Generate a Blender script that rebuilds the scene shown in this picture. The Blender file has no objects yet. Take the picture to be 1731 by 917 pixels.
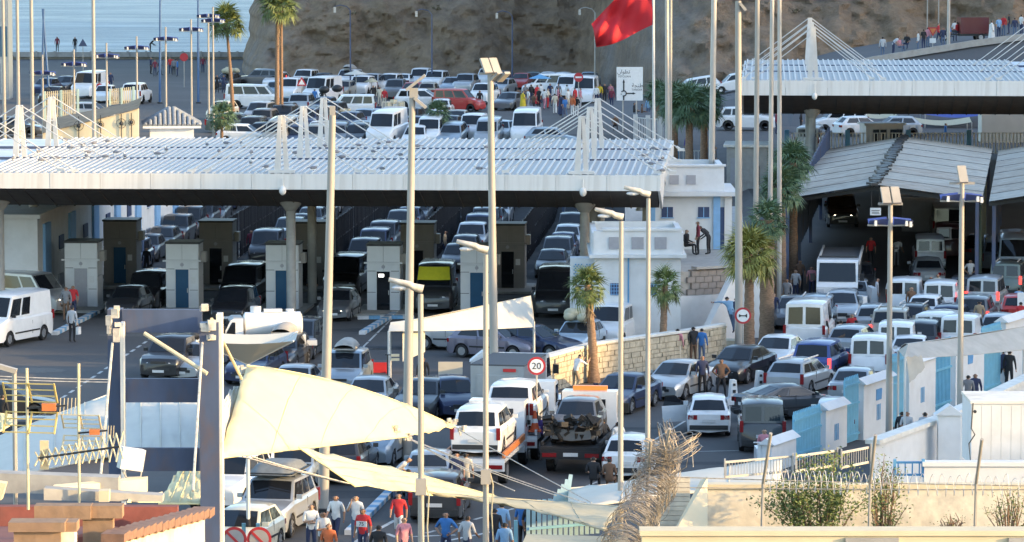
import bpy, bmesh, math, random
from mathutils import Vector, Matrix, noise
R = math.radians
random.seed(7)
SC = bpy.context.scene
COL = SC.collection

# ------------------------------------------------------------------ camera, sky, sun, exposure
FPX = 7000.0; K = 1.75; CAMZ = 19.8; TH = math.atan(610.5 / FPX)
CT, ST = math.cos(TH), math.sin(TH)
cam = bpy.data.cameras.new("camera"); camo = bpy.data.objects.new("camera", cam); COL.objects.link(camo)
cam.sensor_fit = 'HORIZONTAL'; cam.sensor_width = 36.0; cam.lens = 36.0 * FPX / 1731.0
cam.clip_start = 1.0; cam.clip_end = 12000.0
camo.location = (0, 0, CAMZ); camo.rotation_euler = (R(90) - TH, 0, 0)
SC.camera = camo
SUN_EL = R(12.0)          # sun stands to the right, a little behind the camera
SH = Vector((0.95, -0.31, 0)).normalized()                 # horizontal direction towards the sun
SP = Vector((0.31, 0.95, 0)).normalized()
world = bpy.data.worlds.new("World"); SC.world = world; world.use_nodes = True
wn = world.node_tree; wn.nodes.clear()
wo = wn.nodes.new("ShaderNodeOutputWorld"); wb = wn.nodes.new("ShaderNodeBackground"); ws = wn.nodes.new("ShaderNodeTexSky")
ws.sky_type = 'NISHITA'; ws.sun_disc = False; ws.sun_elevation = SUN_EL
ws.sun_rotation = math.atan2(SH.x, SH.y); ws.air_density = 1.0; ws.dust_density = 1.2; ws.ozone_density = 1.5
wb.inputs[1].default_value = 0.15
wn.links.new(ws.outputs[0], wb.inputs[0]); wn.links.new(wb.outputs[0], wo.inputs[0])
sl = bpy.data.lights.new("sun", 'SUN'); slo = bpy.data.objects.new("sun", sl); COL.objects.link(slo)
sl.energy = 2.0; sl.angle = R(0.6); sl.color = (1.0, 0.66, 0.28)
sd = Vector((SH.x * math.cos(SUN_EL), SH.y * math.cos(SUN_EL), math.sin(SUN_EL)))
slo.rotation_euler = sd.to_track_quat('Z', 'Y').to_euler()
slo.location = (60, -20, 60)
SC.view_settings.view_transform = 'Standard'; SC.view_settings.look = 'None'
SC.view_settings.exposure = 2.08; SC.view_settings.gamma = 1.0; SC.view_settings.use_curve_mapping = False
SC.render.engine = 'CYCLES'
SC.cycles.max_bounces = 6; SC.cycles.diffuse_bounces = 3; SC.cycles.glossy_bounces = 3; SC.cycles.transparent_max_bounces = 4
SC.cycles.use_denoising = True; SC.cycles.caustics_reflective = False; SC.cycles.caustics_refractive = False

# ------------------------------------------------------------------ terrain and survey helpers (photo pixel -> place)
def smooth(t): t = max(0.0, min(1.0, t)); return t * t * (3 - 2 * t)
def gz(X, Y):
    k = smooth((X - 11.5) / 3.0); a = (150 * (1 - k) + 124 * k) * K
    return 3.5 * max(0.0, min(1.0, (Y - a) / (166 * K - a)))
def ray(x, y):
    u = x - 865.5; v = y - 458.5
    return u, FPX * CT - v * ST, -FPX * ST - v * CT
def at(x, y, z=0.0):
    a, b, c = ray(x, y); t = (z - CAMZ) / c
    return Vector((a * t, b * t, z))
def atY(x, y, Y):
    Y = Y * K; a, b, c = ray(x, y); t = Y / b          # distances along the view are noted in units of K metres
    return Vector((a * t, Y, CAMZ + c * t))
def ground(x, y):
    a, b, c = ray(x, y); Y = 55.0 * K
    while Y < 330 * K:
        t = Y / b
        if CAMZ + c * t <= gz(a * t, Y): break
        Y += 0.25
    t = Y / b
    return Vector((a * t, Y, gz(a * t, Y)))

# ------------------------------------------------------------------ materials
MATS = {}
def mat(name, col, rough=0.6, metal=0.0, var=0.12, scale=6.0, bump=0.0, coat=0.0, emit=None, estr=0.0, spec=0.5, dirt=None, dirt_amt=0.0, dirt_scale=1.2, stretch=None):
    if name in MATS: return MATS[name]
    m = bpy.data.materials.new(name); m.use_nodes = True; nt = m.node_tree; N = nt.nodes; Lk = nt.links
    b = N["Principled BSDF"]
    b.inputs["Roughness"].default_value = rough; b.inputs["Metallic"].default_value = metal
    b.inputs["Specular IOR Level"].default_value = spec
    if coat: b.inputs["Coat Weight"].default_value = coat; b.inputs["Coat Roughness"].default_value = 0.06
    c = (col[0], col[1], col[2], 1.0); b.inputs["Base Color"].default_value = c
    src = None
    if var > 0 or bump > 0 or dirt:
        tc = N.new("ShaderNodeTexCoord"); mp = N.new("ShaderNodeMapping"); Lk.new(tc.outputs["Object"], mp.inputs[0])
        if stretch: mp.inputs["Scale"].default_value = stretch
        nz = N.new("ShaderNodeTexNoise"); nz.inputs["Scale"].default_value = scale; nz.inputs["Detail"].default_value = 5.0
        Lk.new(mp.outputs[0], nz.inputs["Vector"])
        rp = N.new("ShaderNodeValToRGB"); e = rp.color_ramp.elements
        e[0].position = 0.3; e[1].position = 0.7
        e[0].color = (col[0] * (1 - var), col[1] * (1 - var), col[2] * (1 - var), 1)
        e[1].color = (min(1, col[0] * (1 + var)), min(1, col[1] * (1 + var)), min(1, col[2] * (1 + var)), 1)
        Lk.new(nz.outputs[0], rp.inputs[0]); src = rp.outputs[0]
        if dirt:
            n2 = N.new("ShaderNodeTexNoise"); n2.inputs["Scale"].default_value = dirt_scale; n2.inputs["Detail"].default_value = 7.0; n2.inputs["Roughness"].default_value = 0.65
            Lk.new(mp.outputs[0], n2.inputs["Vector"])
            r2 = N.new("ShaderNodeValToRGB"); r2.color_ramp.elements[0].position = 0.48; r2.color_ramp.elements[1].position = 0.72
            mx = N.new("ShaderNodeMix"); mx.data_type = 'RGBA'; ml = N.new("ShaderNodeMath"); ml.operation = 'MULTIPLY'; ml.inputs[1].default_value = dirt_amt
            Lk.new(n2.outputs[0], r2.inputs[0]); Lk.new(r2.outputs[0], ml.inputs[0]); Lk.new(ml.outputs[0], mx.inputs[0])
            Lk.new(src, mx.inputs[6]); mx.inputs[7].default_value = (dirt[0], dirt[1], dirt[2], 1); src = mx.outputs[2]
        Lk.new(src, b.inputs["Base Color"])
        if bump > 0:
            bp = N.new("ShaderNodeBump"); bp.inputs["Strength"].default_value = min(1.0, bump); bp.inputs["Distance"].default_value = 0.05
            Lk.new(nz.outputs[0], bp.inputs["Height"]); Lk.new(bp.outputs[0], b.inputs["Normal"])
    if emit:
        b.inputs["Emission Color"].default_value = (emit[0], emit[1], emit[2], 1); b.inputs["Emission Strength"].default_value = estr
    MATS[name] = m; return m

M = dict(
 asphalt=mat('asphalt', (0.070, 0.067, 0.068), 0.85, var=0.16, scale=30, bump=0.15, dirt=(0.11, 0.107, 0.106), dirt_amt=0.7, dirt_scale=0.11),
 asphalt2=mat('asphalt_pale', (0.09, 0.093, 0.10), 0.85, var=0.1, scale=25, bump=0.1, dirt=(0.12, 0.117, 0.115), dirt_amt=0.6, dirt_scale=0.15),
 paint=mat('road_paint', (0.5, 0.5, 0.48), 0.7, var=0.2, scale=8, dirt=(0.12, 0.12, 0.13), dirt_amt=0.8, dirt_scale=2.0),
 white=mat('white_render', (0.66, 0.67, 0.68), 0.75, var=0.05, scale=2, dirt=(0.5, 0.49, 0.46), dirt_amt=0.45, dirt_scale=0.8),
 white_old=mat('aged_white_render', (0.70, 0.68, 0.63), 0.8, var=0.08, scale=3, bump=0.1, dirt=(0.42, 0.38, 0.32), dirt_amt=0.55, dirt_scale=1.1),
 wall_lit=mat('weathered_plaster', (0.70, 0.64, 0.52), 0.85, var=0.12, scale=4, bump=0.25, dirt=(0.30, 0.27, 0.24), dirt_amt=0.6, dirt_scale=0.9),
 blue=mat('blue_paint', (0.10, 0.30, 0.52), 0.55, var=0.1, scale=3, dirt=(0.2, 0.3, 0.4), dirt_amt=0.3),
 lightblue=mat('light_blue_paint', (0.22, 0.42, 0.68), 0.6, var=0.08, scale=3),
 cyan=mat('sky_blue_gate_paint', (0.15, 0.39, 0.54), 0.5, var=0.1, scale=3, dirt=(0.25, 0.42, 0.5), dirt_amt=0.3),
 steelblue=mat('slate_blue_steel', (0.06, 0.085, 0.155), 0.55, var=0.15, scale=2.5, dirt=(0.13, 0.075, 0.04), dirt_amt=0.5, dirt_scale=1.6, stretch=(1, 1, 0.45)),
 roofwhite=mat('white_roof_sheet', (0.58, 0.62, 0.66), 0.45, var=0.05, scale=2, dirt=(0.40, 0.40, 0.38), dirt_amt=0.6, dirt_scale=0.55),
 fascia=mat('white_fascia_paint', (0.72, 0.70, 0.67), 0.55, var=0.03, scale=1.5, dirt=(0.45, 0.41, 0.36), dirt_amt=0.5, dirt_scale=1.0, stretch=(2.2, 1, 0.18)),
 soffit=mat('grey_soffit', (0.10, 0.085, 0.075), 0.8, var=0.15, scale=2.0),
 steelwhite=mat('white_painted_steel', (0.58, 0.57, 0.55), 0.45, var=0.05, scale=3),
 pole=mat('galvanised_pole', (0.42, 0.40, 0.37), 0.5, metal=0.25, var=0.12, scale=4, stretch=(1, 1, 0.3)),
 polewhite=mat('pale_pole_paint', (0.34, 0.32, 0.29), 0.5, var=0.10, scale=3, stretch=(1, 1, 0.3)),
 lamphead=mat('aged_lamp_housing', (0.52, 0.48, 0.42), 0.6, var=0.25, scale=9),
 wing=mat('blue_reflector_wing', (0.06, 0.09, 0.30), 0.4, var=0.1),
 dark=mat('dark_metal', (0.025, 0.027, 0.03), 0.5, var=0.1),
 black=mat('black_rubber', (0.018, 0.018, 0.02), 0.75, var=0.1),
 glass=mat('dark_glass', (0.012, 0.014, 0.018), 0.06, var=0.0, spec=0.6),
 bluegl=mat('blue_booth_glass', (0.03, 0.09, 0.17), 0.12, var=0.1, scale=1.5),
 rim=mat('alloy_rim', (0.42, 0.43, 0.45), 0.35, metal=0.7, var=0.05),
 plate=mat('number_plate', (0.6, 0.6, 0.6), 0.5, var=0.1, scale=40),
 hlamp=mat('headlight_lens', (0.55, 0.58, 0.62), 0.12, var=0.05, scale=20),
 hlit=mat('lit_headlight', (0.9, 0.9, 0.85), 0.2, var=0, emit=(1.0, 0.86, 0.6), estr=5.0),
 tlamp=mat('tail_light', (0.22, 0.012, 0.015), 0.2, var=0.1),
 tlit=mat('lit_brake_light', (0.5, 0.02, 0.02), 0.25, var=0, emit=(1.0, 0.05, 0.04), estr=0.9),
 amber=mat('amber_beacon', (0.55, 0.16, 0.03), 0.3, var=0, emit=(1.0, 0.35, 0.08), estr=0.12),
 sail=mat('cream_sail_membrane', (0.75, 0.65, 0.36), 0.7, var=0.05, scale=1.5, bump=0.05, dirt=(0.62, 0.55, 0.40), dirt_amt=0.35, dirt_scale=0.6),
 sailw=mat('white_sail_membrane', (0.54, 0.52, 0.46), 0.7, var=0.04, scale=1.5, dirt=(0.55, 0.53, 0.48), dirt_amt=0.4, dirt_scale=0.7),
 brick=mat('ochre_block', (0.29, 0.185, 0.115), 0.85, var=0.16, scale=5, bump=0.3, dirt=(0.26, 0.16, 0.11), dirt_amt=0.55, dirt_scale=1.6),
 redwall=mat('dark_red_wall', (0.20, 0.06, 0.05), 0.85, var=0.15, scale=4, bump=0.2, dirt=(0.13, 0.07, 0.06), dirt_amt=0.5),
 terra=mat('terracotta_coping', (0.23, 0.13, 0.09), 0.85, var=0.2, scale=5, bump=0.3, dirt=(0.25, 0.15, 0.10), dirt_amt=0.5, dirt_scale=2),
 stone=mat('pale_limestone', (0.46, 0.40, 0.30), 0.9, var=0.22, scale=3.5, bump=0.4, dirt=(0.35, 0.28, 0.2), dirt_amt=0.5, dirt_scale=1.5),
 mortar=mat('mortar', (0.30, 0.26, 0.20), 0.95, var=0.1),
 blockgrey=mat('grey_block', (0.27, 0.24, 0.22), 0.9, var=0.15, scale=3, bump=0.3),
 concrete=mat('concrete', (0.36, 0.35, 0.33), 0.9, var=0.1, scale=3, bump=0.2, dirt=(0.24, 0.23, 0.22), dirt_amt=0.5),
 shedroof=mat('fibre_cement_sheet', (0.40, 0.385, 0.34), 0.85, var=0.12, scale=2.0, dirt=(0.30, 0.25, 0.21), dirt_amt=0.6, dirt_scale=0.9),
 shedroof2=mat('stained_cement_sheet', (0.35, 0.31, 0.26), 0.85, var=0.14, scale=2.0, dirt=(0.5, 0.5, 0.47), dirt_amt=0.5, dirt_scale=0.8),
 green=mat('dull_green_metal', (0.07, 0.10, 0.07), 0.6, var=0.15),
 olive=mat('olive_yellow_cabinet', (0.22, 0.19, 0.05), 0.6, var=0.1),
 yellow=mat('yellow_paint', (0.62, 0.56, 0.03), 0.5, var=0.06),
 red=mat('red_paint', (0.55, 0.03, 0.03), 0.5, var=0.08),
 flag=mat('red_flag_cloth', (0.50, 0.015, 0.025), 0.75, var=0.06, scale=2),
 signwhite=mat('sign_white', (0.75, 0.76, 0.76), 0.5, var=0.05),
 signblack=mat('sign_black', (0.02, 0.02, 0.025), 0.5, var=0.0),
 signred=mat('sign_red', (0.42, 0.03, 0.04), 0.5, var=0.05),
 trunk=mat('palm_bark', (0.23, 0.15, 0.10), 0.95, var=0.3, scale=7, bump=0.6, stretch=(1, 1, 3)),
 frond=mat('palm_frond', (0.12, 0.16, 0.045), 0.55, var=0.35, scale=3),
 frond_sun=mat('sun_tinted_frond', (0.24, 0.24, 0.06), 0.55, var=0.35, scale=3),  # yellowed to stand for sunlight that does not reach this crown
 frondd=mat('blue_green_frond', (0.085, 0.145, 0.07), 0.55, var=0.3, scale=3),
 thatch=mat('dry_palm_skirt', (0.26, 0.19, 0.11), 0.9, var=0.3, scale=8),
 leaf=mat('shrub_leaf', (0.15, 0.20, 0.065), 0.6, var=0.4, scale=4),
 wire=mat('razor_wire', (0.38, 0.33, 0.27), 0.5, metal=0.4, var=0.35, scale=9),
 antenna=mat('antenna_metal', (0.66, 0.56, 0.36), 0.45, metal=0.2, var=0.1),
 orange=mat('orange_plastic', (0.52, 0.17, 0.05), 0.6, var=0.1),
 gull=mat('gull_grey', (0.20, 0.20, 0.22), 0.7, var=0.15, scale=9),
 gullw=mat('gull_white', (0.7, 0.69, 0.66), 0.7, var=0.05),
 earth=mat('bare_earth', (0.26, 0.18, 0.11), 0.95, var=0.25, scale=2, bump=0.4),
 cream=mat('cream_paint', (0.66, 0.56, 0.38), 0.8, var=0.06, scale=2),
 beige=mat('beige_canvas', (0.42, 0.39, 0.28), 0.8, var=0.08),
 tent=mat('blue_canvas', (0.05, 0.08, 0.30), 0.7, var=0.1),
 tile=mat('grey_roof_tile', (0.25, 0.27, 0.29), 0.7, var=0.15, scale=6),
 reflect=mat('grey_window_panel', (0.33, 0.33, 0.36), 0.4, var=0.06),
 canvasg=mat('grey_canvas', (0.44, 0.42, 0.38), 0.85, var=0.1, scale=2, bump=0.2, dirt=(0.33, 0.30, 0.26), dirt_amt=0.5),
 bluemast=mat('blue_mast_paint', (0.05, 0.12, 0.26), 0.5, var=0.1),
 towerg=mat('glazed_tower', (0.22, 0.27, 0.32), 0.4, var=0.1),
 bluedk=mat('dark_blue_grille', (0.035, 0.06, 0.14), 0.5, var=0.1),
)

# ------------------------------------------------------------------ mesh helpers
class MB:
    def __init__(s): s.v = []; s.f = []; s.m = []; s.smooth = False
    def poly(s, pts, mi=0):
        n = len(s.v); s.v += [tuple(p) for p in pts]; s.f.append(tuple(range(n, n + len(pts)))); s.m.append(mi)
    def box(s, c, d, rz=0.0, mi=0, mtx=None):
        n = len(s.v); hx, hy, hz = d[0] / 2, d[1] / 2, d[2] / 2; ca, sa = math.cos(rz), math.sin(rz)
        for sx, sy, sz in ((-1,-1,-1),(1,-1,-1),(1,1,-1),(-1,1,-1),(-1,-1,1),(1,-1,1),(1,1,1),(-1,1,1)):
            x, y, z = sx * hx, sy * hy, sz * hz
            if mtx is not None: p = mtx @ Vector((x, y, z)); s.v.append((c[0] + p.x, c[1] + p.y, c[2] + p.z))
            else: s.v.append((c[0] + x * ca - y * sa, c[1] + x * sa + y * ca, c[2] + z))
        for q in ((0,3,2,1),(4,5,6,7),(0,1,5,4),(1,2,6,5),(2,3,7,6),(3,0,4,7)):
            s.f.append(tuple(n + i for i in q)); s.m.append(mi)
    def bar(s, a, b, w, h=None, mi=0):
        a = Vector(a); b = Vector(b); h = h or w; d = b - a; L = d.length
        if L < 1e-6: return
        q = d.to_track_quat('Y', 'Z').to_matrix()
        s.box((a + b) / 2, (w, L, h), mi=mi, mtx=q)
    def cyl(s, a, b, r0, r1=None, n=8, mi=0, cap=True):
        a = Vector(a); b = Vector(b); r1 = r0 if r1 is None else r1
        q = (b - a).to_track_quat('Z', 'Y').to_matrix(); k = len(s.v)
        for p, r in ((a, r0), (b, r1)):
            for i in range(n):
                t = 2 * math.pi * i / n; s.v.append(tuple(p + q @ Vector((r * math.cos(t), r * math.sin(t), 0))))
        for i in range(n): j = (i + 1) % n; s.f.append((k + i, k + j, k + n + j, k + n + i)); s.m.append(mi)
        if cap: s.f.append(tuple(k + n - 1 - i for i in range(n))); s.m.append(mi); s.f.append(tuple(k + n + i for i in range(n))); s.m.append(mi)
    def tube(s, pts, rads, n=8, mi=0, cap=True):
        k = len(s.v); pts = [Vector(p) for p in pts]
        if not isinstance(rads, (list, tuple)): rads = [rads] * len(pts)
        for i, p in enumerate(pts):
            d = (pts[min(i + 1, len(pts) - 1)] - pts[max(i - 1, 0)])
            if d.length < 1e-9: d = Vector((0, 0, 1))
            q = d.to_track_quat('Z', 'Y').to_matrix()
            for j in range(n):
                t = 2 * math.pi * j / n; s.v.append(tuple(p + q @ Vector((rads[i] * math.cos(t), rads[i] * math.sin(t), 0))))
        for i in range(len(pts) - 1):
            for j in range(n):
                j2 = (j + 1) % n; s.f.append((k + i * n + j, k + i * n + j2, k + (i + 1) * n + j2, k + (i + 1) * n + j)); s.m.append(mi)
        if cap:
            s.f.append(tuple(k + n - 1 - i for i in range(n))); s.m.append(mi)
            e = k + (len(pts) - 1) * n; s.f.append(tuple(e + i for i in range(n))); s.m.append(mi)
    def grid(s, fn, nu, nv, mi=0):
        k = len(s.v)
        for j in range(nv + 1):
            for i in range(nu + 1): s.v.append(tuple(fn(i / nu, j / nv)))
        for j in range(nv):
            for i in range(nu):
                a = k + j * (nu + 1) + i; s.f.append((a, a + 1, a + nu + 2, a + nu + 1)); s.m.append(mi)
    def prism(s, pts, d, mi=0):      # polygon extruded along vector d
        d = Vector(d); n = len(s.v); m = len(pts); s.v += [tuple(p) for p in pts] + [tuple(Vector(p) + d) for p in pts]
        s.f.append(tuple(range(n, n + m))); s.m.append(mi); s.f.append(tuple(n + m + m - 1 - i for i in range(m))); s.m.append(mi)
        for i in range(m): j = (i + 1) % m; s.f.append((n + j, n + i, n + m + i, n + m + j)); s.m.append(mi)
    def ico(s, c, r, sc=(1, 1, 1), n=6, mi=0):
        k = len(s.v); st = n
        for i in range(st + 1):
            ph = math.pi * i / st
            for j in range(n + 2):
                t = 2 * math.pi * j / (n + 2)
                s.v.append((c[0] + r * sc[0] * math.sin(ph) * math.cos(t), c[1] + r * sc[1] * math.sin(ph) * math.sin(t), c[2] + r * sc[2] * math.cos(ph)))
        w = n + 2
        for i in range(st):
            for j in range(w): j2 = (j + 1) % w; s.f.append((k + i * w + j, k + (i + 1) * w + j, k + (i + 1) * w + j2, k + i * w + j2)); s.m.append(mi)
    def mesh(s, name, mats, angle=None):
        me = bpy.data.meshes.new(name); me.from_pydata(s.v, [], s.f)
        if not isinstance(mats, (list, tuple)): mats = [mats]
        for m in mats: me.materials.append(m)
        if len(mats) > 1: me.polygons.foreach_set("material_index", s.m)
        if angle:
            me.shade_smooth(); me.set_sharp_from_angle(angle=R(angle))
        me.update(); return me
    def build(s, name, mats, parent=None, angle=None, loc=None, rz=0.0):
        return obj(name, s.mesh(name, mats, angle), parent, loc, rz)

def obj(name, me, parent=None, loc=None, rz=0.0):
    o = bpy.data.objects.new(name, me); COL.objects.link(o)
    if parent is not None: o.parent = parent
    if loc is not None: o.location = loc
    if rz: o.rotation_euler = (0, 0, rz)
    return o
def tag(o, label, cat, group=None):
    o['label'] = label; o['category'] = cat
    if group: o['group'] = group
    return o
def thing(name, label, cat, loc=(0, 0, 0), rz=0.0, group=None):
    o = bpy.data.objects.new(name, None); COL.objects.link(o); o.location = loc; o.rotation_euler = (0, 0, rz)
    o.empty_display_size = 0.3
    return tag(o, label, cat, group)
def struct(o, kind='structure'): o['kind'] = kind; return o
def omat(o, *ms):
    for i, m in enumerate(ms):
        if m is None: continue
        o.material_slots[i].link = 'OBJECT'; o.material_slots[i].material = m
ORD = ['first','second','third','fourth','fifth','sixth','seventh','eighth','ninth','tenth','eleventh','twelfth','thirteenth','fourteenth','fifteenth','sixteenth','seventeenth','eighteenth','nineteenth','twentieth']
def ordw(i): return ORD[i] if i < 20 else 'number %d' % (i + 1)
def text_mesh(s, size):
    c = bpy.data.curves.new("lettering", 'FONT'); c.body = s; c.size = size; c.align_x = 'CENTER'; c.align_y = 'CENTER'; c.resolution_u = 3
    o = bpy.data.objects.new("lettering", c); COL.objects.link(o); bpy.context.view_layer.update()
    me = bpy.data.meshes.new_from_object(o.evaluated_get(bpy.context.evaluated_depsgraph_get()))
    bpy.data.objects.remove(o); bpy.data.curves.remove(c); return me
def lettering(s, size, m, loc, parent=None, rz=0.0, name='lettering', rx=90, sx=1.0):
    me = text_mesh(s, size); me.materials.clear(); me.materials.append(m)
    o = obj(name, me, parent, loc); o.rotation_euler = (R(rx), 0, rz); o.scale = (sx, 1, 1); return o
# ------------------------------------------------------------------ setting: ground, sea, cliff, hill
def ground_mesh():
    b = MB(); xs = [-90 + 2.5 * i for i in range(73)]; ys = [K * v for v in [20 + 3.0 * i for i in range(34)] + [122 + 1.5 * i for i in range(34)] + [172 + 4 * i for i in range(23)]]
    k = len(xs)
    for y in ys:
        for x in xs: b.v.append((x, y, gz(x, y)))
    for j in range(len(ys) - 1):
        for i in range(k - 1): a = j * k + i; b.f.append((a, a + 1, a + k + 1, a + k)); b.m.append(0)
    return b
struct(ground_mesh().build('ground', M['asphalt']))
b = MB(); b.box((-40, 259.6 * K, 1.6), (140, 1.2, 4.4)); b.box((-40, 259.2 * K - .3, 4.05), (140, 0.5, 0.55))
for i in range(60): b.box((-100 + i * 2.0, 259.2 * K - .6, 4.1), (0.25, 0.16, 0.62))
tag(b.build('sea_wall', M['concrete']), 'long grey sea wall with ribbed parapet along the water', 'wall')
wm = mat('sea_water', (0.10, 0.20, 0.27), 0.35, var=0.0, spec=0.18)
nt = wm.node_tree; N = nt.nodes; Lk = nt.links; bs = N["Principled BSDF"]
tc = N.new("ShaderNodeTexCoord"); mp = N.new("ShaderNodeMapping"); mp.inputs["Scale"].default_value = (0.04, 0.13, 1)
nz = N.new("ShaderNodeTexNoise"); nz.inputs["Scale"].default_value = 1.0; nz.inputs["Detail"].default_value = 8; nz.inputs["Roughness"].default_value = 0.62
bp = N.new("ShaderNodeBump"); bp.inputs["Strength"].default_value = 0.9; bp.inputs["Distance"].default_value = 1.6
Lk.new(tc.outputs["Object"], mp.inputs[0]); Lk.new(mp.outputs[0], nz.inputs["Vector"]); Lk.new(nz.outputs[0], bp.inputs["Height"]); Lk.new(bp.outputs[0], bs.inputs["Normal"])
rp = N.new("ShaderNodeValToRGB"); rp.color_ramp.elements[0].position = 0.42; rp.color_ramp.elements[1].position = 0.75
rp.color_ramp.elements[0].color = (0.055, 0.115, 0.17, 1); rp.color_ramp.elements[1].color = (0.22, 0.31, 0.37, 1)  # pale and dark bands put the sky's reflection on waves into the colour
Lk.new(nz.outputs[0], rp.inputs[0]); Lk.new(rp.outputs[0], bs.inputs["Base Color"])
b = MB(); b.poly([(-6000, 255 * K, 0.4), (6000, 255 * K, 0.4), (6000, 11000, 0.4), (-6000, 11000, 0.4)])
struct(b.build('sea', wm))

def nz3(x, y, z, s, o=4): return noise.fractal(Vector((x * s, y * s, z * s)), 1.0, 2.0, o)
def cliff_mesh():
    b = MB(); nu, nv = 420, 96
    def fn(u, v):
        h = 20.0 * min(1.0, v * 1.03); xl = -27.8 + 0.13 * h + 0.5 * nz3(h, 3, 1, 0.5, 3); X = xl + (104 - xl) * u ** 1.1
        yb = (226 - 23 * smooth((X - 6) / 9)) * K + 5 * nz3(X, 0, 3, 0.07)
        w = min(1.0, h / 1.5)
        Y = yb + h * 0.95 + w * (2.6 * nz3(X, h * 1.3, 0, 0.10, 5) + 1.5 * abs(nz3(X + 0.7 * h, h * 0.8, 5, 0.22, 5)) + 0.55 * nz3(X, h, 7, 0.6, 4) + 0.32 * nz3(X, h, 2, 1.7, 3) + 0.8 * abs(((0.09 * X + 0.33 * h + 0.9 * nz3(X, h, 2, 0.15)) % 1) - 0.5))
        e = max(0.0, 1 - (X - xl) / 4.0); Y += 26 * e * e
        if v > 0.985: Y += 90; h = 21
        return (X, Y, 3.2 + h)
    b.grid(fn, nu, nv); return b
cm = mat('cliff_rock', (0.27, 0.195, 0.13), 0.95, var=0.38, scale=0.55, bump=1.0, dirt=(0.235, 0.235, 0.24), dirt_amt=0.85, dirt_scale=0.045)
nt = cm.node_tree; nn_ = [n for n in nt.nodes if n.type == 'TEX_NOISE']; nn_[0].inputs['Detail'].default_value = 9; nn_[0].inputs['Roughness'].default_value = 0.7
bn = [n for n in nt.nodes if n.type == 'BUMP'][0]; bn.inputs['Distance'].default_value = 0.8
n3 = nt.nodes.new('ShaderNodeTexNoise'); n3.inputs['Scale'].default_value = 0.9; n3.inputs['Detail'].default_value = 10; n3.inputs['Roughness'].default_value = 0.72; tcc = [n for n in nt.nodes if n.type == 'MAPPING'][0]
nt.links.new(tcc.outputs[0], n3.inputs['Vector']); nt.links.new(n3.outputs[0], bn.inputs['Height'])
struct(cliff_mesh().build('cliff', cm, angle=38))
# unseen hillside to the right, crest and notch shaped to place shade and sun
HQ = [(-6, 42, -14), (0, 58, -4), (-3, 66, -0.8), (-3.5, 73, 0.5), (-7.5, 78, -0.2), (-1, 87, 0.6), (-1, 89.5, 4.5), (-0.7, 94.3, 5.6), (2, 96.2, 0.0), (3.6, 99.9, -0.2), (3.6, 101, 5.5), (9.5, 104.2, 9.0), (-22, 109, 7.3), (-22, 114, 7.3), (-22, 125, 7.3), (-20, 150, 3.6), (-20, 160, 4.0), (-12, 172, 5.0), (-12, 190, 8.0), (-20, 214, 15), (-20, 232, 19), (0, 300, 30), (0, 400, 30)]
HP = []
for (x_, y_, z_) in HQ: p_ = Vector((x_, y_ * K, 0)); HP.append((p_.dot(SP), z_ + (130 - p_.dot(SH)) * math.tan(SUN_EL)))
HP.sort(); HP = [(HP[0][0] - 90, HP[0][1] - 4)] + HP
b = MB(); k = 0
for q, H in HP:
    base = SP * q
    for t, hh in ((112, 0), (122, 0.45 * H), (130, H), (165, H * 1.06), (260, H * 0.9), (340, 0)):
        p = base + SH * t; b.v.append((p.x, p.y, hh))
for i in range(len(HP) - 1):
    for j in range(5): a = i * 6 + j; b.f.append((a, a + 6, a + 7, a + 1)); b.m.append(0)
struct(b.build('shade_hill', M['earth']))

# raised road climbing past the foot of the cliff on the right
b = MB(); rp_ = [(6, 3.55), (12, 4.2), (18, 5.3), (28, 8.0), (36, 9.3), (46, 10.6), (60, 12)]
def roadz(X):
    for (x0, z0), (x1, z1) in zip(rp_, rp_[1:]):
        if x0 <= X <= x1: return z0 + (z1 - z0) * (X - x0) / (x1 - x0)
    return rp_[0][1] if X < 6 else 12
xs = [6 + 1.5 * i for i in range(37)]
def fnr(u, v):
    X = 6 + 54 * u; z = roadz(X); Y = K * [178.5, 184, 184.1, 201][int(round(v * 3))]
    return (X, Y, [3.4, z - 0.05, z, z][int(round(v * 3))])
b.grid(fnr, 36, 3)
struct(b.build('upper_road', M['asphalt2']))
b = MB()
for i in range(26): X = 22 + i; b.bar((X, 183.9 * K, roadz(X) + 0.2), (X + 1, 183.9 * K, roadz(X + 1) + 0.2), 0.3, 0.5)
tag(b.build('parapet', M['concrete']), 'low grey concrete parapet edging the climbing road at upper right', 'parapet')

# road paint
def mark(name, pts, w=0.14):
    b = MB()
    for (x0, y0, x1, y1) in pts:
        a = at(x0, y0); c = at(x1, y1); d = (c - a).normalized(); n = Vector((-d.y, d.x, 0)) * w / 2; z = Vector((0, 0, 0.008))
        b.poly([a - n + z, c - n + z, c + n + z, a + n + z])
    return struct(b.build(name, M['paint']))
def dashes(x0, y0, x1, y1, n, duty=0.55):
    out = []
    A = at(x0, y0); B = at(x1, y1)
    for i in range(n):
        t0 = i / n; t1 = (i + duty) / n; r = []
        for t in (t0, t1):
            P = A.lerp(B, t); yy = FPX * CT; # project back
            dz = P.z - CAMZ; f = P.y * CT - dz * ST; u = P.x * FPX / f; v = -(P.y * ST + dz * CT) * FPX / f
            r += [865.5 + u, 458.5 + v]
        out.append(tuple(r))
    return out
mark('road_marking', dashes(92, 682, 262, 568, 15))
mark('road_marking', dashes(560, 640, 690, 512, 9, 0.9), 0.1)
mark('road_marking', dashes(720, 902, 905, 850, 7))
mark('road_marking', [(600, 917, 668, 880), (690, 908, 770, 905), (655, 903, 670, 909), (745, 917, 865, 893)], 0.16)
mark('road_marking', [(740, 800, 990, 740), (880, 868, 1010, 815)], 0.10)
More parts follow.
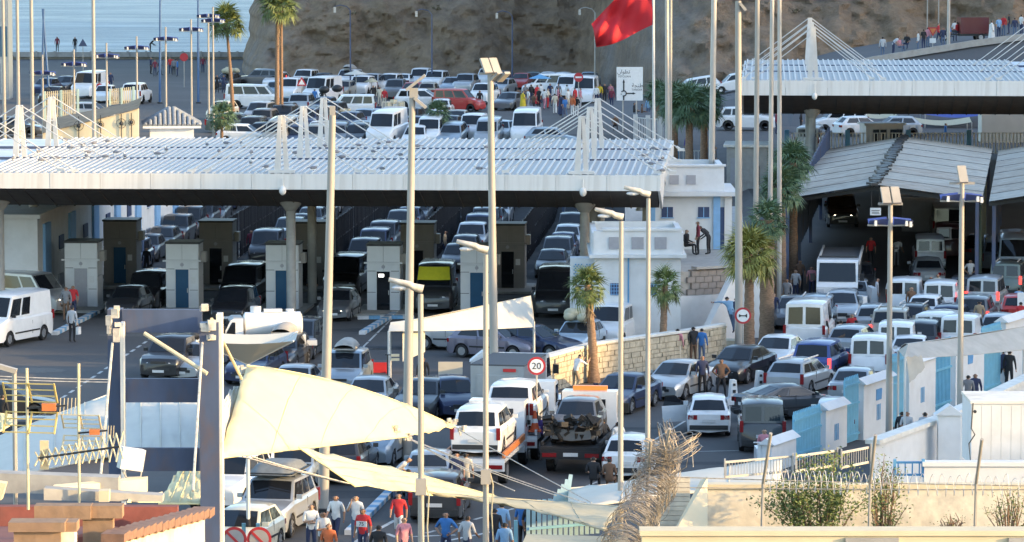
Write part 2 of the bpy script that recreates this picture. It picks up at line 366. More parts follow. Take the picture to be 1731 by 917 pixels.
mark('road_marking', [(1105, 745, 1170, 705), (1130, 765, 1260, 762)], 0.10)

# ------------------------------------------------------------------ cable-stayed canopies
LA = math.atan(0.108 / K); LU = Vector((math.cos(LA), -math.sin(LA), 0)); LW = Vector((math.sin(LA), math.cos(LA), 0))
def canopy(name, label, O, u0, u1, zt, fh, md, pys, ph, pw, nt, pa, pb):
    t = thing(name, label, 'canopy', (O.x, O.y, 0), -LA)
    # local x = along the front, local y = depth
    for j in range(nt):
        w0 = j * md; dn = fh * 1.5
        nf_ = int((u1 - u0) / 2.4); fl_ = (u1 - u0) / nf_; fb = MB(); fb.box((0, 0, 0), (fl_ - 0.014, 0.12, fh)); fme = fb.mesh('fascia_panel', M['fascia'])
        for k in range(nf_): obj('fascia_panel', fme, t, (u0 + fl_ * (k + 0.5), w0 + 0.06 + random.uniform(-0.008, 0.008), zt - fh / 2))
        b = MB()
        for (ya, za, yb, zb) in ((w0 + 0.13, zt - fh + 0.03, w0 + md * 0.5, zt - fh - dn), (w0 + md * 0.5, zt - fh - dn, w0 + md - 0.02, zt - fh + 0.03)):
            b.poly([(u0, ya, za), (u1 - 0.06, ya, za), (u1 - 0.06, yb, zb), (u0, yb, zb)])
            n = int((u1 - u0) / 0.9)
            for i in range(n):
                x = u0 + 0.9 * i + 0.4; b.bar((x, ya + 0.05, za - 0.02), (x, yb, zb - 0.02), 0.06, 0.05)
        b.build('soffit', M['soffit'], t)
        b = MB()
        for x in (u0, u1):
            s = -0.12 if x == u0 else 0.12
            b.prism([(x, w0 - 0.02, zt + 0.02), (x, w0 + md - 0.16, zt + 0.1), (x, w0 + md - 0.2, zt - fh * 0.55), (x, w0 + md * 0.5, zt - fh - dn - 0.05), (x, w0 - 0.02, zt - fh)], (s, 0, 0))
        b.build('end_plate', M['fascia'], t)
        b = MB(); b.box(((u0 + u1) / 2, w0 + md - 0.2, zt + 0.01), (u1 - u0, 0.4, 0.03)); b.build('gutter', M['soffit'], t)
        if j: b = MB(); b.box(((u0 + u1) / 2, w0 - 0.06, zt + 0.12), (u1 - u0, 0.05, 0.17)); b.build('tier_shade_line', M['steelblue'], t)  # dark strip added in place of the shadow line between roof tiers
        b = MB(); b.box(((u0 + u1) / 2, w0 + md / 2, zt - 0.04), (u1 - u0, md - 0.3, 0.03)); b.build('deck', M['roofwhite'], t)
    # roof panels, each a tray with one raised seam
    b = MB(); b.box((0, 0, 0), (pw * 0.985, md - 0.5, 0.03)); b.box((-pw * 0.38, 0, 0.045), (pw * 0.25, md - 0.36, 0.07), mi=1)
    
    pm = b.mesh('roof_panel', [mat('roof_tray', (0.41, 0.41, 0.41), 0.5, var=0.05, scale=2, dirt=(0.36, 0.36, 0.34), dirt_amt=0.6, dirt_scale=0.55), mat('roof_seam', (0.60, 0.59, 0.57), 0.5, var=0.03)])
    for j in range(nt):
        n = int((pb - pa) / pw)
        for i in range(n):
            o = obj('roof_panel', pm, t, (pa + pw * (i + 0.5) + 0.05, j * md + md / 2, zt + 0.055 + random.uniform(-0.006, 0.006)))
            o.rotation_euler = (R(1.0 + random.uniform(-0.15, 0.15)), 0, 0)
        for (q0, q1) in ((u0, pa), (pb, u1)):
            if q1 - q0 > 1: b = MB(); b.box(((q0 + q1) / 2, j * md + md / 2, zt + 0.05), (q1 - q0, md - 0.22, 0.04)); b.build('roof_sheet', M['roofwhite'], t)
    for j in range(nt):
        for pu in pys:
            y0 = j * md + 0.35
            b = MB()
            for sx, wd, dx in ((-1, 0.30, 0.20), (1, 0.24, 0.22)):
                b.prism([(pu + sx * dx - wd / 2, y0 + 0.1 * sx, zt), (pu + sx * dx + wd / 2, y0 + 0.1 * sx, zt), (pu + sx * 0.07 + 0.07, y0 + 0.1 * sx, zt + ph), (pu + sx * 0.07 - 0.07, y0 + 0.1 * sx, zt + ph)], (0, 0.22, 0))
            b.box((pu, y0 + 0.1, zt + 0.10), (1.2, 0.5, 0.14)); b.box((pu, y0 + 0.1, zt + ph * 0.55), (0.34, 0.2, 0.06))
            b.build('pylon', M['steelwhite'], t)
            for s in (-1, 1):
                for k, (ln, hh) in enumerate(((4.3, 0.99), (3.6, 0.86))):
                    b = MB(); e = Vector((pu + s * ln, y0 + 0.05 + k * 0.25, zt + 0.12)); tp = Vector((pu + s * 0.1, y0 + 0.1 + k * 0.1, zt + ph * hh))
                    b.cyl(tp, e, 0.03, n=6); b.cyl(e + (tp - e) * 0.06, e, 0.07, n=6); b.box(e, (0.35, 0.14, 0.14))
                    b.build('stay', M['steelwhite'], t)
            Pw = O + LU * pu + LW * (y0 + md * 0.4); g = gz(Pw.x, Pw.y)
            b = MB(); b.cyl((pu, y0 + md * 0.4, g - 0.2), (pu, y0 + md * 0.4, zt - fh - fh * 1.1), 0.23, n=14); b.cyl((pu, y0 + md * 0.4, zt - fh - fh * 1.75), (pu, y0 + md * 0.4, zt - fh - fh * 1.0), 0.25, 0.7, n=14, cap=False)
            b.build('column', M['concrete'], t, angle=40)
            if j == 0:
                b = MB(); b.ico((pu + 0.1, 0 - 0.12, zt - fh - 0.05), 0.17, (1, 1, 1.3)); b.cyl((pu + 0.1, -0.1, zt - fh), (pu + 0.1, -0.06, zt - 0.2), 0.03, n=6); b.build('camera_dome', M['fascia'], t, angle=60)
    return t
O1 = atY(1112, 300, 110.9); O1.z = 0
PU1 = []
for px in (-29, 478, 985):
    P = atY(px, 288, 112.0); d = P - O1; PU1.append(d.x * LU.x + d.y * LU.y)
canopy('border_canopy', 'long white ribbed border canopy with paired masts and gulls on its roof', O1, -36.0, 0.0, 7.38, 0.74, 5.3 * K, PU1, 2.75, 0.335, 3, -32.2, 0.0)
O2 = atY(1257, 135, 145.6); O2.z = 0
P = atY(1375, 135, 144.5); d = P - O2; PU2 = [d.x * LU.x + d.y * LU.y]; PU2.append(PU2[0] + 15.0)
canopy('ribbed_canopy', 'higher white ribbed canopy with one cable mast at upper right', O2, 0.0, 31.0, 9.35, 0.92, 5.9 * K, PU2, 3.3, 0.345, 3, 0.0, 18.0)
# ------------------------------------------------------------------ booths, lanes, barriers under the long canopy
def frame2(o, rz): return lambda x, y, z=0: (o.x + x * math.cos(rz) - y * math.sin(rz), o.y + x * math.sin(rz) + y * math.cos(rz), o.z + z)
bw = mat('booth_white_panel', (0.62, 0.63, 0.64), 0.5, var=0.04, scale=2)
bg = mat('booth_shaded_panel', (0.22, 0.205, 0.195), 0.55, var=0.06, scale=2)  # second-row copy of the panel, canopy shade put into its grey
def booth(px, Y, m, label, glass, lit=False, w=1.62, h=3.3):
    P = atY(px, 500, Y); t = thing('control_booth', label, 'booth', (P.x, P.y, 0), -LA, 'passport booths under the long canopy')
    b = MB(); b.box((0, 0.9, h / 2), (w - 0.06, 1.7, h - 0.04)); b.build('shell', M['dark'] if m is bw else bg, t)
    rows = [(0.02, 1.0), (1.03, 2.05), (2.08, 2.42), (2.52, h)]
    for z0, z1 in rows:
        for sx in (-1, 1):
            b = MB()
            if z1 < 2.2: b.box((sx * (w / 2 - 0.24), 0.02, (z0 + z1) / 2), (0.46, 0.05, z1 - z0))
            else: b.box((sx * w / 4, 0.02, (z0 + z1) / 2), (w / 2 - 0.015, 0.05, z1 - z0))
            b.build('cladding_panel', m, t)
    for z0, z1 in ((0.02, 1.63), (1.66, h)):
        b = MB(); b.box((w / 2 - 0.01, 0.9, (z0 + z1) / 2), (0.05, 1.68, z1 - z0)); b.build('cladding_panel', m, t)
    b = MB(); b.box((0, -0.02, 2.47), (w + 0.28, 0.10, 0.08)); b.build('band', m, t)
    d = MB(); d.box((0, 0.025, 1.03), (0.66, 0.05, 2.02)); do = d.build('door', glass, t)
    d = MB(); d.box((-0.35, 0, 1.03), (0.05, 0.07, 2.06)); d.box((0.35, 0, 1.03), (0.05, 0.07, 2.06)); d.box((0, 0, 2.07), (0.75, 0.07, 0.05)); d.build('door_frame', m, do)
    d = MB(); d.cyl((0, -0.03, 2.28), (0, 0.0, 2.28), 0.09, n=12); d.build('emblem', M['reflect'], t)
    d = MB(); d.box((0.27, -0.02, 1.0), (0.04, 0.05, 0.22)); d.build('handle', M['rim'], do)
    d = MB(); d.box((0.54, -0.02, 1.5), (0.24, 0.02, 0.32)); d.build('notice', M['plate'], t)
    d = MB(); d.box((w / 2 + 0.14, 1.1, 2.6), (0.24, 0.7, 0.5)); d.build('air_conditioner', M['polewhite'], t)
    d = MB(); d.box((0, 0.9, h + 0.05), (w + 0.1, 1.85, 0.1)); d.build('roof', M['dark'], t)
    d = MB(); d.box((0, 0.5, 0.07), (w + 0.9, 5.0, 0.14)); d.build('plinth', M['concrete'], t)
    if lit:
        d = MB(); d.box((-0.1, -0.03, 1.85), (0.26, 0.03, 0.14)); d.build('screen', mat('lit_screen', (0.9, 0.9, 0.9), var=0, emit=(1, 0.98, 0.9), estr=1.5), do)
YB = 117.2
for i, (px, lab, lit) in enumerate(((137, 'white clad booth beside the grey minibus, leftmost of the front row', 0), (308, 'white clad booth with dark blue door, second in the front row', 0), (477, 'white clad booth behind the white tank lorry', 0), (648, 'white clad booth with a lit screen in its door', 1), (806, 'white clad booth behind the mid-ground lamp pole, with narrow blue door', 0))):
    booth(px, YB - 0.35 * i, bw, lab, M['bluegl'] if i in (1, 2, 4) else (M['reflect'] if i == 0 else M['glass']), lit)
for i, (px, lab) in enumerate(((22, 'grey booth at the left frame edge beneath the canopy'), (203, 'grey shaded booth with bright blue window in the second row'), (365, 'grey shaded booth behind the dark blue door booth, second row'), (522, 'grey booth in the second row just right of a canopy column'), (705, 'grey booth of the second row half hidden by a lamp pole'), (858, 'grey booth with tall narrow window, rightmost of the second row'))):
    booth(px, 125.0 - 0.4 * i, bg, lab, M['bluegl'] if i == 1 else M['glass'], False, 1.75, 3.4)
# lane railings and striped kerbs
LINES = [(-2, 392, 480), (1, 626, 404), (2, 771, 402), (3, 916, 407)]
rail = mat('black_railing', (0.014, 0.015, 0.02), 0.5, var=0.1)
kb = mat('kerb_blue', (0.16, 0.34, 0.52), 0.7, var=0.15); kw = mat('kerb_white', (0.6, 0.6, 0.6), 0.7, var=0.1)
RN = ['railing along the leftmost visible lane beside the white building', 'railing along the lane behind the second booth', 'railing along the lane behind the lit-screen booth', 'railing along the lane in the middle of the canopy', 'railing along the lane nearest the white customs building']
for i, (px, py) in enumerate(((262, 404), (455, 404), (626, 404), (771, 402), (916, 407))):
    P = at(px, py)
    A = P - LW * (P.y - 127 * K); Bq = P + LW * (157 * K - P.y)
    b = MB(); n = 190
    for k in range(n):
        q = A.lerp(Bq, (k + 0.5) / n); z = gz(q.x, q.y); lean = random.uniform(-0.05, 0.05)
        b.box((q.x + lean, q.y, z + 1.4), (0.075, 0.075, 2.6))
    for zz in (0.5, 1.5, 2.65):
        for k in range(10):
            q = A.lerp(Bq, k / 10); r = A.lerp(Bq, (k + 1) / 10); b.bar((q.x, q.y, gz(q.x, q.y) + zz), (r.x, r.y, gz(r.x, r.y) + zz), 0.06)
    t = thing('lane_railing', 'tall black ' + RN[i], 'railing', (0, 0, 0), 0, 'black lane railings'); b.build('bars', rail, t)
    b = MB()
    for k in range(48):
        q = A.lerp(Bq, k / 48); r = A.lerp(Bq, (k + 0.97) / 48); b.bar((q.x - 0.25, q.y, gz(q.x, q.y) + 0.1), (r.x - 0.25, r.y, gz(r.x, r.y) + 0.1), 0.28, 0.22, mi=k % 2)
        b.bar((q.x - 0.3, q.y, gz(q.x, q.y) + 0.55), (r.x - 0.3, r.y, gz(r.x, r.y) + 0.55), 0.05, 0.3, mi=0)
    o = b.build('guard_rail', [mat('guard_rail_grey', (0.42, 0.46, 0.5), 0.5, var=0.1), kw], t)
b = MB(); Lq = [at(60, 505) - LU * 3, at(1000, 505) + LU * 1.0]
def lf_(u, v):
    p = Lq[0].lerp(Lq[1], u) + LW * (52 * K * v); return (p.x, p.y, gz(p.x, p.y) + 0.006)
b.grid(lf_, 12, 36); struct(b.build('lane_shade_sheet', mat('shade_dark_asphalt', (0.03, 0.031, 0.034), 0.85, var=0.2, scale=4, dirt=(0.06, 0.058, 0.056), dirt_amt=0.7, dirt_scale=0.3)))  # dark sheet over the lanes, canopy shade put into its colour
# striped islands in front of the booths
def island(pxs, label):
    A = at(*pxs[0]); B = at(*pxs[1]); t = thing('striped_kerb', label, 'kerb', (0, 0, 0), 0, 'blue and white kerbs of the booth islands')
    n = max(3, int((B - A).length / 0.55))
    b0 = MB(); b0.box((0, 0, 0.08), ((B - A).length / n * 0.97, 0.3, 0.17)); me = b0.mesh('kerb_stone', kb)
    an = math.atan2(B.y - A.y, B.x - A.x)
    for k in range(n):
        q = A.lerp(B, (k + 0.5) / n); o = obj('kerb_stone', me, t, (q.x, q.y, 0), an); omat(o, kb if k % 2 else kw)
island([(92, 567), (160, 532)], 'blue and white striped kerb behind the white crew van')
island([(345, 560), (470, 542)], 'striped kerb behind the tank lorry')
island([(612, 566), (668, 532)], 'striped kerb in front of the lit-screen booth')
island([(604, 540), (700, 539)], 'blue kerb across the foot of the lit-screen booth')
island([(590, 905), (665, 830)], 'blue and white kerb beside the man in the red polo')
island([(665, 830), (800, 760)], 'continuing striped kerb under the second sail')

# white and blue service building along the left lane
P0 = at(75, 520); t = thing('service_building', 'long white service building with blue pilasters seen under the canopy', 'building', (P0.x, P0.y, 0), -LA)
b = MB(); b.box((-3.0, 18 * K, 2.3), (6.0, 38 * K, 4.6)); b.build('wall', M['white'], t)
b = MB(); b.box((-3.0, 18 * K, 4.7), (6.4, 38.4 * K, 0.2)); b.build('roof', M['white'], t)
for k in range(9):
    b = MB(); b.box((0.06, 0.6 + k * 4.3 * K, 2.1), (0.14, 1.7, 4.2)); b.build('pilaster', M['lightblue'], t)
    w = MB(); w.box((0.03, 5.0 + k * 4.3 * K, 2.9), (0.08, 1.3, 0.7)); wo_ = w.build('window', M['bluedk'], t)
    w = MB(); w.box((0.06, 5.0 + k * 4.3 * K, 2.5), (0.16, 1.5, 0.06)); w.build('sill', M['white'], wo_)
    w = MB(); w.box((0.03, 4.8 + k * 4.3 * K, 1.0), (0.06, 1.4, 0.6)); w.build('vent', M['reflect'], t)
tag(MB.build((lambda b: (b.box((0, 0, 1.05), (1.6, 1.2, 2.1)), b.box((0.25, -0.1, 2.25), (1.9, 1.3, 0.35)), b)[-1])(MB()), 'yellow_cabinet', M['olive'], loc=at(45, 470)), 'olive yellow cabinet kiosk under the left of the canopy', 'cabinet')

# ------------------------------------------------------------------ customs buildings right of the canopy
P = at(1005, 579); W1 = 3.95
t = thing('customs_building', 'white flat-roofed customs building with three grey parapet panels', 'building', (P.x, P.y, 0), 0)
b = MB(); b.box((W1 / 2, 3.2, 2.0), (W1, 6.4, 4.0)); b.build('wall', M['white'], t)
b = MB(); b.box((W1 / 2, 3.2, 3.98), (W1 + 0.5, 6.9, 0.16)); b.build('cornice', M['white'], t)
b = MB(); b.box((W1 / 2, 0.12, 4.6), (W1 + 0.1, 0.24, 1.08)); b.box((W1 + 0.0, 3.2, 4.55), (0.24, 6.3, 0.98)); b.box((0.0, 3.2, 4.55), (0.24, 6.3, 0.98)); b.box((W1 / 2, 6.4, 4.6), (W1, 0.24, 1.0)); b.box((W1 / 2 + 0.2, 0.1, 5.2), (W1 - 0.3, 0.34, 0.12)); b.build('parapet', M['white'], t)
b = MB(); b.box((W1 / 2, 3.2, 4.12), (W1 - 0.3, 6.0, 0.06)); b.build('roof', M['concrete'], t)
for k in range(3): b = MB(); b.box((0.92 + k * 1.05, -0.02, 4.58), (0.55, 0.06, 0.55)); b.build('parapet_panel', M['reflect'], t)
for x in (0.95, 2.65):
    w = MB(); w.box((x, 0.0, 2.45), (0.46, 0.06, 0.55)); wo_ = w.build('window', M['bluedk'], t)
    w = MB()
    for k in range(4): w.box((x - 0.18 + k * 0.12, -0.05, 2.45), (0.025, 0.03, 0.58)); w.box((x, -0.05, 2.22 + k * 0.15), (0.48, 0.03, 0.025))
    w.build('grille', M['lightblue'], wo_)
b = MB(); b.cyl((1.55, -0.06, 0.2), (1.55, -0.06, 4.0), 0.04, n=6); b.build('downpipe', M['blue'], t)
b = MB(); b.box((-0.55, 1.5, 1.9), (1.1, 1.2, 3.8)); b.build('porch', M['white'], t)
for i in range(2):
    b = MB()
    for a in range(7):
        for c in range(7):
            if (a + c) % 2: b.box((-0.93 + i * 0.52 + a * 0.07, 0.87, 3.0 + c * 0.085), (0.055, 0.05, 0.07))
    b.build('lattice_panel', M['blue'], t)
b = MB(); b.box((-0.2, 0.85, 1.1), (0.42, 0.06, 2.1)); b.build('door', M['bluedk'], t)
# rear terrace and second building
TZ = 2.5
P = at(1050, 577); Q = at(1243, 565)
t = thing('terrace_wall', 'white retaining wall with a course of grey blocks on top', 'wall', (0, 0, 0))
d = (Q - P); an = math.atan2(d.y, d.x); L = d.length
b = MB(); c = (P + Q) / 2; b.box((c.x, c.y + 0.4, 0.95), (L, 0.4, 1.9), an); b.build('wall', M['white'], t)
bm_ = MB(); bm_.box((0, 0, 0), (0.44, 0.3, 0.27)); bme = bm_.mesh('block', M['blockgrey'])
for r_ in range(4):
    for k in range(7):
        q = P.lerp(Q, 0.60 + (k + (0.5 if r_ % 2 else 0)) * 0.46 / L)
        o = obj('block', bme, t, (q.x, q.y + 0.42 + random.uniform(-0.02, 0.02), 2.05 + r_ * 0.29), an)
b = MB(); q = P.lerp(Q, 0.82); b.box((q.x, q.y + 0.62, 2.5), (L * 0.45, 0.2, 1.16), an); b.build('mortar_core', M['mortar'], t)
b = MB(); b.box((q.x + 0.2, q.y + 0.45, 3.18), (L * 0.44, 0.5, 0.12), an); b.build('coping', M['concrete'], t)
b = MB(); b.prism([(P.x + 0.6, P.y + 0.7, 0), (Q.x + 0.6, Q.y + 0.8, 0), (Q.x + 2.6, Q.y + 24 * K, 0), (P.x + 3, P.y + 24 * K, 0)], (0, 0, 3.02))
struct(b.build('terrace', M['concrete']))
P = atY(1092, 450, 117.0); s = FPX / 118.0
t = thing('office_building', 'white office with pale blue pilasters and two small dark windows', 'building', (P.x, P.y, 3.02), 0)
W2 = 4.25
b = MB(); b.box((W2 / 2, 3, 1.35), (W2, 6, 2.7)); b.build('wall', M['white'], t)
for x in (0.28, W2 - 0.75, W2 - 0.2):
    b = MB(); b.box((x, -0.05, 1.32), (0.34, 0.14, 2.62)); b.build('pilaster', M['lightblue'] if x != W2 - 0.2 else M['white'], t)
b = MB(); b.box((W2 / 2, 2.8, 2.78), (W2 + 0.5, 6.6, 0.22)); b.build('cornice', M['white'], t)
b = MB(); b.box((W2 / 2 - 0.15, 0.3, 3.5), (W2 - 0.5, 0.25, 1.25)); b.box((W2 / 2 - 0.15, 5.6, 3.5), (W2 - 0.5, 0.25, 1.25)); b.box((W2 - 0.5, 3, 3.5), (0.25, 5.4, 1.25)); b.box((0.2, 3, 3.5), (0.25, 5.4, 1.25)); b.box((W2 / 2 - 0.15, 0.25, 4.16), (W2 - 0.3, 0.4, 0.1)); b.build('parapet', M['white'], t)
b = MB(); b.box((W2 / 2 - 0.15, 3, 2.95), (W2 - 0.8, 5, 0.1)); b.build('roof', M['concrete'], t)
for k in range(3): b = MB(); b.box((0.55 + k * 0.84, 0.15, 3.45), (0.46, 0.06, 0.46)); b.build('parapet_panel', M['reflect'], t)
for x in (1.05, 2.85):
    w = MB(); w.box((x, 0, 1.85), (0.56, 0.06, 0.52)); wo_ = w.build('window', M['bluedk'], t)
    w = MB(); w.box((x, -0.03, 1.85), (0.04, 0.05, 0.5)); w.box((x, -0.02, 1.57), (0.66, 0.12, 0.05)); w.build('window_frame', M['lightblue'], wo_)
b = MB(); b.box((W2 - 0.48, -0.02, 1.05), (0.3, 0.05, 2.1)); b.build('door', M['bluedk'], t)
# pale sloping stair wall by the big palm
b = MB(); A = at(1196, 578); b.prism([(A.x, A.y, 0), (A.x, A.y, 0.55), (A.x + 1.25, A.y + 1.2, 2.9), (A.x + 1.6, A.y + 1.5, 2.9), (A.x + 1.6, A.y + 1.5, 0)], (-0.25, 0.3, 0))
b.box((A.x + 2.3, A.y + 1.9, 1.45), (1.5, 0.3, 2.9))
tag(b.build('stair_wall', M['white']), 'bright white sloping stair wall beside the tall palms', 'wall')
# grey flat-roofed block between the poles on the upper level
P = atY(1228, 330, 150); t = thing('grey_outbuilding', 'small grey flat-roofed outbuilding on the bank between lamp poles', 'building', (P.x, P.y, 0.4), -0.08)
b = MB(); b.box((1.3, 2, 2.2), (2.6, 4, 4.4)); b.build('wall', M['concrete'], t); b = MB(); b.box((1.3, 2, 4.48), (3.0, 4.4, 0.16)); b.build('roof', M['white_old'], t)
b = MB(); b.box((1.9, -0.02, 2.6), (0.35, 0.06, 1.2)); b.build('window', M['dark'], t); b = MB(); b.box((0.5, -0.02, 2.9), (0.5, 0.06, 1.6)); b.build('shutter', M['reflect'], t)
# white wall at the far side of the canopy's right end, with bell lamp
P = at(1075, 440)
b = MB(); b.box((P.x + 0.6, P.y + 1, 2.0), (2.4, 0.3, 4.0)); tag(b.build('boundary_wall', M['white'], None), 'plain white wall behind the bell lamp at the canopy end', 'wall')

# ------------------------------------------------------------------ limestone wall
WP = [at(926, 664), at(1006, 641), at(1090, 628), at(1160, 618), at(1226, 606)]
t = thing('limestone_wall', 'curving pale limestone wall, its near end sunlit', 'wall', (0, 0, 0))
core = MB(); st_ = MB(); cop = MB(); rnd = random.Random(3)
for A, B in zip(WP, WP[1:]):
    d = B - A; L = d.length; an = math.atan2(d.y, d.x); n = Vector((math.sin(an), -math.cos(an), 0)); H = 1.45
    c = (A + B) / 2; core.box((c.x - n.x * 0.15, c.y - n.y * 0.15, H / 2), (L, 0.3, H), an)
    cop.box((c.x - n.x * 0.12, c.y - n.y * 0.12, H + 0.05), (L + 0.02, 0.42, 0.1), an)
    z = 0.0
    while z < H - 0.06:
        h = rnd.uniform(0.17, 0.27); h = min(h, H - z); x = -rnd.random() * 0.2
        while x < L:
            w = rnd.uniform(0.2, 0.48); x0 = max(0, x); x1 = min(L, x + w)
            if x1 - x0 > 0.08:
                m = A + d.normalized() * ((x0 + x1) / 2) + n * rnd.uniform(0.0, 0.05)
                st_.box((m.x, m.y, z + h / 2), (x1 - x0 - 0.022, 0.1, h - 0.022), an + rnd.uniform(-.03, .03))
            x += w
        z += h
core.build('core', M['mortar'], t); struct(st_.build('stones', M['stone'], t), 'stuff'); cop.build('coping', M['white_old'], t)

# ------------------------------------------------------------------ gabled inspection sheds
def shed(label, fl, fr, frr, bl, br_, back, z0, cols):
    t = thing('inspection_shed', label, 'shed', (0, 0, 0), 0)
    FL, FR_, FRR, BL, BR_, BRR = fl, fr, frr, bl, br_, back
    n = 8; rnd = random.Random(5)
    for (E0, E1, G0, G1) in ((FL, BL, FR_, BR_), (FRR, BRR, FR_, BR_)):
        for k in range(n):
            b = MB(); t0 = k / n - 0.006; t1 = (k + 1) / n + 0.008
            def fn(u, v):
                p = E0.lerp(E1, t0 + (t1 - t0) * v).lerp(G0.lerp(G1, t0 + (t1 - t0) * v), u * 0.975)
                return (p.x, p.y, p.z + 0.055 * (1 - v) + 0.03 * math.sin(v * math.pi * 2 * 7))
            b.grid(fn, 2, 30)
            b.build('roof_sheet', M['shedroof'] if rnd.random() < 0.65 else M['shedroof2'], t)
    for k in range(60):
        b = MB(); p = FR_.lerp(BR_, k / 59); b.box((p.x + rnd.uniform(-.12, .12), p.y, p.z + 0.06), (rnd.uniform(.3, .5), 0.85, rnd.uniform(0.1, 0.22)), rnd.uniform(-.3, .3)); b.build('ridge_tile', M['dark'], t)
    for k in range(5):
        for (E0, E1) in ((FL, BL), (FRR, BRR)):
            b = MB(); p = E0.lerp(E1, k / 4 * 0.96 + 0.01); q = FR_.lerp(BR_, k / 4 * 0.96 + 0.01)
            b.bar(p + Vector((0, 0, -0.15)), q + Vector((0, 0, -0.2)), 0.12, 0.2); b.build('rafter', M['dark'], t)
    for k in range(5):
        for (E0, E1, sx) in ((FL, BL, 0.25), (FRR, BRR, -0.25)):
            p = E0.lerp(E1, k / 4 * 0.96 + 0.01); g = gz(p.x, p.y)
            b = MB(); b.box((p.x + sx, p.y, (p.z - 0.1 + g) / 2), (0.18, 0.18, p.z - 0.1 - g)); b.build('post', M['steelblue'], t)
    return t
sd_ = 122.0
FLq, FRq, FRRq = atY(1322, 338, sd_), atY(1478, 313, sd_ - 0.9), atY(1660, 338, sd_ - 1.7)
SHA = math.atan(math.tan(R(12.6)) / K); dv = Vector((math.sin(SHA), math.cos(SHA), 0)) * 26 * K
S1 = shed('grey corrugated gabled inspection shed with dark ridge, over two car lanes', FLq, FRq, FRRq, FLq + dv, FRq + dv, FRRq + dv, 0, 5)
off = Vector((atY(1672, 336, sd_ - 1.8) - FLq)); off.z = 0.1
shed('second corrugated shed cut off by the right frame edge', FLq + off, FRq + off, FRRq + off, FLq + off + dv, FRq + off + dv, FRRq + off + dv, 0, 5)
# dark corrugated side screens and inner clutter
b = MB()
for k in range(60):
    p = FLq.lerp(FLq + dv, 0.05 + k / 62); b.box((p.x + 0.1, p.y, 2.6 + gz(p.x, p.y)), (0.06 if k % 2 else 0.1, 0.74, 3.4))
tag(b.build('side_screen', M['steelblue']), 'blue-grey corrugated screen along the shed beside the palms', 'screen')
b = MB(); p = FRRq.lerp(FRRq + dv, 0.35); b.box((p.x - 0.15, p.y, 2.6), (0.1, 20, 3.6), -SHA); tag(b.build('side_screen', M['green']), 'dark green screen on the far side of the right lane of the shed', 'screen')
q = FRq + dv * 0.55; b = MB()
for k in range(9): b.box((q.x + 2.4, q.y + 2.0, 3.0 + k * 0.2), (3.6, 0.1, 0.12), -0.1)
b.box((q.x + 2.4, q.y + 2.2, 2.2), (3.2, 0.15, 1.9), -0.1); tag(b.build('louvre_screen', M['reflect']), 'grey louvred screen deep inside the right lane of the shed', 'screen')
t = thing('information_board', 'small white notice board hanging at the shed front', 'sign', atY(1480, 358, 121.2)); b = MB(); b.box((0, 0, 0), (0.56, 0.05, 0.38)); b.build('board', M['signwhite'], t)
b = MB(); b.cyl((-0.2, 0, 0.18), (-0.2, 0.1, 1.3), 0.02, n=5); b.cyl((0.2, 0, 0.18), (0.2, 0.1, 1.3), 0.02, n=5); b.build('hanger', M['dark'], t)
b = MB(); b.box((0, -0.03, 0.06), (0.42, 0.01, 0.03)); b.box((0, -0.03, -0.03), (0.36, 0.01, 0.03)); b.box((0, -0.03, -0.1), (0.4, 0.01, 0.02)); b.build('lettering', M['signblack'], t)

# ------------------------------------------------------------------ railings of the upper level
def railing(name, label, A, B, h, col, postcol, pitch=0.22, post_every=3.0, bw_=0.045, pw_=0.32):
    t = thing(name, label, 'railing', (0, 0, 0)); d = B - A; L = d.length; n = int(L / pitch); b = MB()
    for k in range(n): p = A.lerp(B, (k + .5) / n); b.box((p.x, p.y, p.z + h / 2 + 0.08), (bw_, bw_, h - 0.1))
    for zz in (0.15, h): b.bar(A + Vector((0, 0, zz)), B + Vector((0, 0, zz)), 0.05, 0.06)
    b.build('bars', col, t); m = max(1, int(L / post_every))
    for k in range(m + 1):
        p = A.lerp(B, k / m); b = MB(); b.box((p.x, p.y - 0.06, p.z + h / 2 + 0.1), (pw_, 0.12, h + 0.25 if pw_ > 0.1 else h)); b.build('post', postcol, t)
    return t
Yf = 160.0
A = atY(1330, 255, Yf); B = atY(1740, 251, Yf); A.z = B.z = gz(20, Yf * K) + 0.25
railing('upper_railing', 'white bar railing with blue posts behind the shed roofs', A, B, 1.5, M['fascia'], M['blue'], 0.24, 3.4, 0.085)
A = atY(1120, 242, 158); B = atY(1190, 242, 158); A.z = B.z = gz(10, 158 * K) + 0.5
railing('blue_railing', 'short blue and white railing behind the fan palm cluster', A, B, 1.5, M['steelwhite'], M['blue'], 0.25, 0.9)
A = ground(1080, 262); A = Vector((A.x, 168 * K, 3.5)); B = A + Vector((2.5, -4, 0))
railing('white_gate', 'white metal gate behind the right mast of the long canopy', A, B, 1.6, M['steelwhite'], M['steelwhite'], 0.2, 1.3)
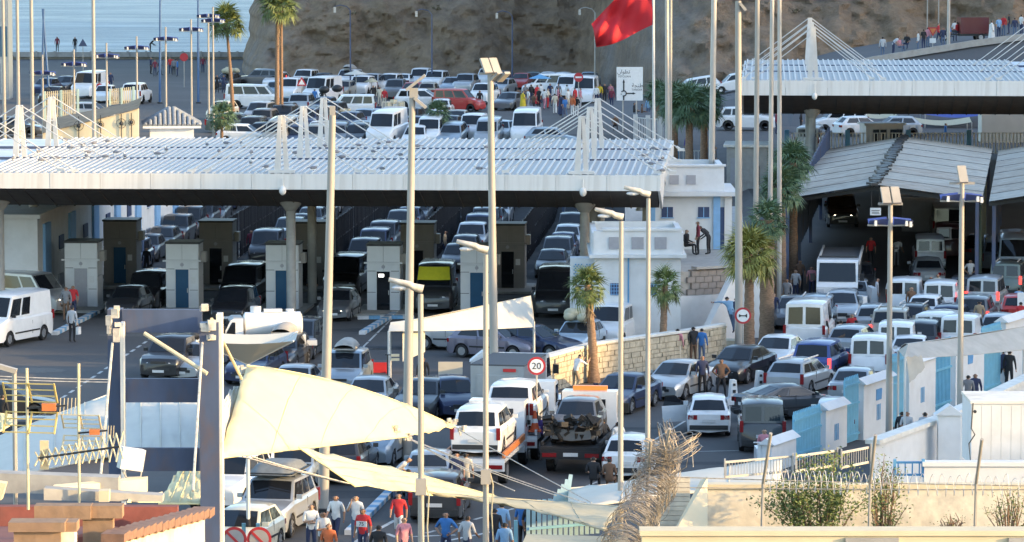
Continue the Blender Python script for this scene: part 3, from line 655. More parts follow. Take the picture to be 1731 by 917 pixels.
# ------------------------------------------------------------------ vehicles
def car_paint(name, c, metal=0.0, rough=0.38): return mat(name, c, rough, metal=metal, var=0.04, scale=3, coat=0.7, dirt=(c[0] * 0.75 + 0.03, c[1] * 0.75 + 0.028, c[2] * 0.75 + 0.024), dirt_amt=0.35, dirt_scale=1.3)
CP = dict(
 white=car_paint('white_car_paint', (0.72, 0.73, 0.74)), cream=car_paint('cream_car_paint', (0.62, 0.58, 0.46)),
 silver=car_paint('silver_car_paint', (0.40, 0.42, 0.44), 0.45), bluesilver=car_paint('blue_silver_car_paint', (0.32, 0.38, 0.44), 0.45),
 grey=car_paint('grey_car_paint', (0.15, 0.155, 0.165), 0.4), charcoal=car_paint('charcoal_car_paint', (0.045, 0.048, 0.055), 0.3),
 black=car_paint('black_car_paint', (0.015, 0.016, 0.02), 0.1), navy=car_paint('navy_car_paint', (0.018, 0.028, 0.075), 0.2),
 blue=car_paint('blue_car_paint', (0.045, 0.08, 0.25), 0.2), red=car_paint('red_car_paint', (0.42, 0.035, 0.03)),
 maroon=car_paint('maroon_car_paint', (0.10, 0.012, 0.015)), green=car_paint('dull_green_car_paint', (0.10, 0.13, 0.12), 0.3),
 pale=car_paint('pale_blue_car_paint', (0.42, 0.52, 0.62), 0.2), yellow=car_paint('yellow_van_paint', (0.60, 0.54, 0.03)),
 purple=car_paint('grey_violet_car_paint', (0.20, 0.19, 0.24), 0.4), beige=car_paint('beige_car_paint', (0.36, 0.33, 0.27), 0.3))
TY = {
 'sedan': dict(n='sedan', L=4.55, W=1.78, gc=0.19, r=0.32, ax=(0.86, 3.56), top=[(0, .60), (.1, .70), (.5, .80), (1.25, .93), (2.2, .95), (3.6, .98), (3.95, 1.03), (4.45, 1.0), (4.55, .92)], cab=(1.12, 1.98, 3.30, 4.02), zc=(.92, 1.42, 1.41, 1.01), win=[(.05, .46), (.50, .90)]),
 'coupe': dict(n='coupe', L=4.5, W=1.80, gc=0.17, r=0.34, ax=(0.88, 3.5), top=[(0, .56), (.1, .66), (.6, .78), (1.4, .92), (2.3, .93), (3.6, .96), (4.1, 1.0), (4.4, .98), (4.5, .88)], cab=(1.25, 2.15, 3.15, 4.15), zc=(.90, 1.34, 1.33, .99), win=[(.06, .56), (.60, .84)]),
 'hatch': dict(n='hatchback', L=3.95, W=1.68, gc=0.19, r=0.30, ax=(0.78, 3.24), top=[(0, .58), (.1, .70), (.5, .82), (1.1, .94), (2.0, .96), (3.4, .98), (3.85, .97), (3.95, .86)], cab=(1.0, 1.74, 3.38, 3.86), zc=(.92, 1.44, 1.42, .97), win=[(.05, .47), (.51, .88)]),
 'estate': dict(n='estate_car', L=4.6, W=1.77, gc=0.19, r=0.32, ax=(0.88, 3.55), top=[(0, .60), (.1, .70), (.5, .82), (1.25, .94), (2.2, .96), (4.2, 1.0), (4.5, 1.0), (4.6, .86)], cab=(1.14, 1.98, 4.02, 4.48), zc=(.93, 1.45, 1.44, 1.0), win=[(.04, .34), (.37, .65), (.68, .92)]),
 'mpv': dict(n='minivan', L=4.4, W=1.82, gc=0.20, r=0.33, ax=(0.86, 3.55), top=[(0, .66), (.1, .80), (.5, .94), (.95, 1.04), (2.0, 1.04), (4.1, 1.06), (4.3, 1.05), (4.4, .9)], cab=(.80, 1.75, 3.92, 4.30), zc=(1.02, 1.66, 1.64, 1.05), win=[(.05, .38), (.41, .68), (.71, .93)]),
 'suv': dict(n='suv', L=4.5, W=1.88, gc=0.26, r=0.37, ax=(0.86, 3.58), top=[(0, .80), (.08, .96), (.5, 1.06), (1.15, 1.13), (2.0, 1.12), (4.2, 1.14), (4.4, 1.12), (4.5, .95)], cab=(1.12, 1.82, 3.95, 4.36), zc=(1.12, 1.74, 1.72, 1.13), win=[(.05, .38), (.41, .67), (.71, .92)]),
 'kangoo': dict(n='compact_van', L=4.1, W=1.76, gc=0.20, r=0.31, ax=(0.80, 3.42), top=[(0, .66), (.08, .82), (.45, .98), (.9, 1.10), (2.0, 1.10), (3.9, 1.12), (4.05, 1.1), (4.1, 1.0)], cab=(.82, 1.46, 3.93, 4.07), zc=(1.09, 1.82, 1.82, 1.10), win=[(.05, .36), (.40, .66), (.70, .94)], split=1),
 'cargo': dict(n='cargo_van', L=4.1, W=1.76, gc=0.20, r=0.31, ax=(0.80, 3.42), top=[(0, .66), (.08, .82), (.45, .98), (.9, 1.10), (2.0, 1.10), (3.9, 1.12), (4.05, 1.1), (4.1, 1.0)], cab=(.82, 1.46, 3.93, 4.07), zc=(1.09, 1.84, 1.86, 1.10), win=[(.05, .36)], split=1),
 'van': dict(n='delivery_van', L=5.1, W=1.98, gc=0.24, r=0.34, ax=(0.92, 4.1), top=[(0, .78), (.08, .98), (.4, 1.15), (.8, 1.28), (2.0, 1.28), (4.9, 1.28), (5.05, 1.27), (5.1, 1.2)], cab=(.76, 1.38, 4.96, 5.07), zc=(1.27, 2.28, 2.32, 1.27), win=[(.03, .24), (.28, .46)], split=1),
 'minibus': dict(n='minibus', L=5.0, W=1.92, gc=0.22, r=0.34, ax=(0.92, 3.95), top=[(0, .74), (.08, .92), (.45, 1.06), (.95, 1.18), (2.0, 1.18), (4.8, 1.18), (4.95, 1.17), (5.0, 1.05)], cab=(.85, 1.55, 4.84, 4.97), zc=(1.17, 1.98, 2.0, 1.17), win=[(.04, .26), (.29, .58), (.61, .94)]),
}
def lerp_list(lst, d):
    for (a, za), (b_, zb) in zip(lst, lst[1:]):
        if a <= d <= b_: return za + (zb - za) * (d - a) / max(1e-6, b_ - a)
    return lst[-1][1]
CARS = {}
def car_meshes(ty):
    if ty in CARS: return CARS[ty]
    T = TY[ty]; L, W, gc, r = T['L'], T['W'], T['gc'], T['r']; hw = W / 2; Ra = r * 1.17; out = {}
    ds = {0, 0.04, 0.12, 0.3, L - 0.3, L - 0.12, L - 0.04, L}
    for a in T['ax']:
        for k in range(-4, 5): ds.add(a + Ra * math.sin(k / 4 * math.pi / 2) * 0.999)
    for k in range(1, 14): ds.add(L * k / 14)
    ds = sorted(x for x in ds if 0 <= x <= L)
    b = MB(); secs = []
    for d in ds:
        f = 1.0
        if d < 0.6: f = 1 - 0.17 * (1 - d / 0.6) ** 2
        if L - d < 0.5: f = 1 - 0.10 * (1 - (L - d) / 0.5) ** 2
        h = hw * f; zt = lerp_list(T['top'], d); zb = gc + (0.07 if d < 0.05 or d > L - 0.05 else 0)
        arch = 0
        for a in T['ax']:
            if abs(d - a) < Ra: zb = max(zb, r + math.sqrt(max(0, Ra * Ra - (d - a) ** 2)) * 0.98); arch = 1
        zm = max(zb + 0.03, gc + 0.46 * (zt - gc)); zs = max(zm + 0.02, zt - 0.11); zs = min(zs, zt - 0.02); zm = min(zm, zs - 0.01)
        y = L / 2 - d; half = [(h * 0.97, zb), (h * 1.0, zm), (h * 0.985, zs), (h * 0.90, zt - 0.012), (h * 0.5, zt + 0.012)]
        sec = [(x, y, z) for x, z in half] + [(0, y, zt + 0.02)] + [(-x, y, z) for x, z in reversed(half)] + [(0, y, gc)]
        secs.append(sec)
    n = len(secs[0])
    for s_ in secs: b.v += s_
    for i in range(len(secs) - 1):
        for j in range(n):
            j2 = (j + 1) % n; b.f.append((i * n + j, i * n + j2, (i + 1) * n + j2, (i + 1) * n + j)); b.m.append(1 if j in (n - 1, n - 2) else 0)
    b.f.append(tuple(range(n - 1, -1, -1))); b.m.append(0); e = (len(secs) - 1) * n; b.f.append(tuple(e + i for i in range(n))); b.m.append(0)
    # cabin
    A, B, C, D = T['cab']; zA, zB, zC, zD = T['zc']; hwr = hw * (0.74 if ty in ('sedan', 'coupe', 'hatch', 'estate') else 0.80 if ty in ('mpv', 'suv') else 0.86)
    Y = lambda d: L / 2 - d; hb = hw * 0.93
    As, Ac = Vector((hb * 0.96, Y(A + 0.14), zA)), Vector((0, Y(A - 0.05), zA + 0.02)); Bs, Bc = Vector((hwr * 0.95, Y(B + 0.06), zB - 0.05)), Vector((0, Y(B - 0.06), zB - 0.01))
    Ds, Dc = Vector((hb * 0.94, Y(D - 0.07), zD)), Vector((0, Y(D + 0.02), zD + 0.01)); Cs, Cc = Vector((hwr * 0.97, Y(C - 0.03), zC - 0.05)), Vector((0, Y(C + 0.05), zC - 0.01))
    mid = 0.5; Ms = As.lerp(Ds, mid); Ms.x = hb; Mt = Bs.lerp(Cs, mid); Mt.x = hwr; Mt.z += 0.015
    def mir(p): return Vector((-p.x, p.y, p.z))
    k = 0.82; ins = lambda p, dy, dz: Vector((p.x * k, p.y + dy, p.z + dz))
    Bi, Mi, Ci = ins(Bs, -0.1, 0.05), ins(Mt, 0, 0.055), ins(Cs, 0.08, 0.05); Bci, Mci, Cci = Vector((0, Bc.y - 0.1, zB + 0.03)), Vector((0, Mt.y, zB * .5 + zC * .5 + 0.045)), Vector((0, Cc.y + 0.1, zC + 0.03))
    for f_ in ((lambda p: p), mir):
        fl = f_ is mir
        def q(*ps):
            ps = [f_(p) for p in ps]
            b.poly(ps[::-1] if fl else ps)
        q(Ac, As, Bs, Bc); q(As, Ms, Mt, Bs); q(Ms, Ds, Cs, Mt); q(Ds, Dc, Cc, Cs)
        q(Bc, Bs, Bi, Bci); q(Bs, Mt, Mi, Bi); q(Mt, Cs, Ci, Mi); q(Cs, Cc, Cci, Ci); q(Bci, Bi, Mi, Mci); q(Mci, Mi, Ci, Cci)
    bm = bmesh.new(); me0 = b.mesh('body', [CP['white'], M['black']]); bm.from_mesh(me0); bmesh.ops.remove_doubles(bm, verts=bm.verts, dist=0.002); bmesh.ops.recalc_face_normals(bm, faces=bm.faces); bm.to_mesh(me0); bm.free()
    me0.shade_smooth(); me0.set_sharp_from_angle(angle=R(32)); out['body'] = me0
    def pane(bot, top, u0, u1, v0, v1, off, nu=4):
        p_ = MB()
        def cv(c, u): return c[0].lerp(c[1], u * 2) if u <= .5 else c[1].lerp(c[2], u * 2 - 1)
        nrm = (cv(bot, .55) - cv(bot, .45)).cross(cv(top, .5) - cv(bot, .5)).normalized()
        if nrm.dot(off) < 0: nrm = -nrm
        p_.grid(lambda u, v: cv(bot, u0 + (u1 - u0) * u).lerp(cv(top, u0 + (u1 - u0) * u), v0 + (v1 - v0) * v) + nrm * 0.012, nu, 2)
        return p_.mesh('pane', M['glass'])
    out['windscreen'] = [pane((mir(As), Ac, As), (mir(Bs), Bc, Bs), .05, .95, .07, .93, Vector((0, 1, .5)))]
    if T.get('split'): out['rear'] = [pane((mir(Ds), Dc, Ds), (mir(Cs), Cc, Cs), a, c, .12, .86, Vector((0, -1, .1))) for a, c in ((.08, .46), (.54, .92))]
    else: out['rear'] = [pane((mir(Ds), Dc, Ds), (mir(Cs), Cc, Cs), .07, .93, .10, .92, Vector((0, -1, .3)))]
    out['side'] = []
    for u0, u1 in T['win']:
        out['side'].append(pane((As, Ms, Ds), (Bs, Mt, Cs), u0, u1, .08, .86, Vector((1, 0, 0.2)), 2)); out['side'].append(pane((mir(As), mir(Ms), mir(Ds)), (mir(Bs), mir(Mt), mir(Cs)), u0, u1, .08, .86, Vector((-1, 0, 0.2)), 2))
    w = MB(); wd = 0.2; prof = [(r * 0.62, -wd / 2), (r * 0.92, -wd / 2), (r, -wd / 4), (r, wd / 4), (r * 0.92, wd / 2), (r * 0.62, wd / 2)]; nn = 18
    for i in range(nn):
        t = 2 * math.pi * i / nn
        for rr, x in prof: w.v.append((x, rr * math.cos(t), rr * math.sin(t)))
    for i in range(nn):
        for j in range(5): a = i * 6 + j; c = ((i + 1) % nn) * 6 + j; w.f.append((a, a + 1, c + 1, c)); w.m.append(0)
    out['wheel'] = w.mesh('wheel', M['black'], 40)
    w = MB(); w.cyl((-0.07, 0, 0), (0.07, 0, 0), r * 0.63, n=14)
    for k_ in range(5):
        t = 2 * math.pi * k_ / 5
        for s in (-1, 1): w.bar((s * 0.08, 0.04 * math.cos(t), 0.04 * math.sin(t)), (s * 0.08, r * 0.58 * math.cos(t), r * 0.58 * math.sin(t)), 0.03, r * 0.2)
    out['rim'] = w.mesh('rim', M['rim'])
    zf = T['top'][1][1]; ze = lerp_list(T['top'], L - 0.05)
    h = MB(); h.grid(lambda u, v: (hw * (0.48 + 0.36 * u), L / 2 + 0.012 - 0.16 * u * u - 0.10 * v, zf - 0.16 + 0.13 * v + 0.02 * u), 3, 2); out['headlight'] = h.mesh('headlight', M['hlamp'])
    tall = ty in ('kangoo', 'cargo', 'van', 'mpv', 'suv', 'minibus', 'estate'); h = MB()
    if tall: h.box((hw * 0.885, -L / 2 + 0.035, ze - 0.12), (0.13, 0.1, 0.42))
    else: h.grid(lambda u, v: (hw * (0.52 + 0.36 * u), -L / 2 - 0.015 + 0.06 * u * u, ze - 0.24 + 0.18 * v), 3, 2); h.box((hw * 0.8, -L / 2 + 0.05, ze - 0.15), (0.22, 0.1, 0.16))
    out['taillight'] = h.mesh('taillight', M['tlamp'])
    h = MB(); h.box((0, L / 2 + 0.006, gc + 0.27), (hw * 1.0, 0.04, 0.11)); h.box((0, L / 2 + 0.01, zf - 0.13), (hw * 0.72, 0.04, 0.10)); out['grille'] = h.mesh('grille', M['dark'])
    h = MB(); h.box((0, -L / 2 - 0.02, gc + 0.2), (W * 0.86, 0.09, 0.16)); out['bumper'] = h.mesh('bumper', M['dark'])
    h = MB(); h.box((0, -L / 2 - 0.035, ze - 0.28 if not tall else gc + 0.42), (0.5, 0.02, 0.12)); out['plate'] = h.mesh('plate', M['plate'])
    h = MB(); h.box((0, L / 2 + 0.035, gc + 0.2), (0.5, 0.02, 0.11)); out['fplate'] = h.mesh('plate', M['plate'])
    h = MB(); h.box((hb + 0.10, Y(A + 0.42), zA + 0.1), (0.18, 0.09, 0.14)); out['mirror'] = h.mesh('mirror', [CP['white']])
    h = MB(); h.box((hw * 0.995, Y((T['ax'][0] + T['ax'][1]) / 2), gc + 0.33), (0.03, T['ax'][1] - T['ax'][0] - 2.6 * r, 0.07)); h.box((hw * 0.985, Y(B + (C - B) * 0.45), gc + 0.5), (0.02, 0.015, 0.6)); out['moulding'] = h.mesh('moulding', M['black'])
    CARS[ty] = out; return out
def part(name, me, t, mirrorx=False):
    o = obj(name, me, t)
    if mirrorx: o.scale = (-1, 1, 1)
    return o
def car(x, y, az, ty, col, label, lit=None, lod=1, roof=None, z=None, group=None, Y=None, door=None):
    """x, y: photo position of the point on the ground below the near end; az: heading (0 away, 90 right, 180 towards us)"""
    T = TY[ty]; ms = car_meshes(ty); nr = round(az / 180.0) * 180; az = nr + (az - nr) * 0.68 if abs(az - nr) < 46 else az; a = R(az)
    dep = abs(math.cos(a)) * T['L'] / 2 + abs(math.sin(a)) * T['W'] / 2
    P = ground(x, y) if z is None else at(x, y, z)
    P = P.copy(); k = (P.y + dep) / P.y; P.x *= k; P.y += dep
    if z is None: P.z = gz(P.x, P.y)
    t = thing(T['n'], label, {'van': 'van', 'kangoo': 'van', 'cargo': 'van', 'minibus': 'minibus'}.get(ty, 'car'), P, -a, group)
    if z is None:
        f = Vector((math.sin(a), math.cos(a), 0)); s = (gz(P.x + f.x * 1.5, P.y + f.y * 1.5) - gz(P.x - f.x * 1.5, P.y - f.y * 1.5)) / 3
        t.rotation_euler = (math.atan(s), 0, -a)
    pm = CP[col]
    bo = part('body', ms['body'], t); omat(bo, pm)
    for m in ms['windscreen']: part('windscreen', m, t)
    for m in ms['rear']: part('rear_window', m, t)
    for m in ms['side']: part('side_window', m, t)
    for i, ax in enumerate(T['ax']):
        for sx in (-1, 1):
            w = obj('wheel', ms['wheel'], t, (sx * (T['W'] / 2 - 0.12), T['L'] / 2 - ax, T['r']))
            if lod: obj('rim', ms['rim'], w)
    for mx in (False, True):
        h = part('headlight', ms['headlight'], t, mx); g = part('taillight', ms['taillight'], t, mx)
        if lit == 'head': omat(h, M['hlit'])
        if lit == 'brake': omat(g, M['tlit'])
        if lod:
            r_ = part('mirror', ms['mirror'], t, mx); omat(r_, pm if ty not in ('kangoo', 'van') else M['black'])
            part('moulding', ms['moulding'], t, mx)
    front = math.cos(a) < 0
    if lod:
        part('grille', ms['grille'], t); part('bumper', ms['bumper'], t); part('number_plate', ms['plate'], t); part('number_plate', ms['fplate'], t)
    zt = T['zc'][1]
    if roof == 'box':
        b = MB(); b.grid(lambda u, v: (0.42 * (math.cos(math.pi * v)), (u - .5) * 1.9 - 0.25, zt + 0.12 + 0.36 * math.sin(math.pi * v) * min(1, 6 * u * (1.05 - u) + .15)), 8, 8); b.box((0, -0.25, zt + 0.10), (0.84, 1.85, 0.06)); b.build('roof_box', M['polewhite'], t, angle=50)
    if roof == 'rack':
        b = MB(); b.grid(lambda u, v: ((u - .5) * 1.46, (v - .5) * 2.3 - 0.4, zt + 0.13 + 0.34 * min(1, 8 * u * (1 - u)) * min(1, 8 * v * (1 - v))), 8, 8); b.build('roof_load', mat('grey_tarpaulin', (0.17, 0.18, 0.18), 0.7, var=0.15), t, angle=60)
        b = MB()
        for s in (-1, 1): b.bar((s * 0.76, -1.6, zt + 0.2), (s * 0.76, 0.85, zt + 0.2), 0.04); b.bar((-0.76, -0.4 + s * 1.2, zt + 0.2), (0.76, -0.4 + s * 1.2, zt + 0.2), 0.04)
        for yy in (-1.0, -0.3, 0.4): b.bar((-0.76, yy, zt + 0.07), (0.76, yy, zt + 0.07), 0.04)
        b.build('roof_rack', M['dark'], t)
    if roof == 'load':
        b = MB(); rr = random.Random(int(x)); 
        for k_ in range(7): b.ico((rr.uniform(-.5, .5), rr.uniform(-1.3, .5), zt + rr.uniform(.12, .32)), rr.uniform(.25, .42), (1, 1, .7))
        b.build('roof_load', M['beige'], t, angle=60)
    if roof == 'bars':
        b = MB()
        for s in (-1, 1): b.bar((s * 0.55, -1.3, zt + 0.06), (s * 0.55, 0.6, zt + 0.06), 0.045)
        b.build('roof_rail', M['steelwhite'], t)
    if door:
        b = MB(); s = door; hx = T['W'] / 2 * 0.98; y0 = T['L'] / 2 - T['cab'][0] - 0.25; ang = R(62)
        ca, sa = math.cos(ang), math.sin(ang)
        def dp(l, zz): return (s * (hx + l * sa), y0 - l * ca, zz)
        b.prism([dp(0, .3), dp(1.05, .3), dp(1.1, T['zc'][0]), dp(0, T['zc'][0])], (0, 0.05, 0)); do = b.build('door', pm, t)
        b = MB(); b.prism([dp(.05, T['zc'][0] + .01), dp(1.05, T['zc'][0] + .01), dp(.95, zt - .12), dp(.55, zt - .12)], (0, 0.03, 0)); b.build('door_glass', M['glass'], do)
    return t
# ---- queue on the right
Q = 'cars queueing on the right'
car(1198, 741, 4, 'hatch', 'white', 'white hatchback with red tail lights and its driver door open', group=Q, door=-1)
car(1287, 768, 3, 'kangoo', 'charcoal', 'charcoal passenger van seen from behind beside a scooter rider', group=Q)
car(1338, 716, 62, 'coupe', 'charcoal', 'dark grey coupe standing across the lanes with alloy wheels', group=Q)
car(1413, 748, 10, 'hatch', 'white', 'small white hatchback half behind the blue gate', group=Q)
car(1447, 692, 19, 'sedan', 'silver', 'silver sedan with dark red tail lights, rear towards us by the lamp pole', group=Q)
car(1353, 676, 32, 'estate', 'silver', 'silver estate car with dark tailgate glass, angled right', group=Q, roof='bars')
car(1388, 650, 24, 'mpv', 'blue', 'blue minivan with brake lights on', lit='brake', group=Q)
car(1474, 648, 14, 'cargo', 'white', 'white cargo van with two square rear windows behind the silver sedan', group=Q)
car(1315, 634, 206, 'sedan', 'white', 'white sedan facing us beside the dark navy sedan', group=Q)
car(1252, 654, 214, 'sedan', 'black', 'dark navy sedan with a driver arm at the open window', group=Q)
car(1147, 681, 214, 'sedan', 'silver', 'silver sedan with black sunroof beside the limestone wall', group=Q)
car(1368, 602, 14, 'van', 'white', 'rounded white van with one wide dark rear window', group=Q, z=0)
car(1378, 572, 192, 'suv', 'bluesilver', 'blue-silver off-roader facing us with roof bars', group=Q, roof='bars')
car(1424, 552, 190, 'estate', 'silver', 'silver estate squeezed behind the blue-silver off-roader', group=Q)
car(1444, 530, 190, 'hatch', 'silver', 'silver hatchback beside the front wheel of the white lorry', group=Q)
car(1415, 515, 187, 'kangoo', 'bluesilver', 'blue-grey compact van in front of the white lorry', group=Q)
car(1444, 614, 24, 'estate', 'silver', 'pale estate with one brake light on, in front of the sitting people', lit='brake', group=Q)
car(1508, 592, 14, 'suv', 'beige', 'beige off-roader with glowing high brake light', lit='brake', group=Q, roof='bars')
car(1517, 622, 12, 'cargo', 'white', 'white van with twin rear panes left of the hanging canvas', group=Q)
car(1546, 572, 20, 'hatch', 'charcoal', 'dark hatchback with chrome roof bars between white cars', group=Q, roof='bars')
car(1569, 556, 22, 'hatch', 'white', 'white hatchback with wide dark rear glass in the middle of the queue', group=Q)
car(1592, 602, 30, 'kangoo', 'white', 'white crew van just behind the hanging canvas', group=Q)
car(1592, 545, 14, 'cargo', 'white', 'white van with two rear windows behind the white hatchback', group=Q)
car(1648, 566, 18, 'mpv', 'grey', 'grey minivan beside the man in khaki, brake lights on', lit='brake', group=Q)
car(1668, 536, 20, 'kangoo', 'silver', 'silver compact van with bright brake lights', lit='brake', group=Q)
car(1705, 507, 18, 'kangoo', 'green', 'dull green van with roof rack at the right edge of the queue', lit='brake', group=Q, roof='bars')
car(1716, 482, 190, 'van', 'pale', 'pale blue van facing us at the right frame edge', group=Q)
car(1567, 489, 4, 'sedan', 'silver', 'old silver sedan seen from behind at the shed mouth', group=Q)
car(1570, 462, 5, 'kangoo', 'white', 'white van inside the right lane of the shed', group=Q, lod=0)
car(1603, 440, 5, 'kangoo', 'maroon', 'dusky maroon van deep inside the shed', group=Q, lod=0)
car(1600, 412, 5, 'minibus', 'beige', 'tan minibus at the back of the shed', group=Q, lod=0)
car(1422, 388, 183, 'suv', 'black', 'black off-roader with lit headlights coming down the shed ramp', lit='head', group=Q)
car(1720, 555, 10, 'hatch', 'red', 'red car just cut by the right frame edge', group=Q, lod=0)
car(1342, 560, 190, 'sedan', 'grey', 'grey sedan left of the blue-silver off-roader near the palms', group=Q, lod=0)
car(1452, 500, 188, 'estate', 'charcoal', 'charcoal estate beside the cab of the long lorry', group=Q, lod=0)
car(1540, 632, 14, 'sedan', 'white', 'white sedan just left of the hanging canvas corner', group=Q)
car(1560, 612, 16, 'mpv', 'charcoal', 'dark minivan with a roof behind the canvas canopy', group=Q)
car(1628, 610, 20, 'cargo', 'white', 'white van above the middle of the canvas canopy', group=Q)
car(1690, 590, 18, 'hatch', 'silver', 'silver hatchback above the right end of the canvas canopy', group=Q)
car(1632, 520, 16, 'hatch', 'charcoal', 'charcoal hatchback behind the grey minivan', group=Q, lod=0)
car(1610, 575, 20, 'estate', 'navy', 'navy estate left of the khaki officer', group=Q)
car(1480, 575, 14, 'estate', 'silver', 'silver estate ahead of the beige off-roader', group=Q, lod=0)
car(1532, 540, 14, 'cargo', 'white', 'white van ahead of the dark hatchback with chrome bars', group=Q, lod=0)
car(1690, 465, 14, 'suv', 'grey', 'grey off-roader in front of the second shed', group=Q, lod=0)
car(1655, 450, 8, 'sedan', 'black', 'black sedan entering between the sheds', group=Q, lod=0)
# ---- centre
C_ = 'cars on the forecourt'
car(1055, 706, 212, 'sedan', 'navy', 'dark navy sedan partly hidden by a thin lamp pole', group=C_)
car(772, 596, 104, 'sedan', 'silver', 'silver sedan parked side-on under the white tent', group=C_)
car(836, 611, 112, 'hatch', 'purple', 'grey-violet hatchback behind the tall lamp pole', group=C_)
car(900, 612, 122, 'sedan', 'navy', 'navy sedan with one lit headlight beside the tent post', lit='head', group=C_)
car(978, 606, 205, 'hatch', 'pale', 'pale blue hatchback carrying bundles on its roof behind the wall', group=C_, roof='load')
car(1034, 590, 200, 'kangoo', 'white', 'white van behind the limestone wall near the customs building', group=C_, lod=0)
car(768, 712, 168, 'hatch', 'navy', 'dark blue hatchback in front of the recovery trucks', group=C_)
car(716, 715, 196, 'sedan', 'charcoal', 'dark sedan with pale roof behind the sail tip', group=C_)
car(292, 648, 196, 'suv', 'black', 'black off-roader with silver bumper on the left forecourt', group=C_)
car(338, 648, 205, 'estate', 'silver', 'silver estate half hidden by the steel gantry', group=C_)
car(432, 655, 196, 'estate', 'navy', 'dark estate under the inverted canvas umbrella', group=C_)
car(480, 632, 192, 'estate', 'charcoal', 'charcoal estate with a pale roof box beside the tank lorry', group=C_, roof='box')
car(508, 612, 190, 'mpv', 'charcoal', 'dark minivan just right of the tank lorry', group=C_)
car(585, 672, 188, 'mpv', 'bluesilver', 'blue-grey minivan with a silver roof box', group=C_, roof='box')
car(500, 690, 190, 'sedan', 'silver', 'silver car whose roof shows above the big sail', group=C_)
car(626, 712, 190, 'sedan', 'silver', 'silver-roofed dark-glassed sedan above the sail edge', group=C_)
car(218, 542, 192, 'hatch', 'charcoal', 'charcoal hatchback leaving between the first two booths', group=C_)
car(252, 528, 190, 'kangoo', 'black', 'black van with olive windscreen strip between the first two booths', group=C_)
car(398, 552, 190, 'mpv', 'black', 'black minivan between the second and third booths', group=C_)
car(412, 522, 188, 'minibus', 'black', 'black minibus with roof spoiler queueing behind the second booth', group=C_)
car(573, 546, 190, 'hatch', 'grey', 'grey hatchback with both headlights lit between the booths', lit='head', group=C_)
car(586, 505, 188, 'minibus', 'black', 'black minibus behind the grey hatchback with lit headlights', group=C_)
yv = car(737, 532, 184, 'van', 'charcoal', 'dark van with a bright yellow front brow right of the lit-screen booth', group=C_)
b = MB(); b.grid(lambda u, v: ((u - .5) * (1.62 - .12 * v), 2.55 - (0.93 + .45 * v) + .17 - .14 * (2 * u - 1) ** 2, 1.62 + .62 * v), 6, 3); b.build('brow_panel', M['yellow'], yv)
car(940, 540, 186, 'van', 'black', 'big black van in the lane nearest the customs building', group=C_)
# white crew van and grey minibus on the left
car(16, 590, 213, 'van', 'white', 'white crew van side-on at the left frame edge', group=C_)
car(48, 536, 124, 'minibus', 'silver', 'silver minibus with one lit lamp behind the white crew van', lit='head', group=C_)
# sunlit cars lower left
S_ = 'sunlit cars at lower left'
car(466, 918, 197, 'suv', 'silver', 'silver off-roader with a loaded roof rack at lower left', group=S_, roof='rack')
car(412, 955, 200, 'hatch', 'cream', 'cream hatchback behind the round prohibition signs', group=S_)
car(392, 872, 200, 'suv', 'white', 'white off-roader lit by the sun next to the gantry leg', group=S_)
car(436, 842, 196, 'sedan', 'white', 'white sedan just behind the loaded off-roader', group=S_)
car(503, 838, 194, 'hatch', 'bluesilver', 'blue-grey hatchback beside the broad lamp pole base', group=S_)
car(500, 806, 192, 'mpv', 'charcoal', 'charcoal minivan in the shade under the big sail', group=S_)
car(586, 822, 10, 'estate', 'charcoal', 'dark estate in shade right of the broad lamp pole', group=S_)
car(565, 790, 192, 'hatch', 'silver', 'silver hatchback under the lower edge of the big sail', group=S_)
car(640, 796, 196, 'kangoo', 'bluesilver', 'grey-blue van with driver visible between the two sails', group=S_)
car(598, 772, 192, 'sedan', 'silver', 'silver sedan whose bonnet shows between the sails', group=S_)
car(745, 888, 6, 'estate', 'charcoal', 'dark estate in shadow below the second sail', group=S_)
car(1066, 815, 12, 'hatch', 'white', 'white hatchback roof showing behind the coil of wire', group=S_)
car(100, 780, 95, 'estate', 'charcoal', 'dark estate beneath the pale sails at left', group=S_)
car(1, 712, 90, 'sedan', 'black', 'black car just cut by the left frame edge', group=S_, lod=0)
# ---- queue lanes behind the booths
lane_cols = ['navy', 'charcoal', 'black', 'charcoal', 'black', 'charcoal', 'silver', 'black']  # mostly dark paints, chosen to deepen the shade under the canopy
LN = [((262, 404), 'lane nearest the white service building', [0, 1, 2, 3, 4, 5, 1], 1.9, 130.5), ((455, 404), 'second lane from the service building', [5, 6, 1, 2, 5], 1.9, 133), ((626, 404), 'third lane from the service building', [2, 0, 3, 7], 1.8, 130), ((771, 402), 'lane behind the middle lamp pole', [1, 2, 6, 0], 1.8, 130), ((916, 407), 'lane nearest the customs building', [2, 3, 0, 6], 1.9, 128)]
tys = ['mpv', 'kangoo', 'suv', 'hatch', 'sedan', 'kangoo', 'estate']
for li, ((px, py), nm, cols, offx, y0) in enumerate(LN):
    P = at(px, py)
    cols = (cols * 3)[:9]
    for k, ci in enumerate(cols):
        Yk = y0 * K + k * 5.7; q = P + LW * (Yk - P.y) + LU * offx; ty = tys[(k * 3 + li) % 7]; T = TY[ty]
        # survey back to a photo point at the near end
        g = gz(q.x, q.y - T['L'] / 2); dz = g - CAMZ; yy = q.y - T['L'] / 2; f = yy * CT - dz * ST; xx = q.x * yy / q.y
        car(865.5 + xx * FPX / f, 458.5 - (yy * ST + dz * CT) * FPX / f, 186, ty, lane_cols[ci], '%s %s, %s in the %s' % (lane_cols[ci], TY[ty]['n'].replace('_', ' '), ordw(k), nm), lit='head' if (k + li) % 3 == 0 else None, lod=0, group='cars queueing under the canopy')
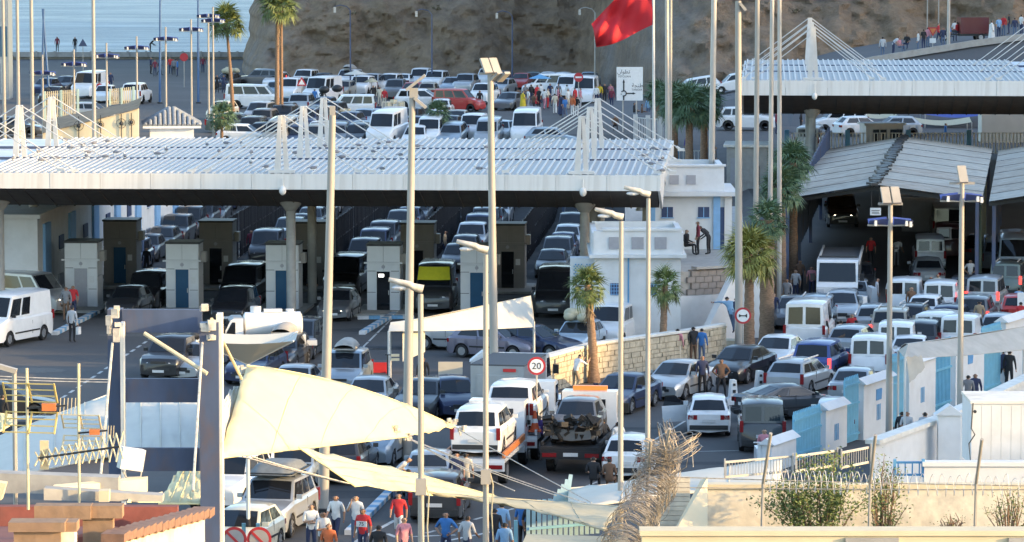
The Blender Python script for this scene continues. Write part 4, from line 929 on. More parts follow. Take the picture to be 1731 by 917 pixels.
# ---- far car park
FPK = [ # x, y, az, type, colour, label
 (386, 152, 200, 'sedan', 'charcoal', 'dark sedan with white roof load below the tall left palm', 'load'), (440, 150, 282, 'suv', 'grey', 'grey off-roader with a brake light on under the cliff', None), (432, 185, 94, 'minibus', 'white', 'white passenger van side-on behind the palm trunks', None),
 (516, 152, 200, 'suv', 'white', 'white off-roader behind the triangular warning sign', None), (492, 170, 196, 'kangoo', 'white', 'white van left of the triangular warning sign', None), (545, 178, 208, 'van', 'white', 'tall white van behind two dark bundles', None),
 (590, 152, 200, 'suv', 'white', 'white off-roader with a pale awning on its roof', 'box'), (612, 164, 196, 'suv', 'white', 'white jeep right of the dark bundles', None), (440, 212, 196, 'mpv', 'silver', 'silver minivan in front of the white passenger van', None),
 (402, 226, 96, 'estate', 'green', 'green-grey estate above the canopy left of the mast', None), (376, 205, 200, 'hatch', 'cream', 'cream hatchback right of the tiled kiosk', None), (592, 200, 270, 'kangoo', 'white', 'white van with two side windows beside the sunlit crates', None),
 (628, 160, 196, 'suv', 'silver', 'silver off-roader in the back row left of the floodlight', None), (660, 158, 196, 'mpv', 'white', 'white minivan in the back row behind the parasol', None), (712, 186, 96, 'mpv', 'white', 'long white minivan side-on behind the floodlight pole', None),
 (737, 154, 198, 'suv', 'white', 'white off-roader under the cliff behind the long minivan', None), (765, 160, 200, 'hatch', 'bluesilver', 'blue-grey hatchback under the cliff left of the red van', None), (788, 160, 194, 'suv', 'silver', 'silver off-roader behind the red van', None),
 (776, 190, 108, 'kangoo', 'red', 'bright red compact van', None), (748, 200, 6, 'hatch', 'white', 'small white hatchback in front of the red van', None), (818, 178, 200, 'suv', 'white', 'white off-roader beside the man in black', None), (850, 162, 205, 'hatch', 'silver', 'silver hatchback at the far end behind the floodlights', None),
 (862, 188, 205, 'sedan', 'grey', 'grey sedan left of the crowd', None), (990, 178, 190, 'van', 'white', 'white van behind the no-entry sign', None), (930, 164, 268, 'minibus', 'white', 'white minibus behind the crowd', None), (960, 166, 200, 'kangoo', 'white', 'white van between the minibus and the no-entry sign', None),
 (890, 252, 188, 'van', 'white', 'white van with rounded cab facing us above the canopy', None), (800, 240, 192, 'cargo', 'white', 'white van left of the tall floodlight pole', None), (655, 254, 200, 'van', 'white', 'white van with sunlit roof above the middle of the canopy', None), (728, 252, 190, 'kangoo', 'white', 'white van below the small fan palm', None),
 (826, 256, 190, 'kangoo', 'silver', 'silver van right of the small fan palm', None), (765, 256, 192, 'estate', 'bluesilver', 'blue-grey estate above the canopy near the small palm', None), (702, 240, 190, 'mpv', 'navy', 'navy minivan beside the lower floodlight pole', None), (640, 218, 98, 'sedan', 'silver', 'silver sedan parked side-on behind the sunlit crates', None),
 (695, 218, 200, 'hatch', 'charcoal', 'charcoal hatchback behind the floodlight pole base', None), (590, 226, 196, 'estate', 'navy', 'navy estate right of the mast of the canopy', None), (560, 212, 200, 'mpv', 'charcoal', 'charcoal minivan behind the twin masts', None), (612, 244, 200, 'sedan', 'silver', 'silver sedan under the right stay of the mast', None),
 (540, 246, 192, 'hatch', 'white', 'white hatchback between the twin masts', None), (456, 246, 98, 'sedan', 'charcoal', 'charcoal sedan just left of the mast', None), (415, 250, 96, 'hatch', 'white', 'white hatchback low above the canopy roof edge at left', None), (520, 226, 194, 'suv', 'navy', 'navy off-roader seen between the masts', None),
 (760, 232, 194, 'sedan', 'charcoal', 'charcoal sedan behind the small fan palm', None), (935, 256, 96, 'hatch', 'bluesilver', 'blue-grey car whose roof just clears the canopy', None), (480, 208, 200, 'hatch', 'charcoal', 'charcoal hatchback at the foot of the dark palm', None), (672, 238, 194, 'sedan', 'grey', 'grey sedan wedged between white vans', None),
 (640, 178, 196, 'pick', 'white', '', None),
 (1262, 222, 96, 'suv', 'white', 'white off-roader with dark roof side-on between the lamp poles', None), (1340, 205, 270, 'suv', 'black', 'black off-roader in shade under the right canopy', None), (1418, 226, 262, 'kangoo', 'white', 'white compact van nose left right of the concrete column', None), (1456, 232, 70, 'hatch', 'white', 'white hatchback with its back to the compact van', None),
 (1372, 262, 20, 'kangoo', 'white', 'white van behind the white railing left of the column', None), (1560, 212, 268, 'estate', 'pale', 'pale blue estate under the right canopy behind the canvas', None), (1510, 232, 262, 'hatch', 'silver', 'silver hatchback behind the small white cabin', None),
 (112, 158, 200, 'sedan', 'charcoal', 'charcoal sedan by the winged lamp posts at far left', None), (152, 168, 200, 'van', 'white', 'white van behind the sunlit fence at far left', None), (157, 206, 100, 'hatch', 'silver', 'silver hatchback behind the sunlit fence', None), (78, 162, 200, 'hatch', 'navy', 'navy hatchback below the leaning blue poles', None), (22, 232, 96, 'sedan', 'charcoal', 'charcoal sedan behind the leftmost masts', None),
]
for (x, y, az, ty, c, lab, rf) in FPK:
    if ty == 'pick': continue
    car(x, y, az, ty, c, lab, lod=0, roof=rf, group='cars in the far car park', lit='brake' if 'brake' in lab else None)
rf_ = random.Random(21); used = [(f[0], f[1]) for f in FPK]; fc = ['white', 'silver', 'charcoal', 'red', 'navy', 'grey', 'white', 'bluesilver', 'black', 'beige', 'green']; ft = ['hatch', 'sedan', 'mpv', 'hatch', 'estate', 'kangoo', 'sedan', 'suv']
for (yy, x0, x1, st, nm) in ((151, 470, 1000, 24, 'backmost row under the cliff'), (168, 470, 740, 28, 'second row from the cliff'), (196, 480, 620, 36, 'middle row of the far car park'), (222, 420, 800, 32, 'third row above the canopy'), (240, 430, 880, 32, 'second row above the canopy'), (256, 400, 960, 34, 'row right behind the canopy roof'), (176, 90, 240, 46, 'far left by the winged lamps')):
    k = 0; x = x0
    while x < x1:
        xx = x + rf_.uniform(-5, 5)
        if all(abs(xx - u) > 22 or abs(yy - v) > 9 for u, v in used) and not (yy > 190 and 700 < xx < 860 and yy < 215):
            used.append((xx, yy)); c = fc[rf_.randrange(11)]; ty = ft[rf_.randrange(8)]
            car(xx, yy + rf_.uniform(-2, 2), rf_.choice([190, 194, 198, 12, 186]), ty, c, '%s %s, plain car %s from left, %s' % (c.replace('bluesilver', 'blue-silver'), TY[ty]['n'].replace('_', ' '), ordw(k), nm), lod=0, group='cars in the far car park'); k += 1
        x += st
for (x, X_, az, ty, c, lab) in ((1178, 155, 268, 'mpv', 'white', 'white minivan climbing the upper road left of a lamp pole'), (1246, 150, 268, 'hatch', 'white', 'white hatchback on the upper road behind the lit pole')):
    P = atY(x, X_, 189); t_ = car(x, X_, az, ty, c, lab, lod=0, z=roadz(P.x), group='cars on the upper road'); t_.location = (P.x, 190 * K, roadz(P.x))
    t_.rotation_euler = (-0.18, 0, -R(az))
# ------------------------------------------------------------------ lorries, recovery trucks, scooter, tricycle
def wheels(t, pts, r=0.42, w=0.28):
    m = MB(); m.cyl((-w / 2, 0, 0), (w / 2, 0, 0), r, n=18); me = m.mesh('wheel', M['black'], 40); m = MB(); m.cyl((-w / 2 - 0.02, 0, 0), (w / 2 + 0.02, 0, 0), r * 0.55, n=12); rm = m.mesh('rim', M['rim'], 40)
    for (x, y) in pts: o = obj('wheel', me, t, (x, y, r)); obj('rim', rm, o)
def cab(t, yf, W, zt, m, L=1.7, zb=0.5, beacon=False):
    """cab whose nose is at local y = yf, pointing +y"""
    b = MB(); y0 = yf - L
    prof = [(yf, zb), (yf, 1.15), (yf - 0.25, 1.35), (yf - 0.6, zt - 0.08), (yf - 0.75, zt), (y0, zt), (y0, zb)]
    b.prism([(-W / 2, y, z) for y, z in prof], (W, 0, 0)); b.build('cab', m, t)
    w = MB(); w.poly([(-W / 2 + 0.1, yf - 0.235, 1.40), (W / 2 - 0.1, yf - 0.235, 1.40), (W / 2 - 0.14, yf - 0.56, zt - 0.14), (-W / 2 + 0.14, yf - 0.56, zt - 0.14)]); w.build('windscreen', M['glass'], t)
    for s in (-1, 1):
        w = MB(); w.prism([(s * (W / 2 + 0.005), yf - 0.36, 1.38), (s * (W / 2 + 0.005), y0 + 0.35, 1.38), (s * (W / 2 + 0.005), y0 + 0.35, zt - 0.16), (s * (W / 2 + 0.005), yf - 0.66, zt - 0.16)], (s * 0.01, 0, 0)); w.build('side_window', M['glass'], t)
        w = MB(); w.box((s * (W / 2 - 0.22), yf + 0.01, 0.95), (0.3, 0.06, 0.18)); w.build('headlight', M['hlamp'], t)
        w = MB(); w.box((s * (W / 2 + 0.2), yf - 0.3, 1.62), (0.22, 0.1, 0.36)); w.bar((s * W / 2, yf - 0.35, 1.5), (s * (W / 2 + 0.2), yf - 0.3, 1.5), 0.03); w.build('mirror', M['black'], t)
    w = MB(); w.box((0, yf + 0.02, 0.62), (W * 0.98, 0.1, 0.26)); w.build('bumper', M['dark'], t)
    w = MB(); w.box((0, y0 - 0.005, zt - 0.5), (W * 0.6, 0.02, 0.45)); w.build('rear_window', M['glass'], t)
    if beacon:
        w = MB(); w.box((0, y0 + 0.35, zt + 0.1), (W * 0.62, 0.26, 0.16)); w.build('beacon_bar', M['amber'], t)
def place(x, y, az, half): P = ground(x, y); a = R(az); P = P * ((P.y + half) / P.y); P.z = gz(P.x, P.y); return P, -a
# long lorry facing us
P, rz = place(1420, 526, 186, 6.2); t = thing('flatbed_lorry', 'long white lorry with grey covered bed facing us below the shed ramp', 'lorry', P, rz, Q)
cab(t, 6.1, 2.05, 2.45, CP['white'], 1.9); b = MB(); b.box((0, -0.9, 1.5), (2.0, 10.0, 1.35)); b.build('cargo_bed', M['asphalt2'], t)
for s in (-1, 1): b = MB(); b.box((s * 1.02, -0.9, 2.2), (0.1, 10.0, 0.16)); b.build('side_rail', M['steelwhite'], t)
b = MB(); b.box((0, 4.15, 2.5), (1.9, 0.08, 0.1)); b.box((0, 4.15, 2.3), (1.9, 0.06, 0.06)); b.build('headboard', M['dark'], t)
wheels(t, [(s * 0.85, y) for s in (-1, 1) for y in (5.0, -2.5, -3.6)])
# tank lorry
P, rz = place(450, 622, 262, 1.4); t = thing('tank_lorry', 'small white tank lorry with black lettering on its barrel', 'lorry', P, rz, C_)
cab(t, 2.2, 1.7, 2.1, CP['white'], 1.15)
b = MB(); b.tube([(0, 1.0, 1.72), (0, 0.92, 1.72), (0, -1.5, 1.72), (0, -1.58, 1.72)], [0.44, 0.58, 0.58, 0.44], n=24); b.build('tank', CP['white'], t, angle=40)
b = MB(); b.cyl((0, 0.45, 2.25), (0, 0.45, 2.55), 0.24, n=14); b.box((0, -0.3, 2.36), (0.4, 0.8, 0.14)); b.cyl((0, -1.05, 2.25), (0, -1.05, 2.42), 0.18, n=12); b.build('hatch', CP['white'], t)
b = MB(); b.box((0, -0.2, 0.95), (0.9, 4.0, 0.22)); b.box((0, -1.55, 1.1), (1.7, 0.25, 0.5)); b.build('chassis', CP['white'], t)
for yy, sz, tx in ((0.0, 0.3, '58 UF91'),): lettering(tx, sz, M['signblack'], (0.60, -0.35, 1.8), t, R(90), sx=0.85)
b = MB(); b.box((0.575, -0.35, 1.55), (0.02, 1.1, 0.03)); b.build('stripe', M['reflect'], t)
wheels(t, [(s * 0.75, y) for s in (-1, 1) for y in (1.8, -1.4)], 0.4)
def tow(label, x, y, az, L, colr, rails, cabm, beacon=True, zb=1.0):
    P, rz = place(x, y, az, L / 2); t = thing('recovery_truck', label, 'truck', P, rz, 'recovery trucks')
    W = 2.15; b = MB(); b.box((0, -0.9, zb - 0.08), (W, L - 1.9, 0.14)); b.box((0, -0.5, zb - 0.3), (0.9, L - 1.4, 0.3)); b.build('bed', colr, t)
    b = MB(); b.box((0, -L / 2 + 0.05, zb - 0.28), (W, 0.12, 0.3)); b.build('tail_board', colr, t)
    for s in (-1, 1):
        b = MB(); b.box((s * (W / 2 - 0.32), -L / 2 - 0.02, zb - 0.28), (0.5, 0.04, 0.14)); b.build('taillight', M['tlamp'], t)
        b = MB(); b.box((s * (W / 2 - 0.05), -0.9, zb + 0.12), (0.08, L - 1.95, 0.2 if rails else 0.12)); b.build('side_rail', rails or colr, t)
    b = MB(); b.box((0, -L / 2 - 0.02, zb - 0.26), (0.52, 0.03, 0.13)); b.build('number_plate', M['plate'], t)
    cab(t, L / 2, 2.0, 2.35, cabm, 1.6, beacon=beacon)
    wheels(t, [(s * 0.85, yy) for s in (-1, 1) for yy in (L / 2 - 0.9, -L / 2 + 1.3)]); return t, P, rz
tw, P, rz = tow('dark recovery truck with its back to us, carrying a wrecked grey car', 985, 806, 8, 7.0, M['black'], None, CP['white'])
bx = P + Vector((math.sin(R(8)), math.cos(R(8)), 0)) * -1.25
w_ = car(985, 760, 192, 'hatch', 'grey', 'wrecked silver-grey car with a crushed front on the recovery truck', group='recovery trucks'); w_.location = (bx.x, bx.y, 1.0); w_.rotation_euler = (0, 0, -R(188))
for ch in list(w_.children):
    if ch.name.split('.')[0] in ('headlight', 'grille', 'number_plate', 'bumper'): bpy.data.objects.remove(ch)
b = MB(); rr = random.Random(4)
for k in range(46):
    m = Matrix.Rotation(rr.uniform(0, 6), 3, 'X') @ Matrix.Rotation(rr.uniform(0, 6), 3, 'Y')
    b.box((rr.uniform(-.85, .85), 1.92 + rr.uniform(-.15, .22), rr.uniform(.35, 1.0)), (rr.uniform(.1, .5), rr.uniform(.03, .2), rr.uniform(.08, .35)), mtx=m)
b.build('crushed_front', mat('scorched_metal', (0.03, 0.028, 0.026), 0.7, metal=0.3, var=0.4, scale=9), w_)
b = MB(); b.grid(lambda u, v: ((u - .5) * 1.5, 1.0 + .95 * v, .97 + 0.12 * math.sin(u * 9) * v - 0.3 * v * v + 0.06 * math.sin(v * 12)), 10, 6); b.build('buckled_bonnet', CP['grey'], w_)
tw2, P2, rz2 = tow('white recovery truck with orange-red side rails, sunlit on its right', 826, 826, 8, 7.2, CP['white'], M['orange'], CP['white'], False)
f12 = Vector((math.sin(R(8)), math.cos(R(8)), 0))
c2 = car(800, 780, 12, 'mpv', 'white', 'white minivan loaded on the orange-railed recovery truck', group='recovery trucks'); c2.location = tuple(P2 - f12 * 1.0 + Vector((0, 0, 0.95)))
tw3, P3, rz3 = tow('white recovery truck standing just behind the orange-railed one', 880, 785, 8, 7.0, CP['white'], CP['white'], CP['white'], False)
c3 = car(855, 740, 12, 'suv', 'white', 'white off-roader with dark spare wheel on the rear recovery truck', group='recovery trucks'); c3.location = tuple(P3 - f12 * 0.9 + Vector((0, 0, 1.0)))
tb = MB(); tb.cyl((0, -2.25, 0.75), (0, -2.42, 0.75), 0.34, n=18); tb.build('spare_wheel', M['black'], c3, angle=40)
P, rz = place(866, 722, 12, 3); t = thing('box_truck', 'white box truck with grey roof and red panel beyond the recovery trucks', 'truck', P, rz, 'recovery trucks')
b = MB(); b.box((0, -0.7, 1.55), (2.1, 4.2, 1.5)); b.build('box', CP['silver'], t); b = MB(); b.box((0, -0.7, 2.33), (2.14, 4.2, 0.06)); b.build('roof', M['asphalt2'], t)
b = MB(); b.box((0, -2.83, 1.55), (1.6, 0.06, 0.8)); b.build('rear_door', CP['silver'], t); b = MB(); b.box((0.5, -2.88, 2.15), (0.5, 0.04, 0.12)); b.build('warning_panel', M['red'], t)
cab(t, 3, 2.0, 2.3, CP['white'], 1.5); wheels(t, [(s * 0.85, yy) for s in (-1, 1) for yy in (2.1, -1.6)])
car(730, 846, 6, 'sedan', 'bluesilver', 'silver-green sedan with red tail lights behind the thin lamp pole', group='recovery trucks')
car(938, 748, 196, 'hatch', 'white', 'white car with open door left of the wrecked car', group='recovery trucks', door=1)
car(1418, 745, 0, 'hatch', 'white', 'x', group=Q) if False else None
# traffic cone on the rear truck, cones on the road
def cone(P, h, m, label, base=True):
    t = thing('traffic_cone', label, 'cone', P, 0, 'cones'); b = MB(); b.tube([(0, 0, 0.05), (0, 0, h * .45), (0, 0, h)], [h * .24, h * .14, h * .06], n=14); b.build('cone', m, t, angle=40)
    b = MB(); b.box((0, 0, 0.03), (h * .62, h * .62, 0.06)); b.build('base', m, t)
    b = MB(); b.tube([(0, 0, h * .42), (0, 0, h * .62)], [h * .155, h * .118], n=14, cap=False); b.build('band', M['signwhite'], t)
cone(P3 + f12 * -3.2 + Vector((0.95, 0, 1.12)), 0.75, mat('cone_orange', (0.6, 0.10, 0.03), 0.6, var=0.05), 'orange traffic cone on the bed of the rear recovery truck')
for (x, y, lab) in ((1239, 684, 'white plastic cone barrier behind the white hatchback'), (1284, 668, 'broad white plastic barrier block near the dark coupe')):
    P = at(x, y); t = thing('plastic_barrier', lab, 'barrier', P, 0.2, 'white plastic barriers'); w = 0.8 if x < 1260 else 0.95
    b = MB(); b.prism([(-w / 2, -.2, 0), (w / 2, -.2, 0), (w / 2 * .85, -.2, .2), (w * .2, -.2, .3), (w * .12, -.2, 1.0), (-w * .12, -.2, 1.0), (-w * .2, -.2, .3), (-w / 2 * .85, -.2, .2)], (0, .4, 0)); b.build('shell', CP['white'], t)
    b = MB(); b.box((0, -.21, .55), (.12, .03, .12)); b.box((0, -.21, .82), (.1, .03, .1)); b.build('slot', M['dark'], t)
for (x, y, lab, rz_) in ((1462, 545, 'white concrete barrier beside the sitting people', 0.5), (1478, 530, 'white concrete barrier right of the sitting people', 0.1)):
    P = at(x, y); b = MB(); b.prism([(-.4, 0, 0), (.4, 0, 0), (.16, 0, .5), (.12, 0, 1.25), (-.12, 0, 1.25), (-.16, 0, .5)], (0, 1.4, 0)); b.build('plastic_barrier', M['white']).location = P; o = bpy.context.scene.collection.objects[-1]; tag(o, lab, 'barrier', 'white plastic barriers'); o.rotation_euler = (0, 0, rz_)
# scooter at the charcoal van
P = at(1287, 795); t = thing('scooter', 'white motor scooter behind the charcoal van', 'scooter', P, R(185)); wheels(t, [(0, .6), (0, -.6)], 0.25, 0.12)
b = MB(); b.prism([(-.16, .5, .25), (-.16, -.75, .35), (-.16, -.7, .8), (-.16, -.1, .75), (-.16, .1, .35), (-.16, .42, .4)], (.32, 0, 0)); b.build('body', CP['white'], t)
b = MB(); b.prism([(-.2, .62, .3), (-.2, .5, 1.0), (-.2, .42, 1.0), (-.2, .5, .3)], (.4, 0, 0)); b.bar((-.35, .45, 1.05), (.35, .45, 1.05), .04); b.build('leg_shield', CP['white'], t)
b = MB(); b.cyl((0, .52, .9), (0, .62, .88), .09, n=12); b.build('headlight', M['hlamp'], t)
# cargo tricycle on the upper road
P = atY(1640, 78, 189); P.z = roadz(P.x); t = thing('cargo_tricycle', 'maroon cargo tricycle with a high covered box on the upper road', 'tricycle', P, R(98))
b = MB(); b.box((0, -.2, 1.25), (1.35, 2.3, 1.3)); b.build('cargo_box', CP['maroon'], t); b = MB(); b.box((0, -.2, .5), (1.2, 2.3, .16)); b.bar((0, .9, .5), (0, 2.1, .6), .1); b.bar((0, 2.05, .5), (0, 1.85, 1.25), .07); b.bar((-.4, 1.8, 1.25), (.4, 1.8, 1.25), .05); b.box((0, 1.4, .8), (.3, .5, .16)); b.build('frame', M['dark'], t)
wheels(t, [(-.6, -.7), (.6, -.7), (0, 2.15)], .32, .14)
# white guard cabin with flags of canvas on the upper level
P = Vector((atY(1490, 240, 161.5).x, 161.5 * K, 3.0)); t = thing('guard_cabin', 'small white guard cabin with dark windows behind the shed roof', 'cabin', P, 0.15)
b = MB(); b.box((0, 0, 1.1), (2.6, 1.8, 2.2)); b.build('wall', M['white'], t); b = MB(); b.box((0, 0, 2.26), (2.9, 2.1, .14)); b.build('roof', M['white'], t)
for x, w in ((-.6, .42), (-.1, .42), (.8, .8)): b = MB(); b.box((x, -.92, 1.3), (w, .05, 1.2)); b.build('window', M['glass'], t)
def awning(px, py, Y, w, d, h, m, label):
    P = atY(px, py, Y); t = thing('canvas_awning', label, 'awning', (P.x, P.y, gz(P.x, P.y)), 0, 'awnings under the right canopy'); H = P.z - gz(P.x, P.y)
    b = MB(); b.grid(lambda u, v: ((u - .5) * w, (v - .5) * d, H + h * (1 - abs(2 * v - 1)) - .25 * math.sin(math.pi * u)), 8, 6); b.build('canvas', m, t)
    for sx in (-1, 1):
        for sy in (-1, 1): b = MB(); b.cyl((sx * w / 2, sy * d / 2, 0), (sx * w / 2, sy * d / 2, H), .04, n=6); b.build('post', M['pole'], t)
awning(1482, 194, 176, 2.8, 2.4, .25, M['beige'], 'beige canvas awning left of the guard cabin')
awning(1590, 205, 172, 4.2, 3, .3, M['beige'], 'beige peaked canvas right of the guard cabin'); awning(1612, 192, 178, 4.6, 3, .4, M['tent'], 'dark blue tent under the right canopy')
P = atY(1690, 215, 166); b = MB(); b.box((1.0, 0, 1.1), (4.4, 2.4, 2.9)); tag(b.build('storage_container', M['sailw'], loc=(P.x, 167 * K, 3.5)), 'pale storage container under the right canopy at the frame edge', 'container')
# ------------------------------------------------------------------ poles and lamps
def mast(px0, px1, ytop, ybot, Y, r0, r1, m, label, z0=None, extra=None, name='lamp_mast', cat='pole', group='tall poles'):
    A = atY(px1, ybot, Y); zb = gz(A.x, A.y) if z0 is None else z0; Bt = atY(px0, ytop, Y); A = Vector((A.x, A.y, zb)); t = thing(name, label, cat, A, 0, group)
    b = MB(); b.tube([(0, 0, 0), ((Bt.x - A.x), 0, Bt.z - zb)], [r0, r1], n=14); b.build('pole', m, t, angle=40)
    b = MB(); b.cyl((0, 0, 0), (0, 0, 0.12), r0 * 2.0, n=10); b.build('base_plate', M['dark'], t)
    return t, Vector((Bt.x - A.x, 0, Bt.z - zb))
def flood(t, top, n, rot, w=0.42, up=0.0):
    for k in range(n):
        b = MB(); mm = Matrix.Rotation(R(rot), 3, 'Z') @ Matrix.Rotation(R(58), 3, 'X')
        off = mm @ Vector(((k - (n - 1) / 2) * (w + 0.06), 0, 0))
        b.box((top.x + off.x, top.y + off.y - 0.1, top.z + 0.32 + up + off.z), (w, 0.66, 0.10), mtx=mm); b.build('floodlight', M['polewhite'], t)
        b = MB(); o2 = mm @ Vector((0, 0, -0.07)); b.box((top.x + off.x + o2.x, top.y + off.y - 0.1 + o2.y, top.z + 0.32 + up + off.z + o2.z), (w * .85, 0.55, 0.02), mtx=mm); b.build('lens', M['hlamp'], t)
    b = MB(); b.bar((top.x - 0.45, top.y, top.z + up), (top.x + 0.45, top.y, top.z + up), 0.09); b.build('bracket', M['polewhite'], t)
# three big floodlight poles on the forecourt
t, tp = mast(562, 546, 195, 882, 77.5, 0.19, 0.11, M['polewhite'], 'broad floodlight pole left of centre passing behind the big sail', 0)
b = MB(); b.box((tp.x, 0, tp.z + .15), (.18, .2, .3)); b.build('lamp_cap', M['polewhite'], t)
t, tp = mast(697, 688, 160, 795, 84.5, 0.19, 0.11, M['polewhite'], 'floodlight pole with one slanted lamp and a lower lamp in mid-picture', 0)
b = MB(); mm = Matrix.Rotation(R(-38), 3, 'Y'); b.box((tp.x + .12, 0, tp.z + .42), (.85, .4, .1), mtx=mm); b.box((tp.x + .05, 0, tp.z + .05), (.3, .25, .35)); b.build('floodlight', M['polewhite'], t); b = MB(); b.box((tp.x + .28, -.05, tp.z - .3), (.55, .3, .1), mtx=Matrix.Rotation(R(40), 3, 'Y')); b.build('floodlight', M['polewhite'], t)
t, tp = mast(829, 836, 125, 698, 93.5, 0.19, 0.12, M['polewhite'], 'tallest floodlight pole near the centre with four bright lamps', 0); flood(t, tp, 2, 35, .36); 
for k in range(2): b = MB(); b.box((tp.x + .22 + .3 * k, -.15, tp.z - .12), (.28, .6, .1), mtx=Matrix.Rotation(R(40), 3, 'Z') @ Matrix.Rotation(R(-35), 3, 'X')); b.build('floodlight', M['polewhite'], t)
# cobra-head street lamps in the foreground
def cobra(px, py, Y, label, box=None):
    H = atY(px, py, Y); t = thing('street_lamp', label, 'street lamp', (H.x, H.y, 0), 0, 'cobra-head street lamps')
    b = MB(); b.tube([(0, 0, 0), (0, 0, H.z - .1)], [.085, .06], n=12); b.build('pole', M['polewhite'], t, angle=40)
    b = MB(); mm = Matrix.Rotation(R(14), 3, 'Y'); 
    def fn(u, v):
        a = 2 * math.pi * v; w = .02 + .115 * math.sin(math.pi * min(1, (u * .9 + .12))) ** .6; p = mm @ Vector((.06 - .80 * u, w * math.cos(a) * 1.1, .10 * math.sin(a) * (1 - .5 * u) + (.03 if u > .3 else 0))); return p + Vector((0, 0, H.z + .02))
    b.grid(fn, 10, 12); b.build('lamp_head', M['lamphead'], t, angle=60)
    b = MB(); p = mm @ Vector((-.45, 0, -.07)); b.ico((p.x, p.y, p.z + H.z), .12, (1.6, .8, .5)); b.build('lens', M['hlamp'], t)
    if box: Bx = atY(px, box, Y); b = MB(); b.box((0, -.1, Bx.z), (.24, .22, .36)); b.build('junction_box', M['polewhite'], t); b = MB(); b.tube([(.1, -.12, Bx.z + .1), (.18, -.14, Bx.z - .2), (.14, -.12, Bx.z - .9), (.2, -.1, Bx.z - 2)], .018, n=5); b.build('cable', M['beige'], t)
cobra(1096, 330, 69, 'street lamp highest of the four cobra heads, beside the customs building'); cobra(1050, 368, 64, 'street lamp with grey cobra head just left of the small palm')
cobra(821, 424, 57.5, 'street lamp whose thin pole crosses the tall floodlight pole', 805); cobra(711, 490, 52.5, 'lowest and nearest cobra-head street lamp, with a junction box', 822)
# poles with blue reflector wings
def winged(px, ybar, ytop, Y, sp, label, lamps=0, r=.10, z0=None, m=None):
    A = atY(px, ybar, Y); g = gz(A.x, A.y) if z0 is None else z0; T_ = atY(px, ytop, Y); t = thing('winged_lamp', label, 'street lamp', (A.x, A.y, g), 0, 'lamp posts with blue wings'); zb = A.z - g
    b = MB(); b.tube([(0, 0, 0), (0, 0, T_.z - g)], [r, r * .7], n=12); b.build('pole', m or M['polewhite'], t, angle=40)
    b = MB(); b.bar((-sp / 2, 0, zb), (sp / 2, 0, zb), .07); b.build('cross_arm', M['pole'], t)
    for s in (-1, 1):
        b = MB(); b.grid(lambda u, v: (s * (.10 + (sp * .42) * u), (v - .5) * .9, zb - .02 + (.30 - .14 * u) * abs(2 * v - 1) + .06 * u), 4, 6); b.build('wing', M['wing'], t)
        for k in range(2 if s > 0 else 1): b = MB(); b.box((s * sp * (.34 + .09 * k), -.25, zb + .1 - .04 * k), (.09, .3, .2)); b.build('spotlight', M['signwhite'], t)
    if lamps: flood(t, Vector((0, 0, T_.z - g)), lamps, 12, .32)
    return t
for i, (px, yb, yt, Y) in enumerate(((72, 127, 93, 158), (125, 112, 84, 160), (180, 98, 73, 162), (231, 84, 62, 164), (280, 69, 46, 166), (323, 53, 33, 168), (360, 38, 12, 170), (352, 30, 24, 176))):
    winged(px, yb, yt, Y, 1.75, 'blue-winged lamp post, %s in the row rising from the left' % ordw(i), 0, .085)
winged(1505, 381, 345, 86, 1.65, 'blue-winged lamp post with two floodlights before the shed', 2, .12, 0); winged(1626, 340, 310, 84, 1.55, 'blue-winged lamp post with a single floodlight at right', 1, .12, 0)
# plain masts
for (x0, x1, Y, r, m, lab) in ((4, 8, 150, .13, 'polewhite', 'sunlit mast at the extreme left'), (28, 32, 150, .13, 'polewhite', 'second sunlit mast from the left edge'), (52, 55, 150, .14, 'polewhite', 'third sunlit mast from the left edge'), (157, 159, 148, .14, 'polewhite', 'sunlit mast standing alone before the sea'),
   (1127, 1130, 140, .15, 'pole', 'grey mast right of the flagpole'), (1134, 1133, 143, .12, 'polewhite', 'thin pale mast behind the grey mast'), (1208, 1201, 120, .18, 'pole', 'thick grey mast standing left of the sunlit mast'), (1281, 1278, 112, .14, 'polewhite', 'mast second right of the sunlit mast'), (1306, 1302, 116, .13, 'pole', 'left of two close grey masts by the small palms'), (1318, 1319, 118, .13, 'pole', 'right of two close grey masts by the small palms')):
    mast(x0, x1, -60, 200, Y, r, r * .75, M[m], lab)
t, tp = mast(1248, 1250, 2, 420, 104, .18, .13, M['polewhite'], 'sunlit mast with a small floodlight ending behind the big palm crown'); b = MB(); b.box((tp.x + .2, -.1, tp.z - .25), (.4, .3, .12), mtx=Matrix.Rotation(R(50), 3, 'Y')); b.build('floodlight', M['polewhite'], t)
for (x0, x1, lab) in ((74, 70, 'upright blue pole left of the leaning one'), (72, 84, 'leaning blue pole at far left'), (271, 270, 'blue lamp mast before the sea'), (335, 335, 'blue lamp mast right of the no-stopping disc')):
    mast(x0, x1, -30 if x0 > 100 else 15, 135, 200, .11, .08, M['bluemast'], lab, group='blue masts')
